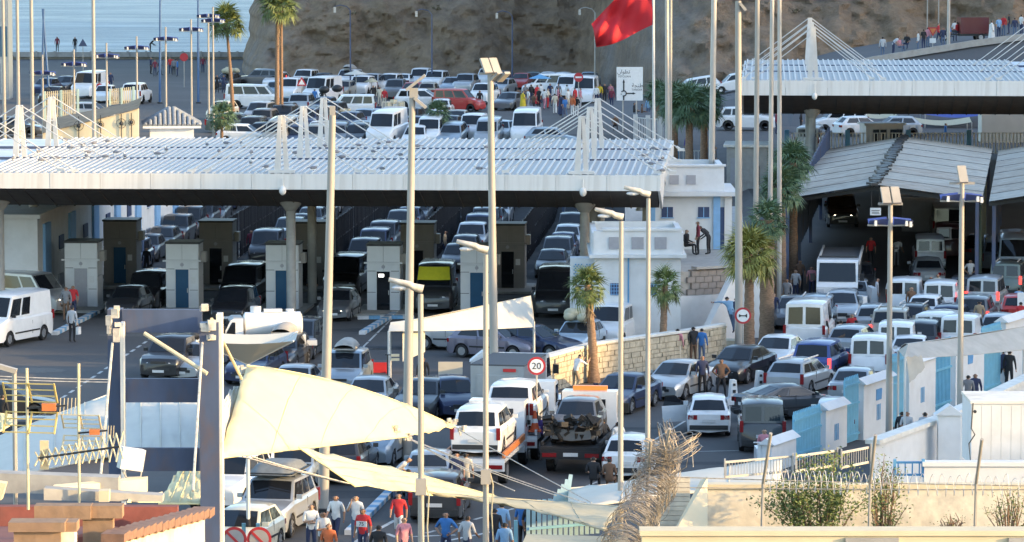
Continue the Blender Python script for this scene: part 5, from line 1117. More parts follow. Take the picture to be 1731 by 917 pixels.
for (px, yt, yb, d, lab) in ((592, 18, 128, -1, 'dark street lamp on the cliff face left'), (730, 25, 136, -1, 'dark street lamp against the cliff centre'), (866, 28, 140, -1, 'dark street lamp right of the four floodlights'), (1006, 22, 125, -1, 'street lamp with lantern beside the flag')):
    H = atY(px, yt, 215); t = thing('cliff_lamp', lab, 'street lamp', (H.x, H.y, 3.5), 0, 'street lamps along the cliff road'); b = MB(); z = H.z - 3.5
    b.tube([(0, 0, 0), (0, 0, z)], [.08, .06], n=8); b.build('pole', M['steelblue'] if px < 1000 else M['pole'], t); b = MB(); b.tube([(0, 0, z), (-.3, 0, z + .35), (-.9, 0, z + .5), (-1.4, 0, z + .35)], .04, n=6); b.build('arm', M['steelblue'] if px < 1000 else M['pole'], t)
    b = MB(); b.box((-1.4, 0, z + .05), (.22, .22, .5)); b.build('lantern', M['lamphead'], t)
# flagpole and flag
t, tp = mast(1104, 1107, -90, 250, 131, .09, .07, M['steelwhite'], 'white flagpole carrying the red flag', name='flagpole', group=None)
fl = MB(); A0 = atY(1103, -58, 131); A1 = atY(1103, 42, 131); B0 = atY(1000, 38, 131.5); B1 = atY(1009, 82, 131.5)
def flagf(u, v):
    p = A0.lerp(A1, v).lerp(B0.lerp(B1, v), u); w = math.sin(math.pi * u) ** .5 if u < 1 else 0
    p.y += .28 * math.sin(u * 9 + v * 5.5) * (.3 + u) + .15 * math.sin(u * 17 - v * 9) * u; p.z += .22 * math.sin(math.pi * u) * (1 - 2 * v) * .4 + .10 * math.sin(v * 8 + u * 5) * u; return p
fl.grid(flagf, 40, 24); tag(fl.build('flag', M['flag'], angle=80), 'plain red flag blowing left from the white flagpole', 'flag')

# ------------------------------------------------------------------ palms
def frond_mesh(seed, L=1.5, nl=15):
    r = random.Random(seed); b = MB(); pet = L * .42
    b.tube([(0, 0, 0), (pet * .5, 0, .03), (pet, 0, -.02)], [.03, .022, .015], n=4)
    for k in range(nl):
        a = R(-78 + 156 * k / (nl - 1)) + r.uniform(-.04, .04); ln = L * .68 * (1 - .28 * abs(k / (nl - 1) - .5) * 2) * r.uniform(.85, 1.1); w = .055 * L
        d = Vector((math.cos(a), math.sin(a), 0)); n = Vector((-d.y, d.x, 0)); o = Vector((pet, 0, 0)); z1 = .05 * L + r.uniform(-.03, .03); z2 = -.22 * L * r.uniform(.5, 1.4)
        p1 = o + d * ln * .55; p2 = o + d * ln
        b.poly([o - n * .01, p1 - n * w * .5 + Vector((0, 0, z1 - .02)), p1 + Vector((0, 0, z1 + .02)), o + n * .005]); b.poly([o, p1 + Vector((0, 0, z1 + .02)), p1 + n * w * .5 + Vector((0, 0, z1 - .02)), o + n * .01])
        b.poly([p1 - n * w * .5 + Vector((0, 0, z1 - .02)), p2 + Vector((0, 0, z2)), p1 + n * w * .5 + Vector((0, 0, z1 - .02))])
    return b
FM = [frond_mesh(s) for s in range(5)]
def palm(P, h, r0, label, cl=1.5, nf=44, m='frond', skirt=.8, lean=(0, 0), name='fan_palm', r1=None):
    t = thing(name, label, 'palm tree', P, 0, 'fan palms'); rr = random.Random(int(P.x * 91 + P.y * 7)); b = MB(); n = 22; r1 = r1 or r0 * .62
    pts = [(lean[0] * (k / n) ** 1.5, lean[1] * (k / n), h * k / n) for k in range(n + 1)]
    rad = [(r0 * (1.35 - .35 * min(1, k / 3)) + (r1 - r0) * k / n) * (1 + (.07 if k % 2 else -.03)) for k in range(n + 1)]
    b.tube(pts, rad, n=12); b.build('trunk', M['trunk'], t, angle=70)
    tp = Vector(pts[-1]); c = MB()
    for k in range(nf):
        el = R(82 - 128 * (k / nf) ** .85) + rr.uniform(-.12, .12); azm = k * 2.399 + rr.uniform(-.3, .3); sc = cl / 1.5 * rr.uniform(.85, 1.1); f = FM[k % 5]
        mt = Matrix.Translation(tp + Vector((0, 0, -.25 * (k / nf)))) @ Matrix.Rotation(azm, 4, 'Z') @ Matrix.Rotation(-el, 4, 'Y') @ Matrix.Rotation(rr.uniform(-.5, .5), 4, 'X') @ Matrix.Scale(sc, 4); o = len(c.v)
        c.v += [tuple(mt @ Vector(v)) for v in f.v]; c.f += [tuple(i + o for i in q) for q in f.f]; c.m += f.m
    c.build('crown', M[m], t)
    if skirt > 0:
        s = MB()
        for k in range(90):
            a = rr.uniform(0, 6.283); z = tp.z - rr.uniform(.05, skirt); q = rr.uniform(.02, .07); d = Vector((math.cos(a), math.sin(a), 0)); p0 = Vector((tp.x * z / h, tp.y * z / h, z)) + d * r1 * .9; s.poly([p0 + Vector((-d.y, d.x, 0)) * q, p0 - Vector((-d.y, d.x, 0)) * q, p0 + d * rr.uniform(.08, .3) - Vector((0, 0, rr.uniform(.2, .55)))])
        s.build('dry_skirt', M['thatch'], t)
    return t
def palm_px(px, py_base, py_top, label, Y=None, **k):
    P = ground(px, py_base) if Y is None else Vector((atY(px, py_base, Y).x, Y * K, gz(atY(px, py_base, Y).x, Y * K))); T_ = atY(px, py_top, P.y / K); return palm(P, T_.z - P.z, label=label, **k)
palm_px(1004, 648, 482, 'short fan palm leaning by the sunlit end of the limestone wall', r0=.21, cl=1.0, nf=34, skirt=1.4, lean=(-.28, 0)); palm_px(1120, 618, 482, 'short fan palm in front of the customs building', r0=.19, cl=.95, nf=30, skirt=.9, lean=(.1, 0))
palm_px(1266, 600, 430, 'fan palm with sun-tinted yellow-green crown beside the horn sign', r0=.27, cl=1.5, nf=54, m='frond_sun', skirt=1.0); palm_px(1296, 590, 372, 'thick-trunked palm behind the bright crown', r0=.34, cl=1.15, nf=40, m='frondd', skirt=.9, r1=.3)
palm_px(1320, 470, 318, 'blue-green palm crown below the shed eave', Y=119.5, r0=.3, cl=1.35, nf=46, m='frondd', skirt=0); palm_px(1340, 440, 275, 'topmost blue-green palm beside the shed roof', Y=124, r0=.3, cl=1.4, nf=46, m='frondd', skirt=0)
palm_px(1165, 262, 180, 'right palm of the dark cluster behind the flagpole', Y=152, r0=.32, cl=1.75, nf=56, m='frondd', skirt=.2); palm_px(1190, 268, 178, 'outer palm of the dark cluster behind the flagpole', Y=155, r0=.3, cl=1.6, nf=50, m='frondd', skirt=.2); palm_px(1140, 262, 172, 'left palm of the dark cluster, partly behind the mast', Y=158, r0=.3, cl=1.6, nf=50, m='frondd', skirt=.2)
palm_px(1112, 205, 158, 'low palm behind the direction sign', Y=182, r0=.2, cl=1.3, nf=36, m='frondd', skirt=.2)
palm_px(394, 182, 38, 'tall thin palm in front of the cliff edge', Y=180, r0=.17, cl=1.7, nf=40, r1=.09, skirt=.4, lean=(-.5, 0)); palm_px(468, 182, 10, 'tallest palm, its crown cut by the upper frame', Y=178, r0=.2, cl=1.8, nf=40, r1=.12, skirt=3.0, lean=(.1, 0)); palm_px(476, 182, -40, 'slender dark trunk beside the tallest palm', Y=178.6, r0=.14, cl=1.5, nf=30, r1=.1, skirt=.5)
palm_px(740, 235, 192, 'small dark fan palm among the parked vans', Y=166.5, r0=.16, cl=1.15, nf=34, m='frondd', skirt=.2); palm_px(375, 232, 196, 'small fan palm right of the tiled kiosk', Y=160, r0=.14, cl=1.2, nf=34, m='frondd', skirt=.1)
# ------------------------------------------------------------------ signs
def disc(b, r, y, mi=0, n=28, x=0, z=0): b.poly([(x + r * math.cos(2 * math.pi * k / n), y, z + r * math.sin(2 * math.pi * k / n)) for k in range(n)], mi)
def round_sign(px, py, Y, r, label, kind, z0=None, txt=None):
    C = atY(px, py, Y); g = gz(C.x, C.y) if z0 is None else z0; t = thing('road_sign', label, 'road sign', (C.x, C.y, g), 0, 'road signs'); z = C.z - g
    b = MB(); b.cyl((0, .05, 0), (0, .05, z + r * .5), .035, n=8); b.build('post', M['pole'], t)
    b = MB(); b.cyl((0, .02, z), (0, 0, z), r, n=32); b.build('rim', M['signred'], t)
    if kind == 'ban': b = MB(); disc(b, r * .76, -.012, z=z); b.build('face', M['signwhite'], t)
    if kind == 'noentry': b = MB(); b.box((0, -.012, z), (r * 1.4, .012, r * .36)); b.build('bar', M['signwhite'], t)
    if kind == 'nopark':
        b = MB(); disc(b, r * .78, -.012, z=z); b.build('face', M['reflect'], t); b = MB(); q = Matrix.Rotation(R(45), 3, 'Y'); b.box((0, -.02, z), (r * 1.6, .012, r * .2), mtx=q); b.build('slash', M['signred'], t)
    if txt: lettering(txt, r * 1.05, M['signblack'], (0, -.022, z - .01), t)
    if kind == 'horn':
        b = MB(); disc(b, r * .76, -.012, z=z); b.build('face', M['signwhite'], t); b = MB()
        b.prism([(-r * .5, -.03, z + r * .2), (-r * .5, -.03, z - r * .2), (-r * .2, -.03, z - r * .06), (r * .25, -.03, z - r * .06), (r * .5, -.03, z - r * .28), (r * .5, -.03, z + r * .28), (r * .25, -.03, z + r * .06), (-r * .2, -.03, z + r * .06)], (0, .01, 0)); b.build('symbol', M['signblack'], t)
    return t
round_sign(907, 619, 85, .33, 'round speed limit sign reading 20 by the limestone wall', 'ban', txt='20'); round_sign(1256, 534, 103, .36, 'round sign with a black horn symbol by the palm trunks', 'horn')
round_sign(978, 131, 196, .38, 'red no-entry sign behind the crowd', 'noentry'); round_sign(396, 912, 60, .32, 'round no-parking sign, left of the pair at the bottom', 'nopark', 0); round_sign(438, 912, 60.5, .32, 'round no-parking sign, right of the pair at the bottom', 'nopark', 0); round_sign(311, 97, 218, .38, 'dark red disc sign on the sea road', 'plain')
def tri(px, py, Y, s, label, m1, m2, inv=False, plate=False):
    C = atY(px, py, Y); g = roadz(C.x) if C.x > 25 and Y > 180 else gz(C.x, C.y); t = thing('warning_sign', label, 'road sign', (C.x, C.y, g), 0, 'road signs'); z = C.z - g; k = -1 if inv else 1
    b = MB(); b.cyl((0, .05, 0), (0, .05, z), .035, n=8); b.build('post', M['pole'], t)
    b = MB(); b.prism([(-s, 0, z - k * s * .6), (s, 0, z - k * s * .6), (0, 0, z + k * s * 1.1)], (0, .03, 0)); b.build('face', m1, t)
    b = MB(); b.poly([(-s * .6, -.01, z - k * s * .38), (s * .6, -.01, z - k * s * .38), (0, -.01, z + k * s * .65)]); b.build('panel', m2, t)
    if plate: b = MB(); b.box((0, 0, z - s * 1.9), (s * 1.2, .03, s * .9)); b.build('plate', M['signwhite'], t)
tri(140, 74, 240, .45, 'dark triangular sign seen against the sea', M['steelblue'], M['steelblue']); tri(510, 140, 188, .42, 'white triangular warning sign with red rim in the car park', M['signred'], M['signwhite']); tri(1577, 52, 188, .42, 'sunlit red yield sign with a plate on the upper road', M['signred'], M['orange'], True, True)
# direction board
C = atY(1064.5, 142, 174); t = thing('direction_sign', 'big white direction board with a roundabout arrow and Arabic place names', 'road sign', (C.x, C.y, 3.5), 0); z = C.z - 3.5; s = C.y / FPX * 1.012
b = MB(); b.box((0, 0, z), (44 * s, .08, 56 * s)); b.build('board', M['signwhite'], t)
for x in (-.5, .5): b = MB(); b.cyl((x, .08, 0), (x, .08, z), .05, n=8); b.build('post', M['pole'], t)
lettering('\ufee5\ufe8d\ufeee\ufec4\ufe97', 9 * s, M['signblack'], (-10 * s, -.05, z + 20 * s), t); lettering('TETOUAN', 4.6 * s, M['signblack'], (-9 * s, -.05, z + 12 * s), t)
lettering('\ufe94\ufea0\ufee8\ufec3', 9 * s, M['signblack'], (13 * s, -.05, z - 3 * s), t); lettering('TANGER', 4.6 * s, M['signblack'], (12 * s, -.05, z - 10 * s), t)
b = MB(); cx, cz = -10 * s, z - 16 * s
for k in range(22):
    a0 = R(-160 + k * 320 / 22 - 10); a1 = R(-160 + (k + 1) * 320 / 22 - 10); b.cyl((cx + 4.3 * s * math.cos(a0), -.05, cz + 4.3 * s * math.sin(a0)), (cx + 4.3 * s * math.cos(a1), -.05, cz + 4.3 * s * math.sin(a1)), 1.0 * s, n=6) if not (-158 < math.degrees(a0) < -120) else None
b.box((cx, -.055, cz - 8 * s), (2.2 * s, .02, 7 * s)); b.box((cx, -.055, cz + 12 * s), (2.2 * s, .02, 15 * s)); b.prism([(cx - 2 * s, -.065, cz + 18 * s), (cx + 2 * s, -.065, cz + 18 * s), (cx, -.065, cz + 24 * s)], (0, .02, 0)); b.box((cx + 10 * s, -.055, cz), (11 * s, .02, 2 * s)); b.prism([(cx + 15 * s, -.065, cz - 2 * s), (cx + 15 * s, -.065, cz + 2 * s), (cx + 20 * s, -.065, cz)], (0, .02, 0)); b.build('arrow', M['signblack'], t)

# ------------------------------------------------------------------ far left: fences, kiosk, decorated wall
def fence_px(label, x0, y0, x1, y1, Y, h, m, pitch=.13, bw=.07):
    A = atY(x0, y0, Y); B = atY(x1, y1, Y); t = thing('picket_fence', label, 'fence', (0, 0, 0), 0, 'sunlit fences at far left'); n = int((B - A).length / pitch); b = MB()
    for k in range(n): p = A.lerp(B, (k + .5) / n); b.box((p.x, p.y, p.z + h / 2), (bw, .05, h))
    b.bar(A + Vector((0, .05, .2)), B + Vector((0, .05, .2)), .06); b.bar(A + Vector((0, .05, h - .2)), B + Vector((0, .05, h - .2)), .06); b.build('pickets', m, t)
    for k in range(3): p = A.lerp(B, k / 2); b = MB(); b.box((p.x, p.y, p.z + h / 2), (.14, .14, h + .05)); b.build('post', mat('mint_post', (.42, .55, .5), .6, var=.05), t)
fence_px('sunlit cream picket fence left of the bare bank', 76, 202, 132, 198, 163, 1.9, M['cream']); fence_px('short sunlit picket fence right of the white van', 186, 178, 226, 174, 163.5, 1.1, M['cream'])
def decwall():
    t = thing('decorated_wall', 'sloping cream wall with wrought scrolls and brown verge at far left', 'wall', (0, 0, 0)); Y = 150; A, B, C, D = atY(72, 262, Y), atY(234, 262, Y), atY(330, 150, Y + 1), atY(72, 226, Y)
    b = MB(); b.prism([A, B, atY(234, 184, Y), atY(215, 190, Y), atY(72, 226, Y)], (0, .4, 0)); b.build('wall', M['cream'], t); b = MB(); b.prism([atY(72, 226, Y - .1), atY(234, 184, Y - .1), atY(240, 166, Y + 5), atY(215, 176, Y + 5), atY(72, 205, Y + 5)], (0, .2, .05)); b.build('verge', M['earth'], t)
    b = MB()
    for k, x in enumerate((95, 133, 170, 205, 222)):
        p = atY(x, 215 - k * 2, Y - .06); p.y = Y * K - .08
        for q in range(14): a = 6.283 * q / 14; a2 = 6.283 * (q + 1) / 14; R_ = .3 if k % 2 else .2; b.bar(p + Vector((R_ * math.cos(a), 0, R_ * math.sin(a))), p + Vector((R_ * math.cos(a2), 0, R_ * math.sin(a2))), .028)
        b.ico(tuple(p), .13); b.bar(p + Vector((0, 0, -1)), p + Vector((0, 0, .6)), .05)
    b.build('scrollwork', M['dark'], t)
decwall()
P = Vector((atY(290, 240, 152).x, 152 * K, .3)); t = thing('tiled_kiosk', 'small white kiosk with a grey tiled pyramid roof behind the canopy', 'kiosk', P, 0.1); kz = atY(290, 213, 152).z - .3; az_ = atY(290, 181, 152).z - .3
b = MB(); b.box((0, 0, kz / 2), (2.8, 2.8, kz)); b.build('wall', M['white'], t); b = MB(); b.box((0, 0, kz), (3.7, 3.7, .14)); b.build('eave', M['white'], t)
b = MB()
for q in range(4):
    a = q * math.pi / 2
    for i in range(12):
        u = (i + .5) / 12; x = (u - .5) * 3.7; top = max(0.02, 1 - abs(2 * u - 1)); p0 = Vector((x, -1.85, kz + .1)); p1 = Vector((x, -1.85 + 1.85 * top, kz + .1 + (az_ - kz - .1) * top)); rz_ = Matrix.Rotation(a, 3, 'Z'); b.tube([rz_ @ p0, rz_ @ p1], .15, n=7)
b.build('roof', M['tile'], t, angle=60); b = MB(); b.box((-.7, -1.42, kz * .8), (.6, .05, .5)); b.box((.6, -1.42, kz * .8), (.6, .05, .5)); b.build('window', M['cream'], t)
P = atY(2, 60, 205); b = MB(); b.box((0, 0, 9), (1.6, 3, 18)); t = thing('glass_tower', 'edge of a pale glazed building at the left frame edge', 'building', (P.x, P.y, 3.5)); b.build('wall', M['towerg'], t)
for k in range(5):
    for c in range(2): b = MB(); b.box((-.35 + c * .75, -1.52, 1.8 + k * 3.2), (.6, .06, 2.6)); b.build('window', M['bluegl'] if k % 2 else M['towerg'], t)

# ------------------------------------------------------------------ tensile sails (foreground) and tents
def sailpatch(name, label, P00, P10, P01, P11, sag, m, nu=20, nv=14, thick=.012, edge=.0, top=.0, cat='shade sail', group='shade sails'):
    t = thing(name, label, cat, (0, 0, 0), 0, group)
    b = MB(); 
    def fn(u, v):
        e0 = P00.lerp(P10, u) + Vector((0, 0, -edge * 4 * u * (1 - u))); e1 = P01.lerp(P11, u) + Vector((0, 0, (edge + top) * 4 * u * (1 - u))); p = e0.lerp(e1, v); p.z += sag * 16 * u * (1 - u) * v * (1 - v) * .5 + .012 * math.sin(u * 37 + v * 11) + .03 * (abs(2 * u - 1) ** 3) * math.sin(v * 26) + .02 * math.sin((u + v) * 19 + 3 * nz3(u * 9, v * 9, 1, .5)); p.y += .25 * sag * math.sin(math.pi * u) * math.sin(math.pi * v); return p
    b.grid(fn, nu, nv); o = b.build('membrane', m, t, angle=80); s = o.modifiers.new('t', 'SOLIDIFY'); s.thickness = thick
    for (A, B, e) in ((P00, P10, -edge), (P01, P11, edge)):
        b = MB(); b.tube([A.lerp(B, k / 12) + Vector((0, 0, (e + (top if A is P01 else 0)) * 4 * (k / 12) * (1 - k / 12))) for k in range(13)], .022, n=6); b.build('hem', m, t)
    for uu in (.25, .5, .75): b = MB(); b.tube([Vector(fn(uu, k / 12)) + Vector((0, -.012, .012)) for k in [q * .5 for q in range(25)]], .012, n=4); b.build('seam', m, t)
    return t
sailpatch('shade_sail', 'big cream sunlit shade sail across the left centre', atY(370, 775, 55.5), atY(690, 738, 64), atY(417, 618, 60.5), atY(770, 722, 67), .55, M['sail'], edge=0.0, top=.28)
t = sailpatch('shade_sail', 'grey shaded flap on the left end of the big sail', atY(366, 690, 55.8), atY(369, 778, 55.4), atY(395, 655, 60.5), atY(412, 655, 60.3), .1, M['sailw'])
sailpatch('shade_sail', 'narrow cream sail band running below the big sail', atY(505, 757, 58), atY(600, 822, 58.5), atY(700, 800, 62), atY(880, 852, 62), .12, M['sail'], edge=0)
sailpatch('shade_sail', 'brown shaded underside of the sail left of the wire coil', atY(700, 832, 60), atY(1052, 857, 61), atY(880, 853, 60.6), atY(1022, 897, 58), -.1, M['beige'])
sailpatch('shade_sail', 'white sunlit sail rising to the right behind the wire coil', atY(958, 864, 62), atY(1320, 822, 64), atY(962, 826, 66.5), atY(1322, 772, 70), .5, M['sailw'], edge=-.1)
sailpatch('shade_sail', 'pale blue-white sail behind the steel gantry', atY(205, 764, 60), atY(338, 764, 59.5), atY(205, 676, 64), atY(336, 676, 64), .3, M['sailw'])
sailpatch('shade_sail', 'long pale sail behind the television antennas', atY(-12, 812, 58), atY(192, 770, 60), atY(-12, 742, 64), atY(192, 664, 68), .4, M['sailw'])
sailpatch('shade_sail', 'cream sunlit sail corner at the left frame edge', atY(-15, 738, 56), atY(22, 716, 57), atY(-15, 698, 58), atY(20, 702, 58.5), .1, M['sail'])
sailpatch('shade_sail', 'cream sunlit sloping panel between the gantry legs', atY(268, 852, 53.8), atY(338, 852, 53.6), atY(300, 796, 57), atY(345, 794, 57), .05, M['sail'])
# inverted umbrella
C = atY(418, 570, 72); t = thing('inverted_umbrella', 'white inverted canvas umbrella behind the gantry mast', 'umbrella', (C.x, C.y, 0)); z = C.z; ap = atY(418, 617, 72).z; b = MB()
cs = [Vector((-1.48, -1.2, z + .02)), Vector((1.48, -1.2, z)), Vector((1.48, 1.2, z + .05)), Vector((-1.48, 1.2, z + .05))]
for k in range(4):
    A, B = cs[k], cs[(k + 1) % 4]; b.grid(lambda u, v: A.lerp(B, u).lerp(Vector((0, 0, ap)), v) - Vector((0, 0, .10 * 4 * u * (1 - u) * (1 - v))), 6, 5)
b.build('canvas', M['sailw'], t); b = MB(); b.cyl((0, 0, 0), (0, 0, ap + .1), .06, n=8); b.build('pole', M['steelwhite'], t)
for k in range(4): b = MB(); b.bar((0, 0, ap + .02), cs[k], .05); b.build('rib', M['steelwhite'], t)
# long white tent over the parked silver sedan
def tent(label, BL, BR, TL, TR, dep, post_z=0, name='canvas_tent', m='sailw', flap=None):
    t = thing(name, label, 'tent', (0, 0, 0), 0, 'white canvas tents'); b = MB(); dv = Vector((0, dep, 0))
    b.grid(lambda u, v: BL.lerp(BR, u).lerp(TL.lerp(TR, u), v) + Vector((0, .02 * math.sin(u * 40) * v, -.05 * math.sin(math.pi * u))), 24, 4)
    b.grid(lambda u, v: TL.lerp(TR, u).lerp(BL.lerp(BR, u) + dv, v) + Vector((0, 0, .12 * math.sin(math.pi * v))), 24, 6)
    b.poly([BR, TR, BR + dv]); b.poly([BL, BL + dv, TL]); o = b.build('canvas', M[m], t); s = o.modifiers.new('t', 'SOLIDIFY'); s.thickness = .015
    for p in (BL, BR, BL + dv, BR + dv): q = MB(); q.cyl((p.x, p.y, post_z), (p.x, p.y, p.z), .045, n=8); q.build('post', M['steelwhite'], t)
    return t
t = tent('long white canvas tent with a sunlit end over the parked cars', atY(657, 560, 95.5), atY(903, 553, 99.2), atY(660, 549, 96.2), atY(897, 500, 100), 2.2)
b = MB(); p = atY(680, 562, 96); b.grid(lambda u, v: (p.x + .9 * u, p.y + .4 + .8 * u, p.z - 1.25 * v * (1 - .25 * u)), 6, 6); b.build('curtain', M['sailw'], t)
t = tent('grey-white canvas canopy sagging over the blue gates', atY(1530, 606, 84.5), atY(1745, 590, 88), atY(1536, 582, 85.5), atY(1745, 550, 89), 2.6, m='canvasg')
b = MB(); p = atY(1532, 604, 84.5); b.grid(lambda u, v: (p.x + .6 * u + .12 * v, p.y + .5 * u, p.z - (0.95 - .5 * u) * v + .03 * math.sin(u * 14)), 8, 6); b.build('curtain', M['canvasg'], t)
# ------------------------------------------------------------------ steel gantry that carries the big sail
t = thing('steel_gantry', 'rusty slate-blue steel gantry with three cross beams at left', 'gantry', (0, 0, 0)); YG = 54.0
def beam(x0, y0, x1, y1, Y, d=.3): A = atY(x0, y1, Y); B = atY(x1, y0, Y); b = MB(); b.box(((A.x + B.x) / 2, A.y, (A.z + B.z) / 2), (B.x - A.x, d, B.z - A.z)); return b
beam(187, 522, 207, 960, YG + .25, .5).build('leg', M['steelblue'], t); beam(342, 545, 370, 1150, YG - .35, .42).build('leg', M['steelblue'], t); beam(370.5, 530, 376, 1150, YG - .2, .5).build('lit_side_strip', M['white_old'], t); beam(207.5, 545, 210, 960, YG - .1, .4).build('lit_side_strip', M['white_old'], t)  # pale strips stand for the sunlit right faces of the legs
for y0, y1 in ((523, 562), (640, 680), (757, 796)): beam(207.5, y0, 341.5, y1, YG + .1, .16).build('cross_beam', M['steelblue'], t)
for x in (196, 352):
    p = atY(x, 538, YG - .2); rr = random.Random(x)
    for k in range(8): b = MB(); b.box((p.x + rr.uniform(-.12, .12), p.y - .45 - rr.uniform(0, .15), p.z + rr.uniform(-.45, .35)), (rr.uniform(.06, .2), .12, rr.uniform(.08, .32)), rr.uniform(-.4, .4)); b.build('shackle', M['lamphead'], t)
    b = MB(); a = atY(x - 6 if x < 300 else x - 10, 580, YG - .5); e = atY(x - 28 if x < 300 else x - 26, 830, YG - 3); b.cyl(a, e, .03, n=6); b.build('tie_rod', M['lamphead'], t)
b = MB(); b.cyl(atY(244, 564, YG - .6), atY(350, 632, YG - .9), .05, n=8); b.cyl(atY(358, 540, YG - .5), atY(408, 640, 59), .04, n=8); b.build('strut', M['cream'], t)
# rigging lines between the lamp poles and sails
def line(name, label, pts, r=.014): b = MB(); b.tube(pts, r, n=5); return tag(b.build(name, M['lamphead']), label, 'cable', 'rigging lines')
def sagl(A, B, s, n=14): return [A.lerp(B, k / n) - Vector((0, 0, s * 4 * (k / n) * (1 - k / n))) for k in range(n + 1)]
line('rigging_rope', 'double rope under the big sail reaching the narrow band', sagl(atY(410, 772, 56), atY(588, 818, 58.5), .02), .022); line('rigging_rope', 'second rope under the big sail beside the first', sagl(atY(425, 772, 56), atY(600, 820, 58.6), .02), .018)
for k, (x1, y1) in enumerate(((992, 851), (940, 838), (830, 815), (870, 830))): line('guy_line', ['longest guy line crossing the road towards the picket fence', 'middle guy line from the sail shackle to the right', 'short guy line to the junction box pole', 'guy line just below the short one'][k], sagl(atY(692, 742, 63), atY(x1, y1, 60.5), .05))
line('guy_line', 'guy line from the sail tip to the lower right', sagl(atY(768, 722, 66.8), atY(1000, 850, 61), .03)); line('power_line', 'thin dark overhead line crossing the left forecourt', sagl(atY(-10, 636, 62), atY(345, 641, 62), .05), .012); line('power_line', 'second overhead line close below the first', sagl(atY(-10, 641, 62), atY(345, 645, 62), .05), .012)
b = MB(); rr = random.Random(8)
for (x, y, Y) in ((672, 727, 63.5), (690, 738, 64), (765, 714, 66.6), (780, 728, 66.8), (408, 625, 60.4), (412, 640, 60.4)):
    for k in range(7): p = atY(x + rr.uniform(-6, 6), y + rr.uniform(-5, 5), Y); b.box(p, (rr.uniform(.05, .16), .08, rr.uniform(.05, .14)), rr.random())
tag(b.build('sail_shackles', M['lamphead']), 'metal shackles holding the corners of the big sail', 'shackle')

# ------------------------------------------------------------------ roof terrace in the bottom left corner
t = thing('brick_parapet', 'ochre block parapet with piers of a roof terrace at bottom left', 'parapet', (0, 0, 0)); Y0 = 41.0
def blk(x0, y0, x1, y1, Y, d, m, name): beam(x0, y0, x1, y1, Y + d / 2 / K, d).build(name, m, t)
blk(17, 880, 112, 896, Y0, .55, M['brick'], 'pier_cap'); blk(112.5, 880, 132, 896, Y0 + .1, .5, M['brick'], 'pier_cap'); blk(26, 897, 105, 930, Y0 + .05, .45, M['brick'], 'pier'); blk(105, 897, 128, 930, Y0 + .08, .42, M['wall_lit'], 'pier')  # paler right-hand pier block puts the sunlit side into the colour
blk(60, 853, 155, 876, Y0 + 1.2, .4, M['brick'], 'pier_cap'); blk(155.5, 853, 208, 874, Y0 + 1.25, .4, M['brick'], 'pier_cap'); blk(142, 875, 192, 940, Y0 + 1.3, .35, M['brick'], 'pier')
A = atY(190, 908, Y0 + .6); B = atY(346, 866, Y0 + 5.2); n = 15; cm_ = MB(); L = (B - A).length / n; cm_.box((0, 0, 0), (L * .97, .42, .16)); cme = cm_.mesh('coping_tile', M['terra']); an = math.atan2(B.y - A.y, B.x - A.x)
for k in range(n): p = A.lerp(B, (k + .5) / n); o = obj('coping_tile', cme, t, (p.x, p.y, p.z + random.uniform(-.008, .008)), an + random.uniform(-.02, .02))
b = MB(); b.prism([A + Vector((0, 0, -.09)), B + Vector((0, 0, -.09)), B + Vector((0, 0, -1.6)), A + Vector((0, 0, -1.6))], (-.1, .25, 0)); b.build('wall', M['wall_lit'], t)
b = MB(); C1 = atY(-20, 857, 46.2); D1 = atY(300, 857, 46.6); b.prism([C1, D1, D1 + Vector((0, 0, -1.4)), C1 + Vector((0, 0, -1.4))], (0, .3, 0)); b.build('rear_wall', M['redwall'], t)
b = MB(); E1 = atY(-20, 856, 46.2); b.prism([atY(-20, 920, Y0 + .3), atY(60, 920, Y0 + .3), atY(200, 890, 46), atY(-20, 890, 46)], (0, 0, -.05)); b.build('floor', M['redwall'], t)
def slab(label, pts, d, m, name='roof_slab'): b = MB(); b.prism(pts, d); return tag(b.build(name, m), label, 'roof', 'roof slabs at lower left')
slab('grey concrete gutter beam below the antennas', [atY(-15, 800, 49), atY(200, 808, 49), atY(200, 836, 49), atY(-15, 834, 49)], (0, .5, 0), M['concrete']); slab('sunlit cream roof edge in front of the gantry', [atY(88, 824, 48), atY(247, 810, 50), atY(247, 834, 50), atY(88, 830, 48)], (0, .4, 0), M['cream'])
slab('weathered grey block coping below the sunlit roof edge', [atY(74, 826, 47), atY(275, 838, 47.3), atY(275, 849, 47.3), atY(74, 846, 47)], (0, .4, 0), M['concrete']); slab('small cream upstand on the grey coping', [atY(167, 830, 46.9), atY(184, 830, 46.9), atY(184, 849, 46.9), atY(167, 849, 46.9)], (0, .3, 0), M['cream'])
slab('sunlit sloping white parapet at the left edge', [atY(-10, 815, 45), atY(10, 818, 45), atY(2, 846, 45), atY(-10, 846, 45)], (0, .3, 0), M['cream']); slab('sunlit low wall cap leading to the gantry leg', [atY(215, 848, 47), atY(272, 836, 49), atY(272, 850, 49), atY(215, 850, 47)], (0, .4, 0), M['cream'])
# loudspeaker-like lamp box on the gutter
P = atY(222, 776, 50); t = thing('floodlight_box', 'white boxy floodlight tilted on the roof edge beside the gantry', 'floodlight', P, R(20)); b = MB(); b.box((0, 0, 0), (.5, .3, .46), mtx=Matrix.Rotation(R(10), 3, 'Y')); b.build('housing', M['white_old'], t); b = MB(); b.tube([(-.2, 0, -.24), (-.1, 0, -.4), (.2, 0, -.4), (.24, 0, -.2)], .02, n=5); b.build('bracket', M['pole'], t)
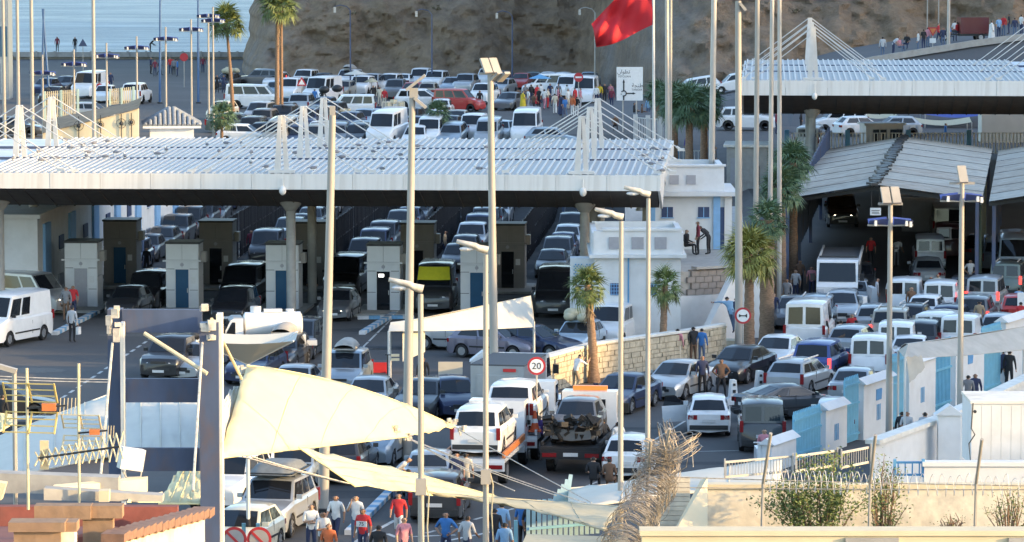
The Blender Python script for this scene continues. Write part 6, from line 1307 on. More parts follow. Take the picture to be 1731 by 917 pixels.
# antennas
def grid_antenna(label, px, py, Y, sc, base_y, m, yagi=False):
    C = atY(px, py, Y); Bz = atY(px, base_y, Y).z; t = thing('television_antenna', label, 'antenna', (C.x, C.y, Bz), 0, 'television antennas'); z = C.z - Bz
    b = MB(); b.cyl((0, 0, 0), (0, 0, z + .75 * sc), .028, n=8); b.build('mast', M['antenna'], t)
    for s in (1, -1):
        b = MB(); mm = Matrix.Rotation(R(-12), 3, 'Z') @ Matrix.Rotation(R(28 * s), 3, 'X'); o = Vector((.05, .05, z + s * .28 * sc))
        for k in range(6): x = (-.46 + .184 * k) * sc; 
        for k in range(4): zz = (-.2 + .135 * k) * sc; b.bar(o + mm @ Vector((-.5 * sc, 0, zz)), o + mm @ Vector((.5 * sc, 0, zz)), .022)
        for x in (-.5, 0, .5): b.bar(o + mm @ Vector((x * sc, 0, -.22 * sc)), o + mm @ Vector((x * sc, 0, .22 * sc)), .03)
        b.build('reflector', m, t)
    b = MB(); b.bar((.0, -.05, z), (.75 * sc, -.1, z + .06), .035); b.build('boom', M['dark'], t); b = MB(); b.box((.42 * sc, -.1, z + .03), (.26 * sc, .12, .14 * sc)); b.build('junction', M['orange'], t)
    b = MB()
    for k in range(5): b.bar(((.62 + .07 * k) * sc, -.1, z - .12 * sc), ((.64 + .07 * k) * sc, -.1, z + .2 * sc), .014)
    b.build('director', M['antenna'], t)
    if yagi:
        yz = z + yagi; b = MB(); a0 = Vector((.2, 0, yz)); a1 = Vector((1.75, -.3, yz + .26)); b.bar(a0, a1, .04); b.build('yagi_boom', M['dark'], t)
        for k in range(13):
            p = a0.lerp(a1, k / 12); q = .13 + .012 * k; b = MB(); b.bar(p + Vector((-.06, -.1, -q)), p + Vector((.06, .1, q)), .024); b.bar(p + Vector((-.07, .1, q * .8)), p + Vector((.08, -.1, -q * .8)), .024); b.build('yagi_element', M['antenna'], t)
        b = MB(); b.box((.3, .1, yz + .05), (.16, .04, .55)); b.build('yagi_reflector', M['antenna'], t)
grid_antenna('large yellowish grid antenna with a long yagi below it', 46, 690, 44, 1.0, 862, mat('yellow_grid', (.62, .47, .16), .5, var=.1), -.95); grid_antenna('smaller grid antenna on a tall thin mast', 133, 732, 47, .78, 850, M['antenna'])
b = MB(); b.cyl(atY(133, 615, 47), atY(133, 740, 47), .03, n=8); tag(b.build('antenna_mast', M['antenna']), 'bare upper end of the tall thin antenna mast', 'mast')
P = atY(24, 628, 50); t = thing('lamp_bracket', 'sunlit lamp post with an arm bent left at the left edge', 'street lamp', (P.x, P.y, 0), 0); b = MB(); b.cyl((0, 0, 0), (0, 0, P.z), .05, n=8); b.build('pole', M['polewhite'], t); b = MB(); b.bar((.05, 0, P.z), (-.5, 0, P.z + .16), .2, .1); b.build('arm', M['polewhite'], t)

# ------------------------------------------------------------------ right foreground: gates, walls, wire, shrub
GA = at(1262, 812); GB = at(1745, 640); gd = (GB - GA); gl = gd.length; gdn = gd.normalized(); ga = math.atan2(gd.y, gd.x)
def gpt(px, off=0): # point on the gate line under photo column px
    lo, hi = 0., 1.
    for _ in range(40):
        mid = (lo + hi) / 2; p = GA.lerp(GB, mid); dz = -CAMZ; f = p.y * CT - dz * ST
        if 865.5 + p.x * FPX / f < px: lo = mid
        else: hi = mid
    return GA.lerp(GB, lo)
def pier(x0, x1, h, label, slots=0, lit=False, holes=0):
    A = gpt(x0); B = gpt(x1); c = (A + B) / 2; L = (B - A).length; t = thing('gate_pier', label, 'wall', (c.x, c.y, 0), ga, 'white piers of the blue gate wall'); b = MB(); b.box((0, 0, h / 2), (L, .35, h)); b.build('wall', M['white'], t)
    b = MB(); b.prism([(-L / 2 - .1, -.32, h), (-L / 2 - .1, .32, h), (-L / 2 - .1, 0, h + .24)], (L + .2, 0, 0)); b.build('cap', M['white'], t)
    for k in range(slots): b = MB(); b.box(((k - (slots - 1) / 2) * .17, -.18, h * .42), (.07, .03, .6)); b.build('slot', M['blue'], t)
    if holes:
        b = MB(); b.box((0, -.18, h * .74), (.6, .03, .42)); b.build('panel', M['blue'], t); b = MB()
        for k in range(4): b.bar((-.22 + .15 * k, -.2, h * .74 - .2), (-.15 + .15 * k, -.2, h * .74 + .2), .03)
        b.build('lattice', M['lightblue'], t)
def gate(x0, x1, h, label, openb=False, lit=False):
    A = gpt(x0); B = gpt(x1); c = (A + B) / 2; L = (B - A).length; t = thing('blue_gate', label, 'gate', (c.x, c.y, 0), ga, 'blue metal gates'); n = max(4, int(L / .17))
    for k in range(n):
        b = MB(); x = -L / 2 + L * (k + .5) / n; b.box((x, 0, h / 2 + .05), ((L / n * (.35 if openb else .93)), .05, h)); b.prism([(x - .05, -.02, h + .05), (x + .05, -.02, h + .05), (x, -.02, h + .17)], (0, .04, 0)); b.build('slat', M['cyan'], t)
    for zz in (.3, h * .62, h - .15): b = MB(); b.box((0, -.05, zz), (L, .05, .08)); b.build('rail', M['cyan'], t)
pier(1296, 1338, 1.0, 'low white pier at the lower end of the gate wall'); gate(1340, 1386, 1.7, 'blue gate leaf lowest in the row'); pier(1388, 1424, 1.6, 'white pier with three blue slots and a pointed cap', 3); gate(1426, 1450, 2.35, 'tall narrow blue gate leaf before the white hatchback'); pier(1452, 1502, 2.1, 'white pier with a blue lattice panel', 3, holes=1); gate(1504, 1527, 2.7, 'tall blue gate leaf left of the draped canvas'); pier(1529, 1574, 2.3, 'white pier with tall blue bars under the canvas', 3)
gate(1576, 1606, 2.7, 'open-barred blue gate with scrollwork beneath the canvas', True); pier(1608, 1656, 2.4, 'white pier behind the two standing men', 0, holes=1); gate(1658, 1690, 2.7, 'blue gate leaf right of the winged lamp'); pier(1692, 1745, 2.8, 'white pier at the right frame edge')
# ramp parapet in front of the gates
RA = [atY(1478, 752, 76), atY(1590, 712, 79), atY(1640, 690, 80), atY(1745, 640, 84)]; t = thing('ramp_parapet', 'white ramp wall climbing to the right with a moulded cap', 'wall', (0, 0, 0))
for A, B in zip(RA, RA[1:]):
    b = MB(); b.prism([Vector((A.x, A.y, 0)), Vector((B.x, B.y, 0)), B, A], (-.1, .35, 0)); b.build('wall', M['white'], t); b = MB(); b.bar(A + Vector((-.05, .17, .06)), B + Vector((-.05, .17, .06)), .5, .14); b.build('cap', M['white_old'], t)
P = atY(1604, 706, 78.4); b = MB(); b.box((P.x, P.y, P.z - 1.4), (.75, .5, 3.0)); b.prism([(P.x - .5, P.y - .32, P.z + .1), (P.x + .5, P.y - .32, P.z + .1), (P.x, P.y - .32, P.z + .45)], (0, .64, 0)); b.build('newel', M['white'], t)
# container and lower white wall with blue rail
A = atY(1641, 790, 68); B = atY(1760, 682, 68); t = thing('white_container', 'white site container with a cable on its corner at right', 'container', (0, 0, 0)); b = MB(); b.box(((A.x + B.x) / 2, A.y + 1.2, (A.z + B.z) / 2), (B.x - A.x, 2.4, B.z - A.z)); b.build('body', M['white'], t)
b = MB(); b.box(((A.x + B.x) / 2, A.y + 1.2, B.z + .03), (B.x - A.x + .06, 2.5, .08)); b.build('roof', M['white_old'], t); b = MB(); b.tube([atY(1645, 682, 67.95), atY(1642, 725, 67.9), atY(1648, 735, 67.9), atY(1638, 750, 67.9), atY(1641, 788, 67.9)], .02, n=5); b.build('cable', M['dark'], t)
for k in range(7): b = MB(); x = A.x + (B.x - A.x) * (k + .5) / 7; b.box((x, A.y - .015, (A.z + B.z) / 2), ((B.x - A.x) / 7 - .008, .04, B.z - A.z - .12)); b.build('panel', M['white'], t)
b = MB(); p = atY(1648, 696, 67.9); b.cyl(p, p - Vector((0, .03, 0)), .05, n=10); b.build('vent', M['dark'], t)
def lowwall(label, x0, y0, x1, y1, Y, d, m, cap=None, name='boundary_wall'):
    A = atY(x0, y1, Y); B = atY(x1, y0, Y); t = thing(name, label, 'wall', (0, 0, 0), 0); b = MB(); b.box(((A.x + B.x) / 2, A.y + d / 2, B.z / 2 - .5), (B.x - A.x, d, B.z + 1.0)); b.build('wall', m, t)
    b = MB(); b.box(((A.x + B.x) / 2, A.y + d / 2, B.z + .05), (B.x - A.x + .1, d + .12, .12)); b.build('cap', cap or m, t); return t
lowwall('low white wall below the site container', 1562, 788, 1760, 830, 65.5, .35, M['white']); t = railing('blue_rail', 'short blue rail left of the low white wall', atY(1512, 812, 65.7), atY(1560, 812, 65.6), .5, M['blue'], M['blue'], .16, .9, .035, .08)
lw = lowwall('sunlit weathered plaster wall behind the shrub', 1196, 826, 1760, 900, 61, .3, M['wall_lit'], M['cream'])
b = MB(); b.prism([atY(1196, 808, 60.6), atY(1185, 815, 60.6), atY(1140, 900, 59.5), atY(1196, 900, 59.8)], (0, .3, 0)); b.build('buttress', M['cream'], lw)
lowwall('sunlit cream coping along the bottom right edge', 1085, 905, 1760, 930, 55, .6, M['cream']); 
for x0, x1 in ((1430, 1520), (1706, 1745)): b = MB(); A = atY(x0, 911, 54.9); B = atY(x1, 925, 54.9); b.box(((A.x + B.x) / 2, A.y + .14, (A.z + B.z) / 2), (B.x - A.x, .12, A.z - B.z)); tag(b.build('wall_recess', M['concrete']), 'grey recessed panel in the cream coping, ' + ('middle' if x0 < 1600 else 'at the right corner'), 'panel')
t = thing('plaster_pillar', 'old pale brick pillar just right of the wire bundle', 'pillar', (0, 0, 0)); 
for k in range(12): b = MB(); A = atY(1122, 812 + k * 8, 61.5); b.box((A.x + .3, A.y + .15, A.z), (.78, .3, .115), random.uniform(-.02, .02)); b.build('brick', M['wall_lit'], t)
# fence posts and wires
for i, (xb, xt, yt, yb, lab) in enumerate(((1288, 1303, 733, 905, 'slanting fence post left of the shrub'), (1469, 1480, 736, 905, 'slanting fence post right of the shrub'), (1648, 1660, 743, 905, 'slanting fence post at lower right'), (1112, 1132, 725, 905, 'fence post inside the wire coil'), (1092, 1100, 745, 905, 'second fence post inside the wire coil'))):
    A = atY(xb, yb, 58.2); m_ = atY(xb + 2, 818, 58.2); T_ = atY(xt, yt, 57.6); b = MB(); b.tube([A, m_, T_], .042, n=8); tag(b.build('fence_post', M['polewhite']), lab, 'post', 'slanting fence posts')
b = MB()
for (y0, y1) in ((806, 822), (824, 828)): b.tube(sagl(atY(1110, y0, 58.2), atY(1745, y1, 58.2), .02), .014, n=5)
tag(b.build('fence_wire', M['wire']), 'strained wires along the slanting fence posts', 'wire')
def coil(name, label, pts, rad, turns, r, m, jit, seg=26, group=None):
    rr = random.Random(len(pts) * 7 + turns); b = MB(); pts = [Vector(p) for p in pts]; P_ = []
    def path(t): k = min(len(pts) - 2, int(t * (len(pts) - 1))); f = t * (len(pts) - 1) - k; return pts[k].lerp(pts[k + 1], f), (pts[k + 1] - pts[k]).normalized()
    N_ = turns * seg; ph = rr.uniform(0, 6); rj = 1.0; ox = Vector((0, 0, 0))
    for i in range(N_ + 1):
        t = i / N_; p, d = path(t); q = d.to_track_quat('Z', 'Y').to_matrix(); a = 2 * math.pi * i / seg + ph
        if i % 7 == 0: rj2 = 1 + rr.uniform(-jit, jit); ox2 = Vector((rr.uniform(-jit, jit), rr.uniform(-jit, jit), rr.uniform(-jit, jit))) * rad * .6
        rj += (rj2 - rj) * .3; ox = ox.lerp(ox2, .25); P_.append(p + ox + q @ Vector((rad * rj * math.cos(a), rad * rj * math.sin(a), 0)))
    b.tube(P_, r, n=3, cap=False); return b
t = thing('razor_wire', 'tangled coil of rusty razor wire over the wall end', 'razor wire', (0, 0, 0)); cp = [atY(1158, 772, 58), atY(1143, 745, 58), atY(1118, 752, 58), atY(1110, 780, 58), atY(1112, 805, 58.2), atY(1090, 850, 57.5), atY(1060, 905, 56.5), atY(1040, 960, 56)]
for k, (rad, tn, jt) in enumerate(((.46, 36, .35), (.40, 44, .45), (.50, 30, .3), (.34, 40, .5), (.44, 34, .4))):
    coil('x', '', cp[(0 if k < 3 else 2):], rad, int(tn * .8), .008, None, jt).build('strand', M['wire'], t)
for k in range(2): coil('x', '', cp[4:], .42 + .04 * k, 34 + 5 * k, .008, None, .35).build('strand', M['wire'], t)
b = MB(); b.tube([atY(1120, 735, 58), atY(1150, 730, 57.6), atY(1166, 755, 57.5), atY(1160, 790, 57.6), atY(1140, 802, 57.8)], .014, n=4); b.tube([atY(1130, 760, 58), atY(1168, 740, 57.6), atY(1172, 790, 57.5)], .012, n=4); b.build('loose_end', M['wire'], t)
t = thing('concertina_wire', 'open loops of razor wire along the right-hand fence', 'razor wire', (0, 0, 0))
coil('x', '', [atY(1295, 812, 58.3), atY(1480, 818, 58.3), atY(1745, 824, 58.3)], .26, 34, .010, None, .2).build('strand', M['steelwhite'], t)
# crowd barriers behind the shrub
for (x0, x1, y, lab) in ((1225, 1340, 806, 'white crowd barrier at left behind the shrub'), (1345, 1415, 796, 'white crowd barrier in the middle behind the shrub'), (1422, 1472, 790, 'white tilted crowd barrier right of the shrub')): railing('crowd_barrier', lab, atY(x0, y + 10, 63), atY(x1, y, 63.5), .55, M['pole'], M['pole'], .09, 9, .018, .04)
# shrubs
def shrub(label, cx, y0, y1, w, Y, n, seed, lf=.09):
    A = atY(cx, y1, Y); Tz = atY(cx, y0, Y).z; t = thing('wild_shrub', label, 'shrub', A, 0, 'wild shrubs'); rr = random.Random(seed); H = Tz - A.z; hw_ = w / 2 * Y * K / FPX; st = MB(); lf_ = MB()
    for s in range(26):
        a = rr.uniform(-1, 1); tip = Vector((a * hw_ * rr.uniform(.5, 1), rr.uniform(-.5, .5), H * rr.uniform(.45, 1) * (1 - .35 * abs(a)))); base = Vector((a * hw_ * .35, rr.uniform(-.15, .15), 0)); mid = base.lerp(tip, .5) + Vector((rr.uniform(-.12, .12), rr.uniform(-.12, .12), .1)); st.tube([base, mid, tip], [.022, .014, .006], n=4)
        for k in range(n // 26):
            f = rr.random() ** .7; p = base.lerp(mid, f * 2) if f < .5 else mid.lerp(tip, f * 2 - 1); p = p + Vector((rr.gauss(0, .13), rr.gauss(0, .13), rr.gauss(0, .11))); d = Vector((rr.uniform(-1, 1), rr.uniform(-1, 1), rr.uniform(-.4, 1))).normalized(); sd = d.cross(Vector((rr.uniform(-1, 1), rr.uniform(-1, 1), rr.uniform(-1, 1)))).normalized(); l = lf * rr.uniform(.6, 1.3); lf_.poly([p, p + d * l * .5 + sd * l * .22, p + d * l, p + d * l * .5 - sd * l * .22])
    st.build('stem', M['trunk'], t); struct(lf_.build('foliage', M['leaf'], t), 'stuff')
shrub('big wild shrub in front of the sunlit plaster wall', 1385, 752, 902, 215, 59.5, 5200, 1, .10); shrub('slim shrub branch rising at the winged lamp pole', 1492, 745, 902, 90, 60, 1300, 2); shrub('dry sparse shrub at the right frame edge', 1705, 815, 902, 110, 59.5, 700, 3, .07); shrub('few dry stalks right of the big shrub', 1610, 865, 902, 60, 59.5, 120, 5, .06)
# picket fence under the sails, blue posts
t = thing('picket_fence', 'pale blue slatted fence below the shaded sail', 'fence', (0, 0, 0)); A = atY(893, 906, 66); B = atY(1010, 896, 67); b0 = MB(); b0.box((0, 0, .55), (.11, .03, 1.1)); me = b0.mesh('slat', mat('pale_cyan', (.45, .62, .66), .6, var=.08))
for k in range(14): p = A.lerp(B, k / 13); obj('slat', me, t, (p.x, p.y, p.z - .1))
b = MB(); b.bar(A + Vector((0, -.04, .2)), B + Vector((0, -.04, .2)), .06, .08, 0); b.build('rail', M['blue'], t)
t = thing('picket_fence', 'pale blue leaning boards at the near edge of the white sail', 'fence', (0, 0, 0)); A = atY(935, 862, 66); B = atY(956, 860, 66.4)
for k in range(5): p = A.lerp(B, k / 4); o = obj('slat', me, t, (p.x, p.y, p.z - .1)); o.rotation_euler = (0, R(8), 0); o.scale = (1, 1, .5 + .12 * k)
for (x, y, lab) in ((412, 885, 'left of two blue posts before the cream hatchback'), (436, 885, 'right of two blue posts before the cream hatchback'), (872, 880, 'blue post beside the people at bottom centre')): p = atY(x, y, 62); b = MB(); b.box((p.x, p.y, p.z / 2), (.1, .1, p.z)); tag(b.build('blue_post', M['cyan']), lab, 'post', 'blue posts')
slab('beige canvas roof at the bottom centre', [atY(890, 903, 57), atY(1060, 908, 57), atY(1075, 935, 55.5), atY(878, 930, 55.5)], (0, .05, -.05), M['beige'], 'canvas_roof')
# forecourt oddments
for (x0, y0, x1, y1, Y, m, lab, nm) in ((617, 613, 654, 650, 101, 'red', 'red barrier board on the forecourt', 'barrier_board'), (741, 612, 782, 641, 99.5, 'sailw', 'white hoarding board leaning on the forecourt', 'hoarding_board')):
    b = beam(x0, y0, x1, y1, Y, .06); A = atY(x0, y1, Y); B = atY(x1, y1, Y); 
    for p in (A, B): b.box((p.x, p.y + .05, p.z / 2 + .05), (.05, .05, p.z + .1)); b.box((p.x, p.y, .03), (.08, .6, .06))
    tag(b.build(nm, M[m]), lab, 'board')
P = at(815, 690); b = MB(); b.box((0, 0, .95), (.9, .9, 1.9)); b.prism([(-.5, -.5, 1.9), (.5, -.5, 1.9), (0, -.5, 2.3)], (0, 1, 0)); tag(b.build('white_kiosk', M['white'], loc=(P.x, P.y, 0)), 'narrow white hut with pointed top beside the tall pole', 'hut')
P = at(870, 688); t = thing('vented_cabinet', 'white vented cabinet behind the box truck', 'cabinet', (P.x, P.y + .6, 0)); b = MB(); b.box((0, 0, .9), (1.9, .6, 1.8)); b.build('body', M['white'], t)
for x in (-.5, .4): b = MB(); b.box((x, -.31, 1.4), (.6, .03, .4)); b.build('vent', M['reflect'], t)
for (x, y, z, lab) in ((668, 601, 2.1, 'upper bright strip lamp under the tent end'), (668, 608, 1.95, 'lower bright strip lamp under the tent end')): p = atY(x, y, 95.3); b = MB(); b.box(p, (.34, .12, .1)); tag(b.build('strip_lamp', M['cream']), lab, 'lamp', 'strip lamps')
t = thing('tent_pole', 'thin black pole carrying the strip lamps', 'pole', (atY(655, 600, 95.3).x, 95.3 * K, 0)); b = MB(); z = atY(655, 600, 95.3).z; b.cyl((0, 0, 0), (0, 0, z), .03, n=6); b.bar((-.1, 0, z), (.5, 0, z - .02), .04); b.build('shaft', M['dark'], t)
for (x, y, Y, lab) in ((1083, 345, 121, 'white bell lamp hanging under the right end of the long canopy'), (47, 345, 121, 'white bell lamp under the left of the long canopy')):
    p = atY(x, y, Y); b = MB(); b.tube([p + Vector((0, 0, -.35)), p + Vector((0, 0, -.05)), p + Vector((0, 0, .15)), p + Vector((0, 0, .6))], [.26, .18, .06, .03], n=12); tag(b.build('bell_lamp', M['signwhite'], angle=50), lab, 'lamp', 'bell lamps')
for (x, y, c, s, lab) in ((575, 200, 'cream', 1.6, 'stack of sunlit pale crates among the parked cars'), (665, 185, 'wall_lit', 1.8, 'sunlit wooden market barrow in the car park')):
    P = ground(x, y + 10); t = thing('market_barrow', lab, 'barrow', P, .2); b = MB()
    for k in range(9): b.box((-s / 2 + s * k / 8, 0, .55), (.06, .06, 1.0))
    b.box((0, 0, .25), (s, .9, .06)); b.box((0, 0, 1.05), (s, .1, .08)); b.build('rack', M[c], t)
    for k in range(5): b = MB(); b.box((random.uniform(-s / 2, s / 2) * .8, .2, .5 + random.uniform(0, .6)), (.4, .4, .35), random.random()); b.build('crate', M['cream'], t)
for (x, y, m, lab, w) in ((602, 124, 'sailw', 'pale flat parasol under the cliff', 2.2), (913, 131, 'blue', 'blue parasol above the crowd', 2.0), (628, 137, 'beige', 'beige umbrella among the far cars', 1.3)):
    C = atY(x, y, 205); t = thing('parasol', lab, 'parasol', (C.x, C.y, 3.5), 0, 'parasols'); b = MB(); z = C.z - 3.5; b.tube([(0, 0, z - .1), (0, 0, z + .25)], [w / 2, .05], n=10); b.build('canopy', M[m], t); b = MB(); b.cyl((0, 0, 0), (0, 0, z), .03, n=5); b.build('pole', M['pole'], t)
for (x, y, lab) in ((548, 152, 'left of two dark cloth bundles on a roof'), (570, 150, 'right of two dark cloth bundles on a roof')): p = atY(x, y, 196); b = MB(); b.ico(tuple(p), .4, (1.15, .9, .8)); tag(b.build('cloth_bundle', M['dark'], angle=60), lab, 'bundle', 'dark bundles')
# gulls on the canopy roof
gm = MB(); gm.ico((0, 0, .17), .10, (1.9, .9, .85)); gm.ico((.2, 0, .27), .06, (1.1, 1, 1), mi=1); gm.prism([(.25, -.012, .27), (.25, .012, .27), (.33, 0, .255)], (0, 0, .015)); gm.prism([(-.16, -.05, .18), (-.16, .05, .18), (-.36, .02, .14), (-.36, -.02, .14)], (0, 0, .03)); gm.cyl((0, .03, 0), (0, .03, .1), .008, n=4); gm.cyl((0, -.03, 0), (0, -.03, .1), .008, n=4); gm.box((.02, 0, .10), (.2, .1, .06), mi=1)
gme = gm.mesh('gull', [M['gull'], M['gullw']], 50)
GX = [[(40, 247), (110, 242), (140, 249), (159, 247), (182, 244), (350, 249), (382, 247), (408, 247), (522, 250), (552, 251), (605, 253), (640, 248), (657, 246), (705, 254), (822, 256)], [(32, 263), (65, 262), (118, 256), (148, 263), (196, 263), (281, 259), (266, 265), (370, 261), (425, 263), (500, 264), (568, 263), (578, 270), (631, 262), (677, 267), (560, 272)], [(22, 274), (70, 277), (95, 274), (146, 271), (178, 272), (211, 271), (424, 281), (450, 287), (530, 289), (646, 290), (810, 290), (1090, 268), (1105, 258), (1120, 275), (1100, 283), (1120, 293)]]
for r_, row in enumerate(GX):
    row = sorted(row)
    for i, (x, y) in enumerate(row):
        p = at(x, y, 7.5); w = (p - O1).dot(LW); w = max(.15, w); o = obj('gull', gme, None, (p.x, p.y, 7.47 + .017 * (w % (5.3 * K)) / K), random.uniform(0, 6.28)); tag(o, 'grey gull on the %s tier of the long canopy roof, %s from left' % (['rear', 'middle', 'front'][r_], ordw(i)), 'gull', 'gulls on the canopy roof')
# ------------------------------------------------------------------ people
def cloth(name, c): return mat('cloth_' + name, c, .85, var=.12, scale=7)
PC = {k: cloth(k, c) for k, c in dict(white=(.68, .67, .65), red=(.50, .03, .035), navy=(.03, .04, .09), blue=(.04, .16, .42), skyblue=(.22, .38, .58), black=(.02, .02, .023), grey=(.2, .2, .21), khaki=(.34, .25, .16), denim=(.10, .14, .22), pink=(.52, .22, .26), brown=(.14, .08, .05), yellow=(.62, .46, .04), orange=(.55, .14, .05), maroon=(.18, .03, .05), cream=(.56, .50, .40), green=(.16, .45, .06), purple=(.10, .06, .24), stripe=(.42, .43, .46), lgrey=(.45, .46, .48)).items()}
SK = [mat('skin_%d' % i, c, .6, var=.05) for i, c in enumerate(((.36, .20, .13), (.28, .15, .09), (.44, .27, .18)))]
HR = mat('dark_hair', (.015, .012, .010), .7, var=.1); SHOE = mat('shoe', (.03, .03, .03), .6, var=.2)
def pose(name):
    J = dict(pel=(0, 0, .95), spi=(0, 0, 1.14), che=(0, .0, 1.35), nec=(0, .0, 1.47), hb=(0, .015, 1.555), ht=(0, .015, 1.66))
    for s, q in ((-1, 'l'), (1, 'r')):
        J.update({'sh' + q: (s * .175, 0, 1.40), 'el' + q: (s * .245, -.02, 1.13), 'wr' + q: (s * .255, .06, .90), 'ha' + q: (s * .255, .09, .83), 'hi' + q: (s * .085, 0, .90), 'kn' + q: (s * .10, .02, .50), 'an' + q: (s * .105, -.02, .09), 'to' + q: (s * .12, .15, .045)})
    if name == 'walk': J.update(knl=(-.09, .16, .50), anl=(-.09, .20, .09), tol=(-.09, .37, .05), knr=(.09, -.06, .50), anr=(.09, -.30, .14), tor=(.09, -.16, .05), ell=(-.24, -.12, 1.14), wrl=(-.24, -.10, .91), hal=(-.24, -.08, .84), elr=(.24, .08, 1.13), wrr=(.22, .27, 1.0), har=(.21, .34, .97))
    if name == 'phone': J.update(elr=(.25, .10, 1.16), wrr=(.12, .16, 1.42), har=(.10, .13, 1.50))
    if name == 'fold': J.update(elr=(.24, .06, 1.13), wrr=(.02, .20, 1.17), har=(-.06, .20, 1.19), ell=(-.24, .06, 1.13), wrl=(.0, .22, 1.12), hal=(.07, .22, 1.11))
    if name == 'hips': J.update(elr=(.36, -.06, 1.16), wrr=(.19, .06, 1.0), har=(.13, .10, .98), ell=(-.36, -.06, 1.16), wrl=(-.19, .06, 1.0), hal=(-.13, .1, .98), knl=(-.15, .02, .5), anl=(-.18, -.02, .09), tol=(-.2, .15, .045), knr=(.15, .02, .5), anr=(.18, -.02, .09), tor=(.2, .15, .045))
    if name == 'lean':
        for k in ('spi', 'che', 'nec', 'hb', 'ht', 'shl', 'shr'): p = J[k]; J[k] = (p[0] + (p[2] - .95) * .10, p[1] + (p[2] - .95) * .34, p[2] - .04)
        J.update(ell=(-.16, .42, 1.18), wrl=(-.1, .56, 1.36), hal=(-.1, .6, 1.40), elr=(.30, .42, 1.18), wrr=(.26, .56, 1.36), har=(.25, .6, 1.40), knr=(.1, .14, .52), anr=(.1, -.1, .14))
    if name == 'reach':
        for k in ('spi', 'che', 'nec', 'hb', 'ht', 'shl', 'shr'): p = J[k]; J[k] = (p[0] - (p[2] - .95) * .35, p[1] + .08, p[2] - .05)
        J.update(ell=(-.55, .1, 1.36), wrl=(-.8, .1, 1.34), hal=(-.88, .1, 1.34), elr=(-.2, .25, 1.2), wrr=(-.42, .3, 1.3), har=(-.5, .3, 1.32), knl=(0, .1, .55), anl=(.1, .0, .2), tol=(.1, .16, .12))
    if name == 'sit':
        for k in J:
            if k[:2] not in ('kn', 'an', 'to'): p = J[k]; J[k] = (p[0], p[1], p[2] - .47)
        J.update(knl=(-.14, .42, .48), anl=(-.14, .44, .08), tol=(-.15, .6, .045), knr=(.14, .42, .48), anr=(.14, .44, .08), tor=(.15, .6, .045), wrl=(-.18, .28, .58), hal=(-.16, .36, .57), wrr=(.18, .28, .58), har=(.16, .36, .57))
    if name == 'bend':
        for k in ('spi', 'che', 'nec', 'hb', 'ht', 'shl', 'shr', 'ell', 'elr', 'wrl', 'wrr', 'hal', 'har'): p = J[k]; h = p[2] - .95; J[k] = (p[0], p[1] + h * .72 if h > 0 else p[1] + .5, .95 + h * .62 if h > 0 else .75)
    return J
ED = [('pel', 'spi', 1), ('spi', 'che', 1), ('che', 'nec', 1), ('nec', 'hb', 0), ('hb', 'ht', 9)]
for q in 'lr': ED += [('che', 'sh' + q, 1), ('sh' + q, 'el' + q, 1), ('el' + q, 'wr' + q, 5), ('wr' + q, 'ha' + q, 0), ('pel', 'hi' + q, 2), ('hi' + q, 'kn' + q, 2), ('kn' + q, 'an' + q, 6), ('an' + q, 'to' + q, 3)]
RAD = dict(pel=(.145, .115), spi=(.13, .10), che=(.155, .11), nec=(.058, .058), hb=(.075, .088), ht=(.078, .092), sh=(.072, .07), el=(.046, .046), wr=(.032, .032), ha=(.03, .022), hi=(.09, .09), kn=(.06, .06), an=(.042, .042), to=(.04, .032))
POSES = {}
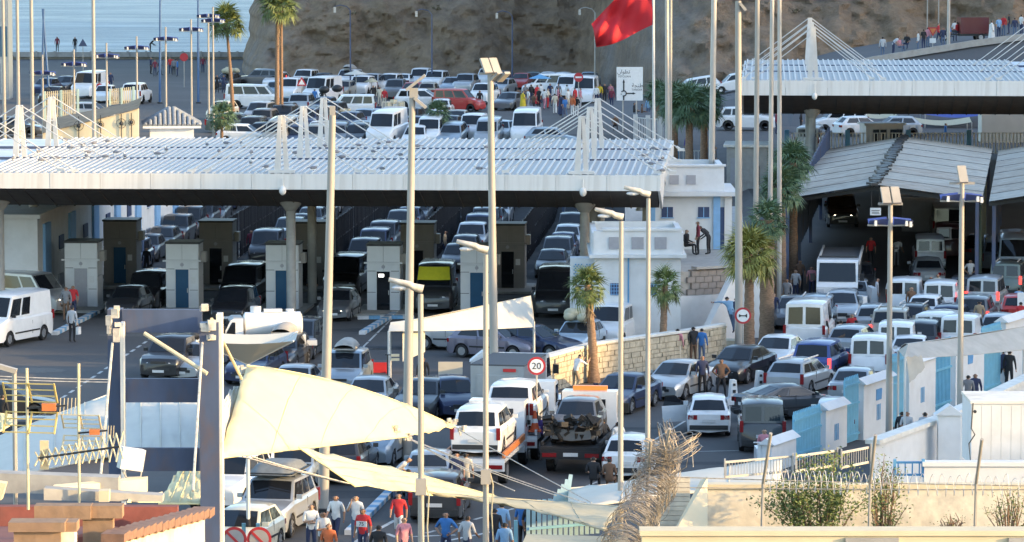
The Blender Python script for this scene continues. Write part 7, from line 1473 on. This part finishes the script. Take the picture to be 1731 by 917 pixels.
def person_mesh(name):
    if name in POSES: return POSES[name]
    J = pose(name); ks = list(J); me = bpy.data.meshes.new('p'); me.from_pydata([J[k] for k in ks], [(ks.index(a), ks.index(b)) for a, b, _ in ED], []); o = bpy.data.objects.new('p', me); COL.objects.link(o)
    m = o.modifiers.new('s', 'SKIN'); m.use_smooth_shade = True; sv = me.skin_vertices[0].data
    for i, k in enumerate(ks): sv[i].radius = RAD[k if k in RAD else k[:2]]; sv[i].use_root = (k == 'pel')
    sb = o.modifiers.new('u', 'SUBSURF'); sb.levels = sb.render_levels = 1
    bpy.context.view_layer.update(); out = bpy.data.meshes.new_from_object(o.evaluated_get(bpy.context.evaluated_depsgraph_get())); bpy.data.objects.remove(o)
    b = MB(); b.v = [tuple(v.co) for v in out.vertices]; b.f = [tuple(p.vertices) for p in out.polygons]; b.m = [0] * len(b.f)
    for i, f in enumerate(b.f):
        c = Vector((0, 0, 0))
        for v in f: c += Vector(b.v[v])
        c /= len(f); best = 1e9; lab = 1
        for a, e, l in ED:
            A = Vector(J[a]); B = Vector(J[e]); d = B - A; tt = max(0, min(1, (c - A).dot(d) / d.length_squared)); q = (c - A - d * tt).length - (RAD[a if a in RAD else a[:2]][0] * (1 - tt) + RAD[e if e in RAD else e[:2]][0] * tt)
            if q < best: best = q; lab = l
        if lab == 9:
            hb = Vector(J['hb']); lab = 4 if (c.z > hb.z + .085 or (c - hb).y < .015 and c.z > hb.z - .03) else 0
        if lab == 1 and c.z < Vector(J['pel']).z - .02 and name not in ('reach', 'bend'): lab = 2
        b.m[i] = lab
    H = Vector(J['hb']); b.prism([H + Vector((-.016, .085, -.01)), H + Vector((.016, .085, -.01)), H + Vector((0, .085, .05))], (0, .03, -.005), 0)
    for s in (-1, 1): b.box(H + Vector((s * .082, 0, .02)), (.02, .04, .06), mi=0); b.box(H + Vector((s * .032, .092, .045)), (.02, .012, .012), mi=4)
    b.box(H + Vector((0, .088, -.035)), (.045, .012, .01), mi=4)
    for q, s in (('l', -1), ('r', 1)):
        A = Vector(J['wr' + q]); B = Vector(J['ha' + q]); d = (B - A).normalized(); n = d.cross(Vector((s, 0, 0)) if abs(d.x) < .8 else Vector((0, 1, 0))).normalized()
        for k in range(4): p = B + n * (k - 1.5) * .018 + d * .01; l = (.055, .065, .06, .045)[k]; c1 = p + d * l * .6; b.tube([p, c1, c1 + d * l * .4 - d.cross(n) * s * .02], [.009, .0085, .006], n=5, mi=0)
        p = A.lerp(B, .5) + n * .03; b.tube([p, p + n * .03 + d * .02, p + n * .035 + d * .05], [.011, .010, .007], n=5, mi=0)
    mm = [SK[0], PC['white'], PC['navy'], SHOE, HR, PC['white'], PC['navy']]; r = b.mesh('person', mm); r.shade_smooth(); POSES[name] = r; return r
pcount = [0]
def person(x, y, face, top, bot, label, ps='stand', P=None, h=1.0, long=False, shorts=False, hair=None, skirt=None, group=None, bag=None):
    i = pcount[0]; pcount[0] += 1
    if P is None: P = ground(x, y)
    hs = h * (.97 + .06 * ((i * 37) % 10) / 10); o = obj('person', person_mesh(ps), None, P, -R(face)); o.scale = (hs, hs, hs); tag(o, label, 'person', group)
    sk = SK[i % 3]; omat(o, sk, PC[top], PC[bot], SHOE, hair or HR, PC[top] if long else sk, sk if shorts else PC[bot])
    if skirt:
        b = MB(); b.tube([(0, 0, 1.35), (0, 0, 1.0), (0, .0, .6), (0, 0, .12)], [.19, .20, .24, .30], n=14); b.build('robe', PC[skirt], o, angle=60)
    if bag: b = MB(); b.box((.3, .05, .55), (.12, .3, .34)); b.build('bag', PC[bag], o)
    return o
GB_ = 'people at the bottom centre'
for a in (
 (674, 921, 188, 'red', 'white', 'man in red polo and white shorts walking towards us', 'walk', 1), (614, 954, 200, 'red', 'navy', 'man in red shirt with white 75 band', 'stand', 0), (602, 928, 195, 'white', 'denim', 'man in white shirt with a black strap, hand at his face', 'phone', 0), (568, 925, 200, 'white', 'navy', 'man in white shirt and dark cap near the broad pole', 'walk', 0), (546, 960, 150, 'lgrey', 'brown', 'person in grey shirt left of the man with the cap', 'fold', 0), (526, 945, 170, 'white', 'navy', 'person in white coat and pale hat beside the off-roader', 'fold', 0),
 (556, 978, 195, 'orange', 'brown', 'person in orange-brown shirt at the bottom edge', 'stand', 0), (640, 985, 10, 'black', 'black', 'head in dark cap at the bottom edge left of the thin pole', 'stand', 0), (683, 968, 150, 'pink', 'navy', 'dark-haired person in pink at the bottom edge by the thin pole', 'stand', 0),
 (754, 958, 200, 'blue', 'navy', 'man in bright blue shirt at the bottom edge', 'hips', 0), (790, 962, 35, 'lgrey', 'navy', 'person in pale grey shirt seen from behind', 'walk', 0), (848, 942, 15, 'skyblue', 'navy', 'boy in sky blue shirt by the blue post', 'stand', 0), (836, 952, 15, 'black', 'navy', 'dark head beside the boy in sky blue', 'stand', 0), (853, 975, 10, 'skyblue', 'navy', 'person in pale blue at the bottom edge near the blue post', 'stand', 0), (884, 938, 30, 'blue', 'black', 'person in deep blue behind the slatted fence', 'stand', 0), (896, 942, 30, 'black', 'black', 'person in black behind the slatted fence', 'stand', 0),
 (690, 852, 10, 'lgrey', 'denim', 'person sitting low behind the silver-green sedan', 'sit', 0), (668, 846, 100, 'lgrey', 'denim', 'person in pale grey crouching left of the silver-green sedan', 'bend', 0), (772, 850, 190, 'navy', 'navy', 'man in navy shirt right of the silver-green sedan', 'stand', 0), (787, 848, 10, 'cream', 'cream', 'person in pale robe beside the man in navy', 'stand', 0)):
    person(a[0], a[1], a[2], a[3], a[4], a[5], a[6], shorts=bool(a[7]), group=GB_)
po = [o for o in bpy.data.objects if o.get('label') == 'man in red shirt with white 75 band'][0]
b = MB(); b.box((0, .125, 1.2), (.34, .02, .17)); sb_ = b.build('shirt_print', PC['white'], po); lettering('75', .17, M['signblack'], (0, .14, 1.2), sb_, R(180))
GR = 'people on the forecourt'
for a in (
 (972, 664, 50, 'white', 'khaki', 'man in white shirt leaning on the sunlit limestone wall', 'lean', 0), (1187, 672, 175, 'navy', 'black', 'man in open dark jacket over blue shirt by the silver sedan', 'stand', 1), (1219, 676, 175, 'brown', 'black', 'officer in dark uniform with white belt, hands on hips', 'hips', 1), (1186, 618, 20, 'blue', 'denim', 'man in bright blue shirt standing on the wall side', 'stand', 1), (1172, 618, 340, 'black', 'brown', 'man in dark shirt shading his eyes beside the blue shirt', 'phone', 1), (1145, 620, 20, 'pink', 'cream', 'woman in pink headscarf behind the limestone wall', 'stand', 1),
 (912, 778, 200, 'purple', 'black', 'man in violet shirt beside the recovery truck', 'stand', 0), (1020, 788, 300, 'black', 'black', 'man in black tracksuit with white stripe right of the wreck', 'hips', 1), (1045, 792, 340, 'white', 'black', 'man in white shirt right of the tracksuit', 'stand', 0), (1003, 830, 10, 'black', 'black', 'dark-haired man crouching behind the white sail', 'sit', 0), (1030, 832, 10, 'brown', 'brown', 'second crouching figure behind the white sail', 'sit', 0), (1314, 742, 80, 'black', 'black', 'young man in black jacket by the dark coupe', 'stand', 0), (1292, 782, 190, 'pink', 'denim', 'scooter rider in pale pink shirt', 'sit', 0),
 (715, 672, 190, 'black', 'black', 'man in black under the long white tent', 'stand', 1), (869, 690, 180, 'black', 'black', 'man in black shirt beside the vented cabinet', 'stand', 0), (122, 580, 20, 'lgrey', 'black', 'woman in patterned grey top carrying a white bag', 'stand', 1), (124, 540, 190, 'red', 'navy', 'man in red shirt behind the crew van', 'stand', 0), (112, 545, 190, 'grey', 'brown', 'person in grey beside the man in red', 'stand', 1), (4, 742, 20, 'black', 'black', 'dark figure cut by the left frame edge', 'stand', 1),
 (1533, 772, 200, 'lgrey', 'black', 'man in pale shirt by the blue gate row', 'fold', 0), (1524, 770, 30, 'black', 'navy', 'man in black behind the pale shirt', 'stand', 1), (1563, 775, 15, 'stripe', 'navy', 'man in striped shirt seen from behind under the canvas', 'stand', 0), (1636, 706, 20, 'grey', 'grey', 'man in grey jacket among the gates', 'stand', 1), (1648, 702, 190, 'navy', 'navy', 'man in navy facing the grey jacket', 'stand', 1), (1706, 662, 20, 'black', 'black', 'man in black at the far right gate', 'stand', 1), (1696, 660, 30, 'navy', 'black', 'second man in dark clothes at the far right gate', 'stand', 1),
 (1655, 568, 12, 'khaki', 'khaki', 'officer in khaki uniform and cap seen from behind', 'stand', 1), (1540, 545, 160, 'brown', 'denim', 'man in brown near the concrete barriers', 'stand', 1), (1585, 520, 200, 'cream', 'navy', 'bearded man in cream shirt behind the white van', 'stand', 0), (1573, 524, 190, 'brown', 'navy', 'man half hidden beside the cream shirt', 'stand', 0), (1640, 492, 185, 'white', 'navy', 'stout man in white shirt at the shed mouth', 'hips', 0), (1482, 528, 100, 'stripe', 'lgrey', 'man in striped shirt and pale trousers by the lamp pole', 'stand', 0), (1506, 528, 190, 'white', 'denim', 'man in white T-shirt behind the winged lamp pole', 'stand', 0), (1472, 452, 185, 'red', 'black', 'person in red shirt inside the shed', 'stand', 0), (1515, 452, 20, 'white', 'grey', 'pale-dressed person deep in the shed', 'bend', 0),
 (1450, 572, 185, 'pink', 'maroon', 'seated woman in pink by the barriers', 'sit', 0), (1440, 574, 185, 'red', 'maroon', 'seated woman in red by the barriers', 'sit', 0), (1462, 570, 200, 'lgrey', 'denim', 'seated man in grey by the barriers', 'sit', 0), (1447, 586, 10, 'blue', 'blue', 'seated person with a blue headscarf', 'sit', 0), (1421, 586, 10, 'white', 'white', 'seated person with a white headscarf', 'sit', 0), (1473, 585, 10, 'brown', 'black', 'seated dark-haired man right of the blue headscarf', 'sit', 0), (1391, 598, 170, 'black', 'navy', 'man in black beside the rounded white van', 'stand', 0),
 (1308, 555, 190, 'navy', 'denim', 'man in navy behind the palm trunks', 'stand', 1), (1290, 566, 200, 'skyblue', 'denim', 'person in light blue behind the palm trunks', 'stand', 1), (1330, 530, 200, 'grey', 'black', 'person in grey near the shed entrance', 'stand', 1), (1345, 512, 200, 'lgrey', 'navy', 'person in pale top near the shed entrance', 'stand', 0), (1372, 505, 190, 'pink', 'navy', 'person in pink left of the long lorry', 'stand', 0), (1352, 496, 180, 'brown', 'black', 'person in brown left of the long lorry', 'stand', 0), (1722, 545, 15, 'skyblue', 'navy', 'child in sky blue beside a white placard at right edge', 'stand', 0), (1725, 570, 10, 'red', 'maroon', 'person in red at the right edge above the canvas', 'stand', 0), (1652, 442, 190, 'skyblue', 'navy', 'person in turquoise inside the second shed', 'stand', 0), (1690, 446, 190, 'grey', 'navy', 'person in grey inside the second shed', 'stand', 0),
 (372, 462, 100, 'black', 'black', 'officer in black beside the booths', 'stand', 1), (160, 440, 180, 'black', 'black', 'man in dark clothes on the roof side of the grey booth', 'stand', 1), (528, 512, 180, 'black', 'black', 'guard in black between two booths', 'stand', 1)):
    person(a[0], a[1], a[2], a[3], a[4], a[5], a[6], long=bool(a[7]), group=GR, bag='white' if 'bag' in a[5] else None)
# on the terrace and climbing the stair wall
P = atY(1180, 446, 115); P.z = 3.02; person(0, 0, 265, 'maroon', 'black', 'man in maroon with a stick standing on the terrace', 'stand', P=P, long=True, group=GR)
P = atY(1198, 446, 115.2); P.z = 3.02; person(0, 0, 300, 'black', 'black', 'dark figure bending on the terrace beside the man in maroon', 'bend', P=P, long=True, group=GR); P = atY(1160, 446, 115.3); P.z = 3.02; person(0, 0, 120, 'black', 'black', 'figure in black sitting on the terrace', 'sit', P=P, long=True, group=GR)
P = at(1236, 580); P.z = .5; person(0, 0, 10, 'skyblue', 'denim', 'man in light blue shirt climbing at the stair wall', 'reach', P=P, long=True, group=GR); P = at(1244, 578); P.z = .4; person(0, 0, 200, 'navy', 'denim', 'man in navy just behind the climbing man', 'stand', P=P, long=True, group=GR)
b = MB(); A = at(1240, 592); b.box((A.x, A.y + .3, .22), (.9, 1.0, .44)); tag(b.build('stone_step', M['stone']), 'stone step under the climbing man', 'step')
# lanes
for a in ((632, 372, 190, 'green', 'navy', 'worker in bright green vest beyond the railings'), (784, 375, 20, 'orange', 'denim', 'person in orange top on the far lane'), (793, 374, 20, 'maroon', 'navy', 'person in maroon on the far lane'), (954, 372, 20, 'blue', 'denim', 'person in blue on the lane near the customs building'), (680, 350, 20, 'navy', 'navy', 'person in navy at the far end of the lane'), (752, 440, 100, 'khaki', 'navy', 'man in khaki leaning beside a queueing car'), (248, 470, 200, 'black', 'black', 'officer in black among the queueing cars'), (425, 440, 190, 'maroon', 'black', 'person in dark red behind the booths')): person(*a, long=True, group='people under the canopy')
# crowd in the far car park
CR = [(876, 184, 'brown', 'brown'), (884, 188, 'yellow', 'navy'), (893, 186, 'white', 'lgrey'), (902, 193, 'brown', 'black'), (911, 184, 'black', 'black'), (908, 178, 'red', 'navy'), (920, 186, 'white', 'pink'), (926, 184, 'cream', 'red'), (934, 180, 'lgrey', 'navy'), (938, 194, 'cream', 'white'), (943, 182, 'pink', 'maroon'), (949, 196, 'navy', 'navy'), (955, 201, 'blue', 'denim'), (960, 186, 'white', 'cream'), (968, 198, 'orange', 'white'), (975, 198, 'black', 'white'), (972, 182, 'red', 'grey'), (981, 184, 'pink', 'lgrey'), (898, 176, 'black', 'navy'), (888, 176, 'grey', 'navy'), (915, 175, 'white', 'navy'), (930, 174, 'navy', 'black'), (944, 174, 'grey', 'black'), (958, 176, 'white', 'grey')]
CR.sort()
nm = {}
for i, (x, y, tpc, bt) in enumerate(CR):
    person(x, y, (i * 83) % 360, tpc, bt, 'crowd member in %s top and %s trousers, %s from left in the crowd' % (tpc, bt, ordw(i)), ['stand', 'walk', 'fold', 'stand'][i % 4], long=i % 2 == 0, group='crowd in the far car park', skirt=tpc if i % 5 == 1 else None)
for a in ((1014, 176, 200, 'yellow', 'navy', 'person in yellow right of the white van', 'stand'), (1008, 178, 200, 'white', 'navy', 'person in white right of the white van', 'stand'), (1022, 176, 180, 'black', 'black', 'person in black left of the direction board', 'stand'), (1034, 184, 200, 'maroon', 'navy', 'person in maroon under the edge of the direction board', 'stand'), (1032, 175, 200, 'pink', 'navy', 'person in pink left of the direction board', 'stand'), (1072, 200, 100, 'black', 'black', 'dark figure below the direction board', 'sit'), (1085, 202, 90, 'brown', 'black', 'seated figure right of the direction board posts', 'sit'), (1096, 202, 200, 'skyblue', 'denim', 'person in denim blue by the flagpole', 'stand'), (1040, 222, 180, 'brown', 'black', 'figure sitting by the cable mast', 'sit'),
 (811, 188, 190, 'black', 'black', 'man in black beside the red van', 'stand'), (510, 192, 20, 'red', 'lgrey', 'person in bright red by the warning sign', 'stand'), (532, 184, 20, 'blue', 'navy', 'person in blue near the tall white van', 'stand'), (544, 182, 20, 'black', 'black', 'person in black right of the person in blue', 'bend'), (631, 178, 180, 'black', 'black', 'man in black by the market barrow', 'stand'), (650, 184, 200, 'red', 'cream', 'person in red by the market barrow', 'stand'), (642, 182, 190, 'cream', 'cream', 'person in cream by the market barrow', 'stand'), (640, 202, 10, 'navy', 'navy', 'man in navy crouched in front of the crates', 'sit'), (367, 158, 180, 'black', 'black', 'left of two dark figures by the kiosk palms', 'stand'), (378, 158, 180, 'navy', 'navy', 'right of two dark figures by the kiosk palms', 'stand'), (421, 176, 180, 'cream', 'cream', 'person in cream before the white passenger van', 'stand'),
 (187, 154, 180, 'navy', 'navy', 'person in navy right of the far white van', 'stand'), (168, 170, 190, 'red', 'maroon', 'person in red beside the far white van', 'stand'), (255, 126, 100, 'navy', 'black', 'first of the group on the sea road', 'stand'), (262, 130, 190, 'maroon', 'navy', 'person in maroon in the sea road group', 'stand'), (270, 128, 80, 'black', 'black', 'person in black in the sea road group', 'walk'), (288, 126, 190, 'red', 'navy', 'person in red in the sea road group', 'stand'), (300, 130, 260, 'blue', 'navy', 'person in blue in the sea road group', 'stand'), (294, 128, 180, 'grey', 'black', 'person in grey in the sea road group', 'stand'), (343, 124, 180, 'maroon', 'navy', 'person in dark red at the foot of the cliff', 'stand'), (20, 110, 100, 'navy', 'black', 'dark figure between the leftmost masts', 'stand'), (8, 130, 100, 'black', 'navy', 'dark figure at the extreme left by the glazed building', 'stand'),
 (1163, 298, 180, 'red', 'red', 'person in red sitting below the palm cluster', 'sit'), (1167, 302, 200, 'red', 'maroon', 'second person in red below the palm cluster', 'sit'), (1163, 270, 200, 'purple', 'purple', 'person in violet under the palm cluster', 'stand'), (1209, 290, 90, 'grey', 'navy', 'person in grey by the thick mast', 'stand'), (1354, 228, 100, 'black', 'black', 'officer in black standing left of the concrete column', 'hips'), (1312, 228, 100, 'maroon', 'navy', 'person in dark red behind the twin masts', 'stand'), (1655, 235, 100, 'maroon', 'navy', 'person in maroon by the pale container', 'stand'), (1598, 248, 100, 'blue', 'denim', 'person in blue behind the white railing', 'stand')):
    person(a[0], a[1], a[2], a[3], a[4], a[5], a[6], long=True, group='people in the far car park')
for (x, lab, fc) in ((97, 'left silhouette standing on the sea wall', 180), (127, 'right silhouette standing on the sea wall', 200), (254, 'stooping silhouette on the sea wall', 100)): P = atY(x, 96, 259.2); P.z = 4.3; person(0, 0, fc, 'maroon' if x == 97 else 'black', 'black', lab, 'bend' if x == 254 else 'stand', P=P, long=True, group='silhouettes on the sea wall')
for i, (x, tpc, ps, lab) in enumerate(((1492, 'lgrey', 'stand', 'pale-capped man at the low end of the upper road'), (1510, 'lgrey', 'bend', 'person in grey bending on the upper road'), (1520, 'pink', 'sit', 'person in pink on the upper road'), (1533, 'black', 'sit', 'person in black sitting on the upper road'), (1552, 'white', 'stand', 'person in white left of the yield sign'), (1561, 'black', 'stand', 'person in black left of the yield sign'), (1568, 'pink', 'stand', 'person in rose by the yield sign'), (1586, 'red', 'walk', 'person in red and white right of the yield sign'), (1594, 'navy', 'stand', 'person in navy right of the yield sign'), (1604, 'blue', 'stand', 'person in blue near the grey road pole'), (1622, 'red', 'sit', 'tricycle rider in red'), (1614, 'white', 'stand', 'person in white by the tricycle'), (1676, 'white', 'stand', 'woman in white robe behind the tricycle'), (1688, 'skyblue', 'stand', 'person in blue-grey behind the tricycle'), (1696, 'red', 'stand', 'person in red behind the tricycle'), (1705, 'black', 'stand', 'man in black with a backpack on the upper road'), (1715, 'navy', 'stand', 'person in navy at the top right'), (1726, 'white', 'stand', 'person in white at the top right corner'))):
    Yp = 186 + (i % 4) * 1.6; P = atY(x, 90, Yp); P.z = roadz(P.x); 
    if 'rider' in lab: Yp = 189; P = atY(1618, 90, 189); P.z = roadz(P.x) + .45
    person(0, 0, (i * 67) % 360, tpc, 'navy' if i % 2 else 'denim', lab, ps, P=P, long=i % 2 == 0, group='people on the upper road', skirt='white' if 'robe' in lab else None)
b = MB(); b.tube([(0, 0, 0), (0, 0, 6)], [.14, .1], n=10); P = atY(1603, 100, 184.6); tag(b.build('road_pole', M['pole'], loc=(P.x, P.y, roadz(P.x)), angle=40), 'grey pole on the upper road behind the yield sign', 'pole')
for x in (1567, 1586): P = atY(x, 100, 195); b = MB(); b.tube([(0, 0, 0), (0, 0, 6)], [.05, .04], n=8); tag(b.build('road_pole', M['polewhite'], loc=(P.x, P.y, roadz(P.x)), angle=40), 'thin pale pole ' + ('left' if x < 1570 else 'right') + ' of the yield sign', 'pole')
P = atY(1722, 560, 92); b = MB(); P = at(1727, 560); b.box((P.x, P.y - .3, 1.5), (.5, .04, .7)); b.cyl((P.x, P.y - .28, .6), (P.x, P.y - .28, 1.2), .02, n=5); tag(b.build('placard', M['signwhite']), 'white placard held up at the right edge of the queue', 'placard')

# ------------------------------------------------------------------ worn patches, manholes on the roads; scrub on the cliff
pm_ = mat('tar_patch', (0.045, 0.046, 0.05), .9, var=.2, scale=6); pp_ = mat('old_patch', (0.115, 0.11, 0.105), .9, var=.2, scale=6); rr = random.Random(12)
for i in range(60):
    x = rr.uniform(-26, 14); y = K * (rr.uniform(76, 118) if i < 50 else rr.uniform(170, 215)); b = MB(); n = 11; sx, sy = rr.uniform(.5, 3.2), rr.uniform(.3, 1.1)
    b.poly([(x + sx * math.cos(6.283 * k / n) * rr.uniform(.75, 1.1), y + sy * math.sin(6.283 * k / n) * rr.uniform(.75, 1.1), gz(x, y) + .005) for k in range(n)]); struct(b.build('road_patch', pm_ if i % 3 else pp_))
for (x, y) in ((330, 700), (640, 590), (900, 760), (1120, 760), (700, 860)):
    P = at(x, y); b = MB(); b.cyl((P.x, P.y, .002), (P.x, P.y, .014), .33, n=18); tag(b.build('manhole_cover', M['dark']), 'round dark manhole cover ' + {330: 'behind the gantry', 640: 'before the striped kerb', 900: 'beside the violet shirt', 1120: 'left of the white hatchback', 700: 'below the second sail'}[x], 'manhole')
sc = MB(); dg = bpy.context.evaluated_depsgraph_get(); cl = bpy.data.objects['cliff']; ce = cl.evaluated_get(dg)
for i in range(90):
    x = rr.uniform(-26, 75); zz = rr.uniform(6, 17); ok, lo, nrm, _ = ce.ray_cast(Vector((x, 170 * K, zz)), Vector((0, 1, 0)))
    if not ok: continue
    if x < 22 and rr.random() < .75: continue
    s = rr.uniform(.25, .8)
    for k in range(26):
        p = lo + Vector((rr.gauss(0, s * .5), rr.gauss(0, s * .5), abs(rr.gauss(0, s * .45)))); d = Vector((rr.uniform(-1, 1), rr.uniform(-1, 1), rr.uniform(0, 1))).normalized() * .28; e = d.cross(Vector((rr.uniform(-1, 1), rr.uniform(-1, 1), 1))).normalized() * .1; sc.poly([p - e, p + d, p + e])
o = sc.build('scrub', mat('dry_scrub', (.17, .14, .085), .9, var=.4, scale=1)); struct(o, 'stuff'); o['label'] = 'dry scrub tufts scattered over the cliff'; o['category'] = 'scrub'
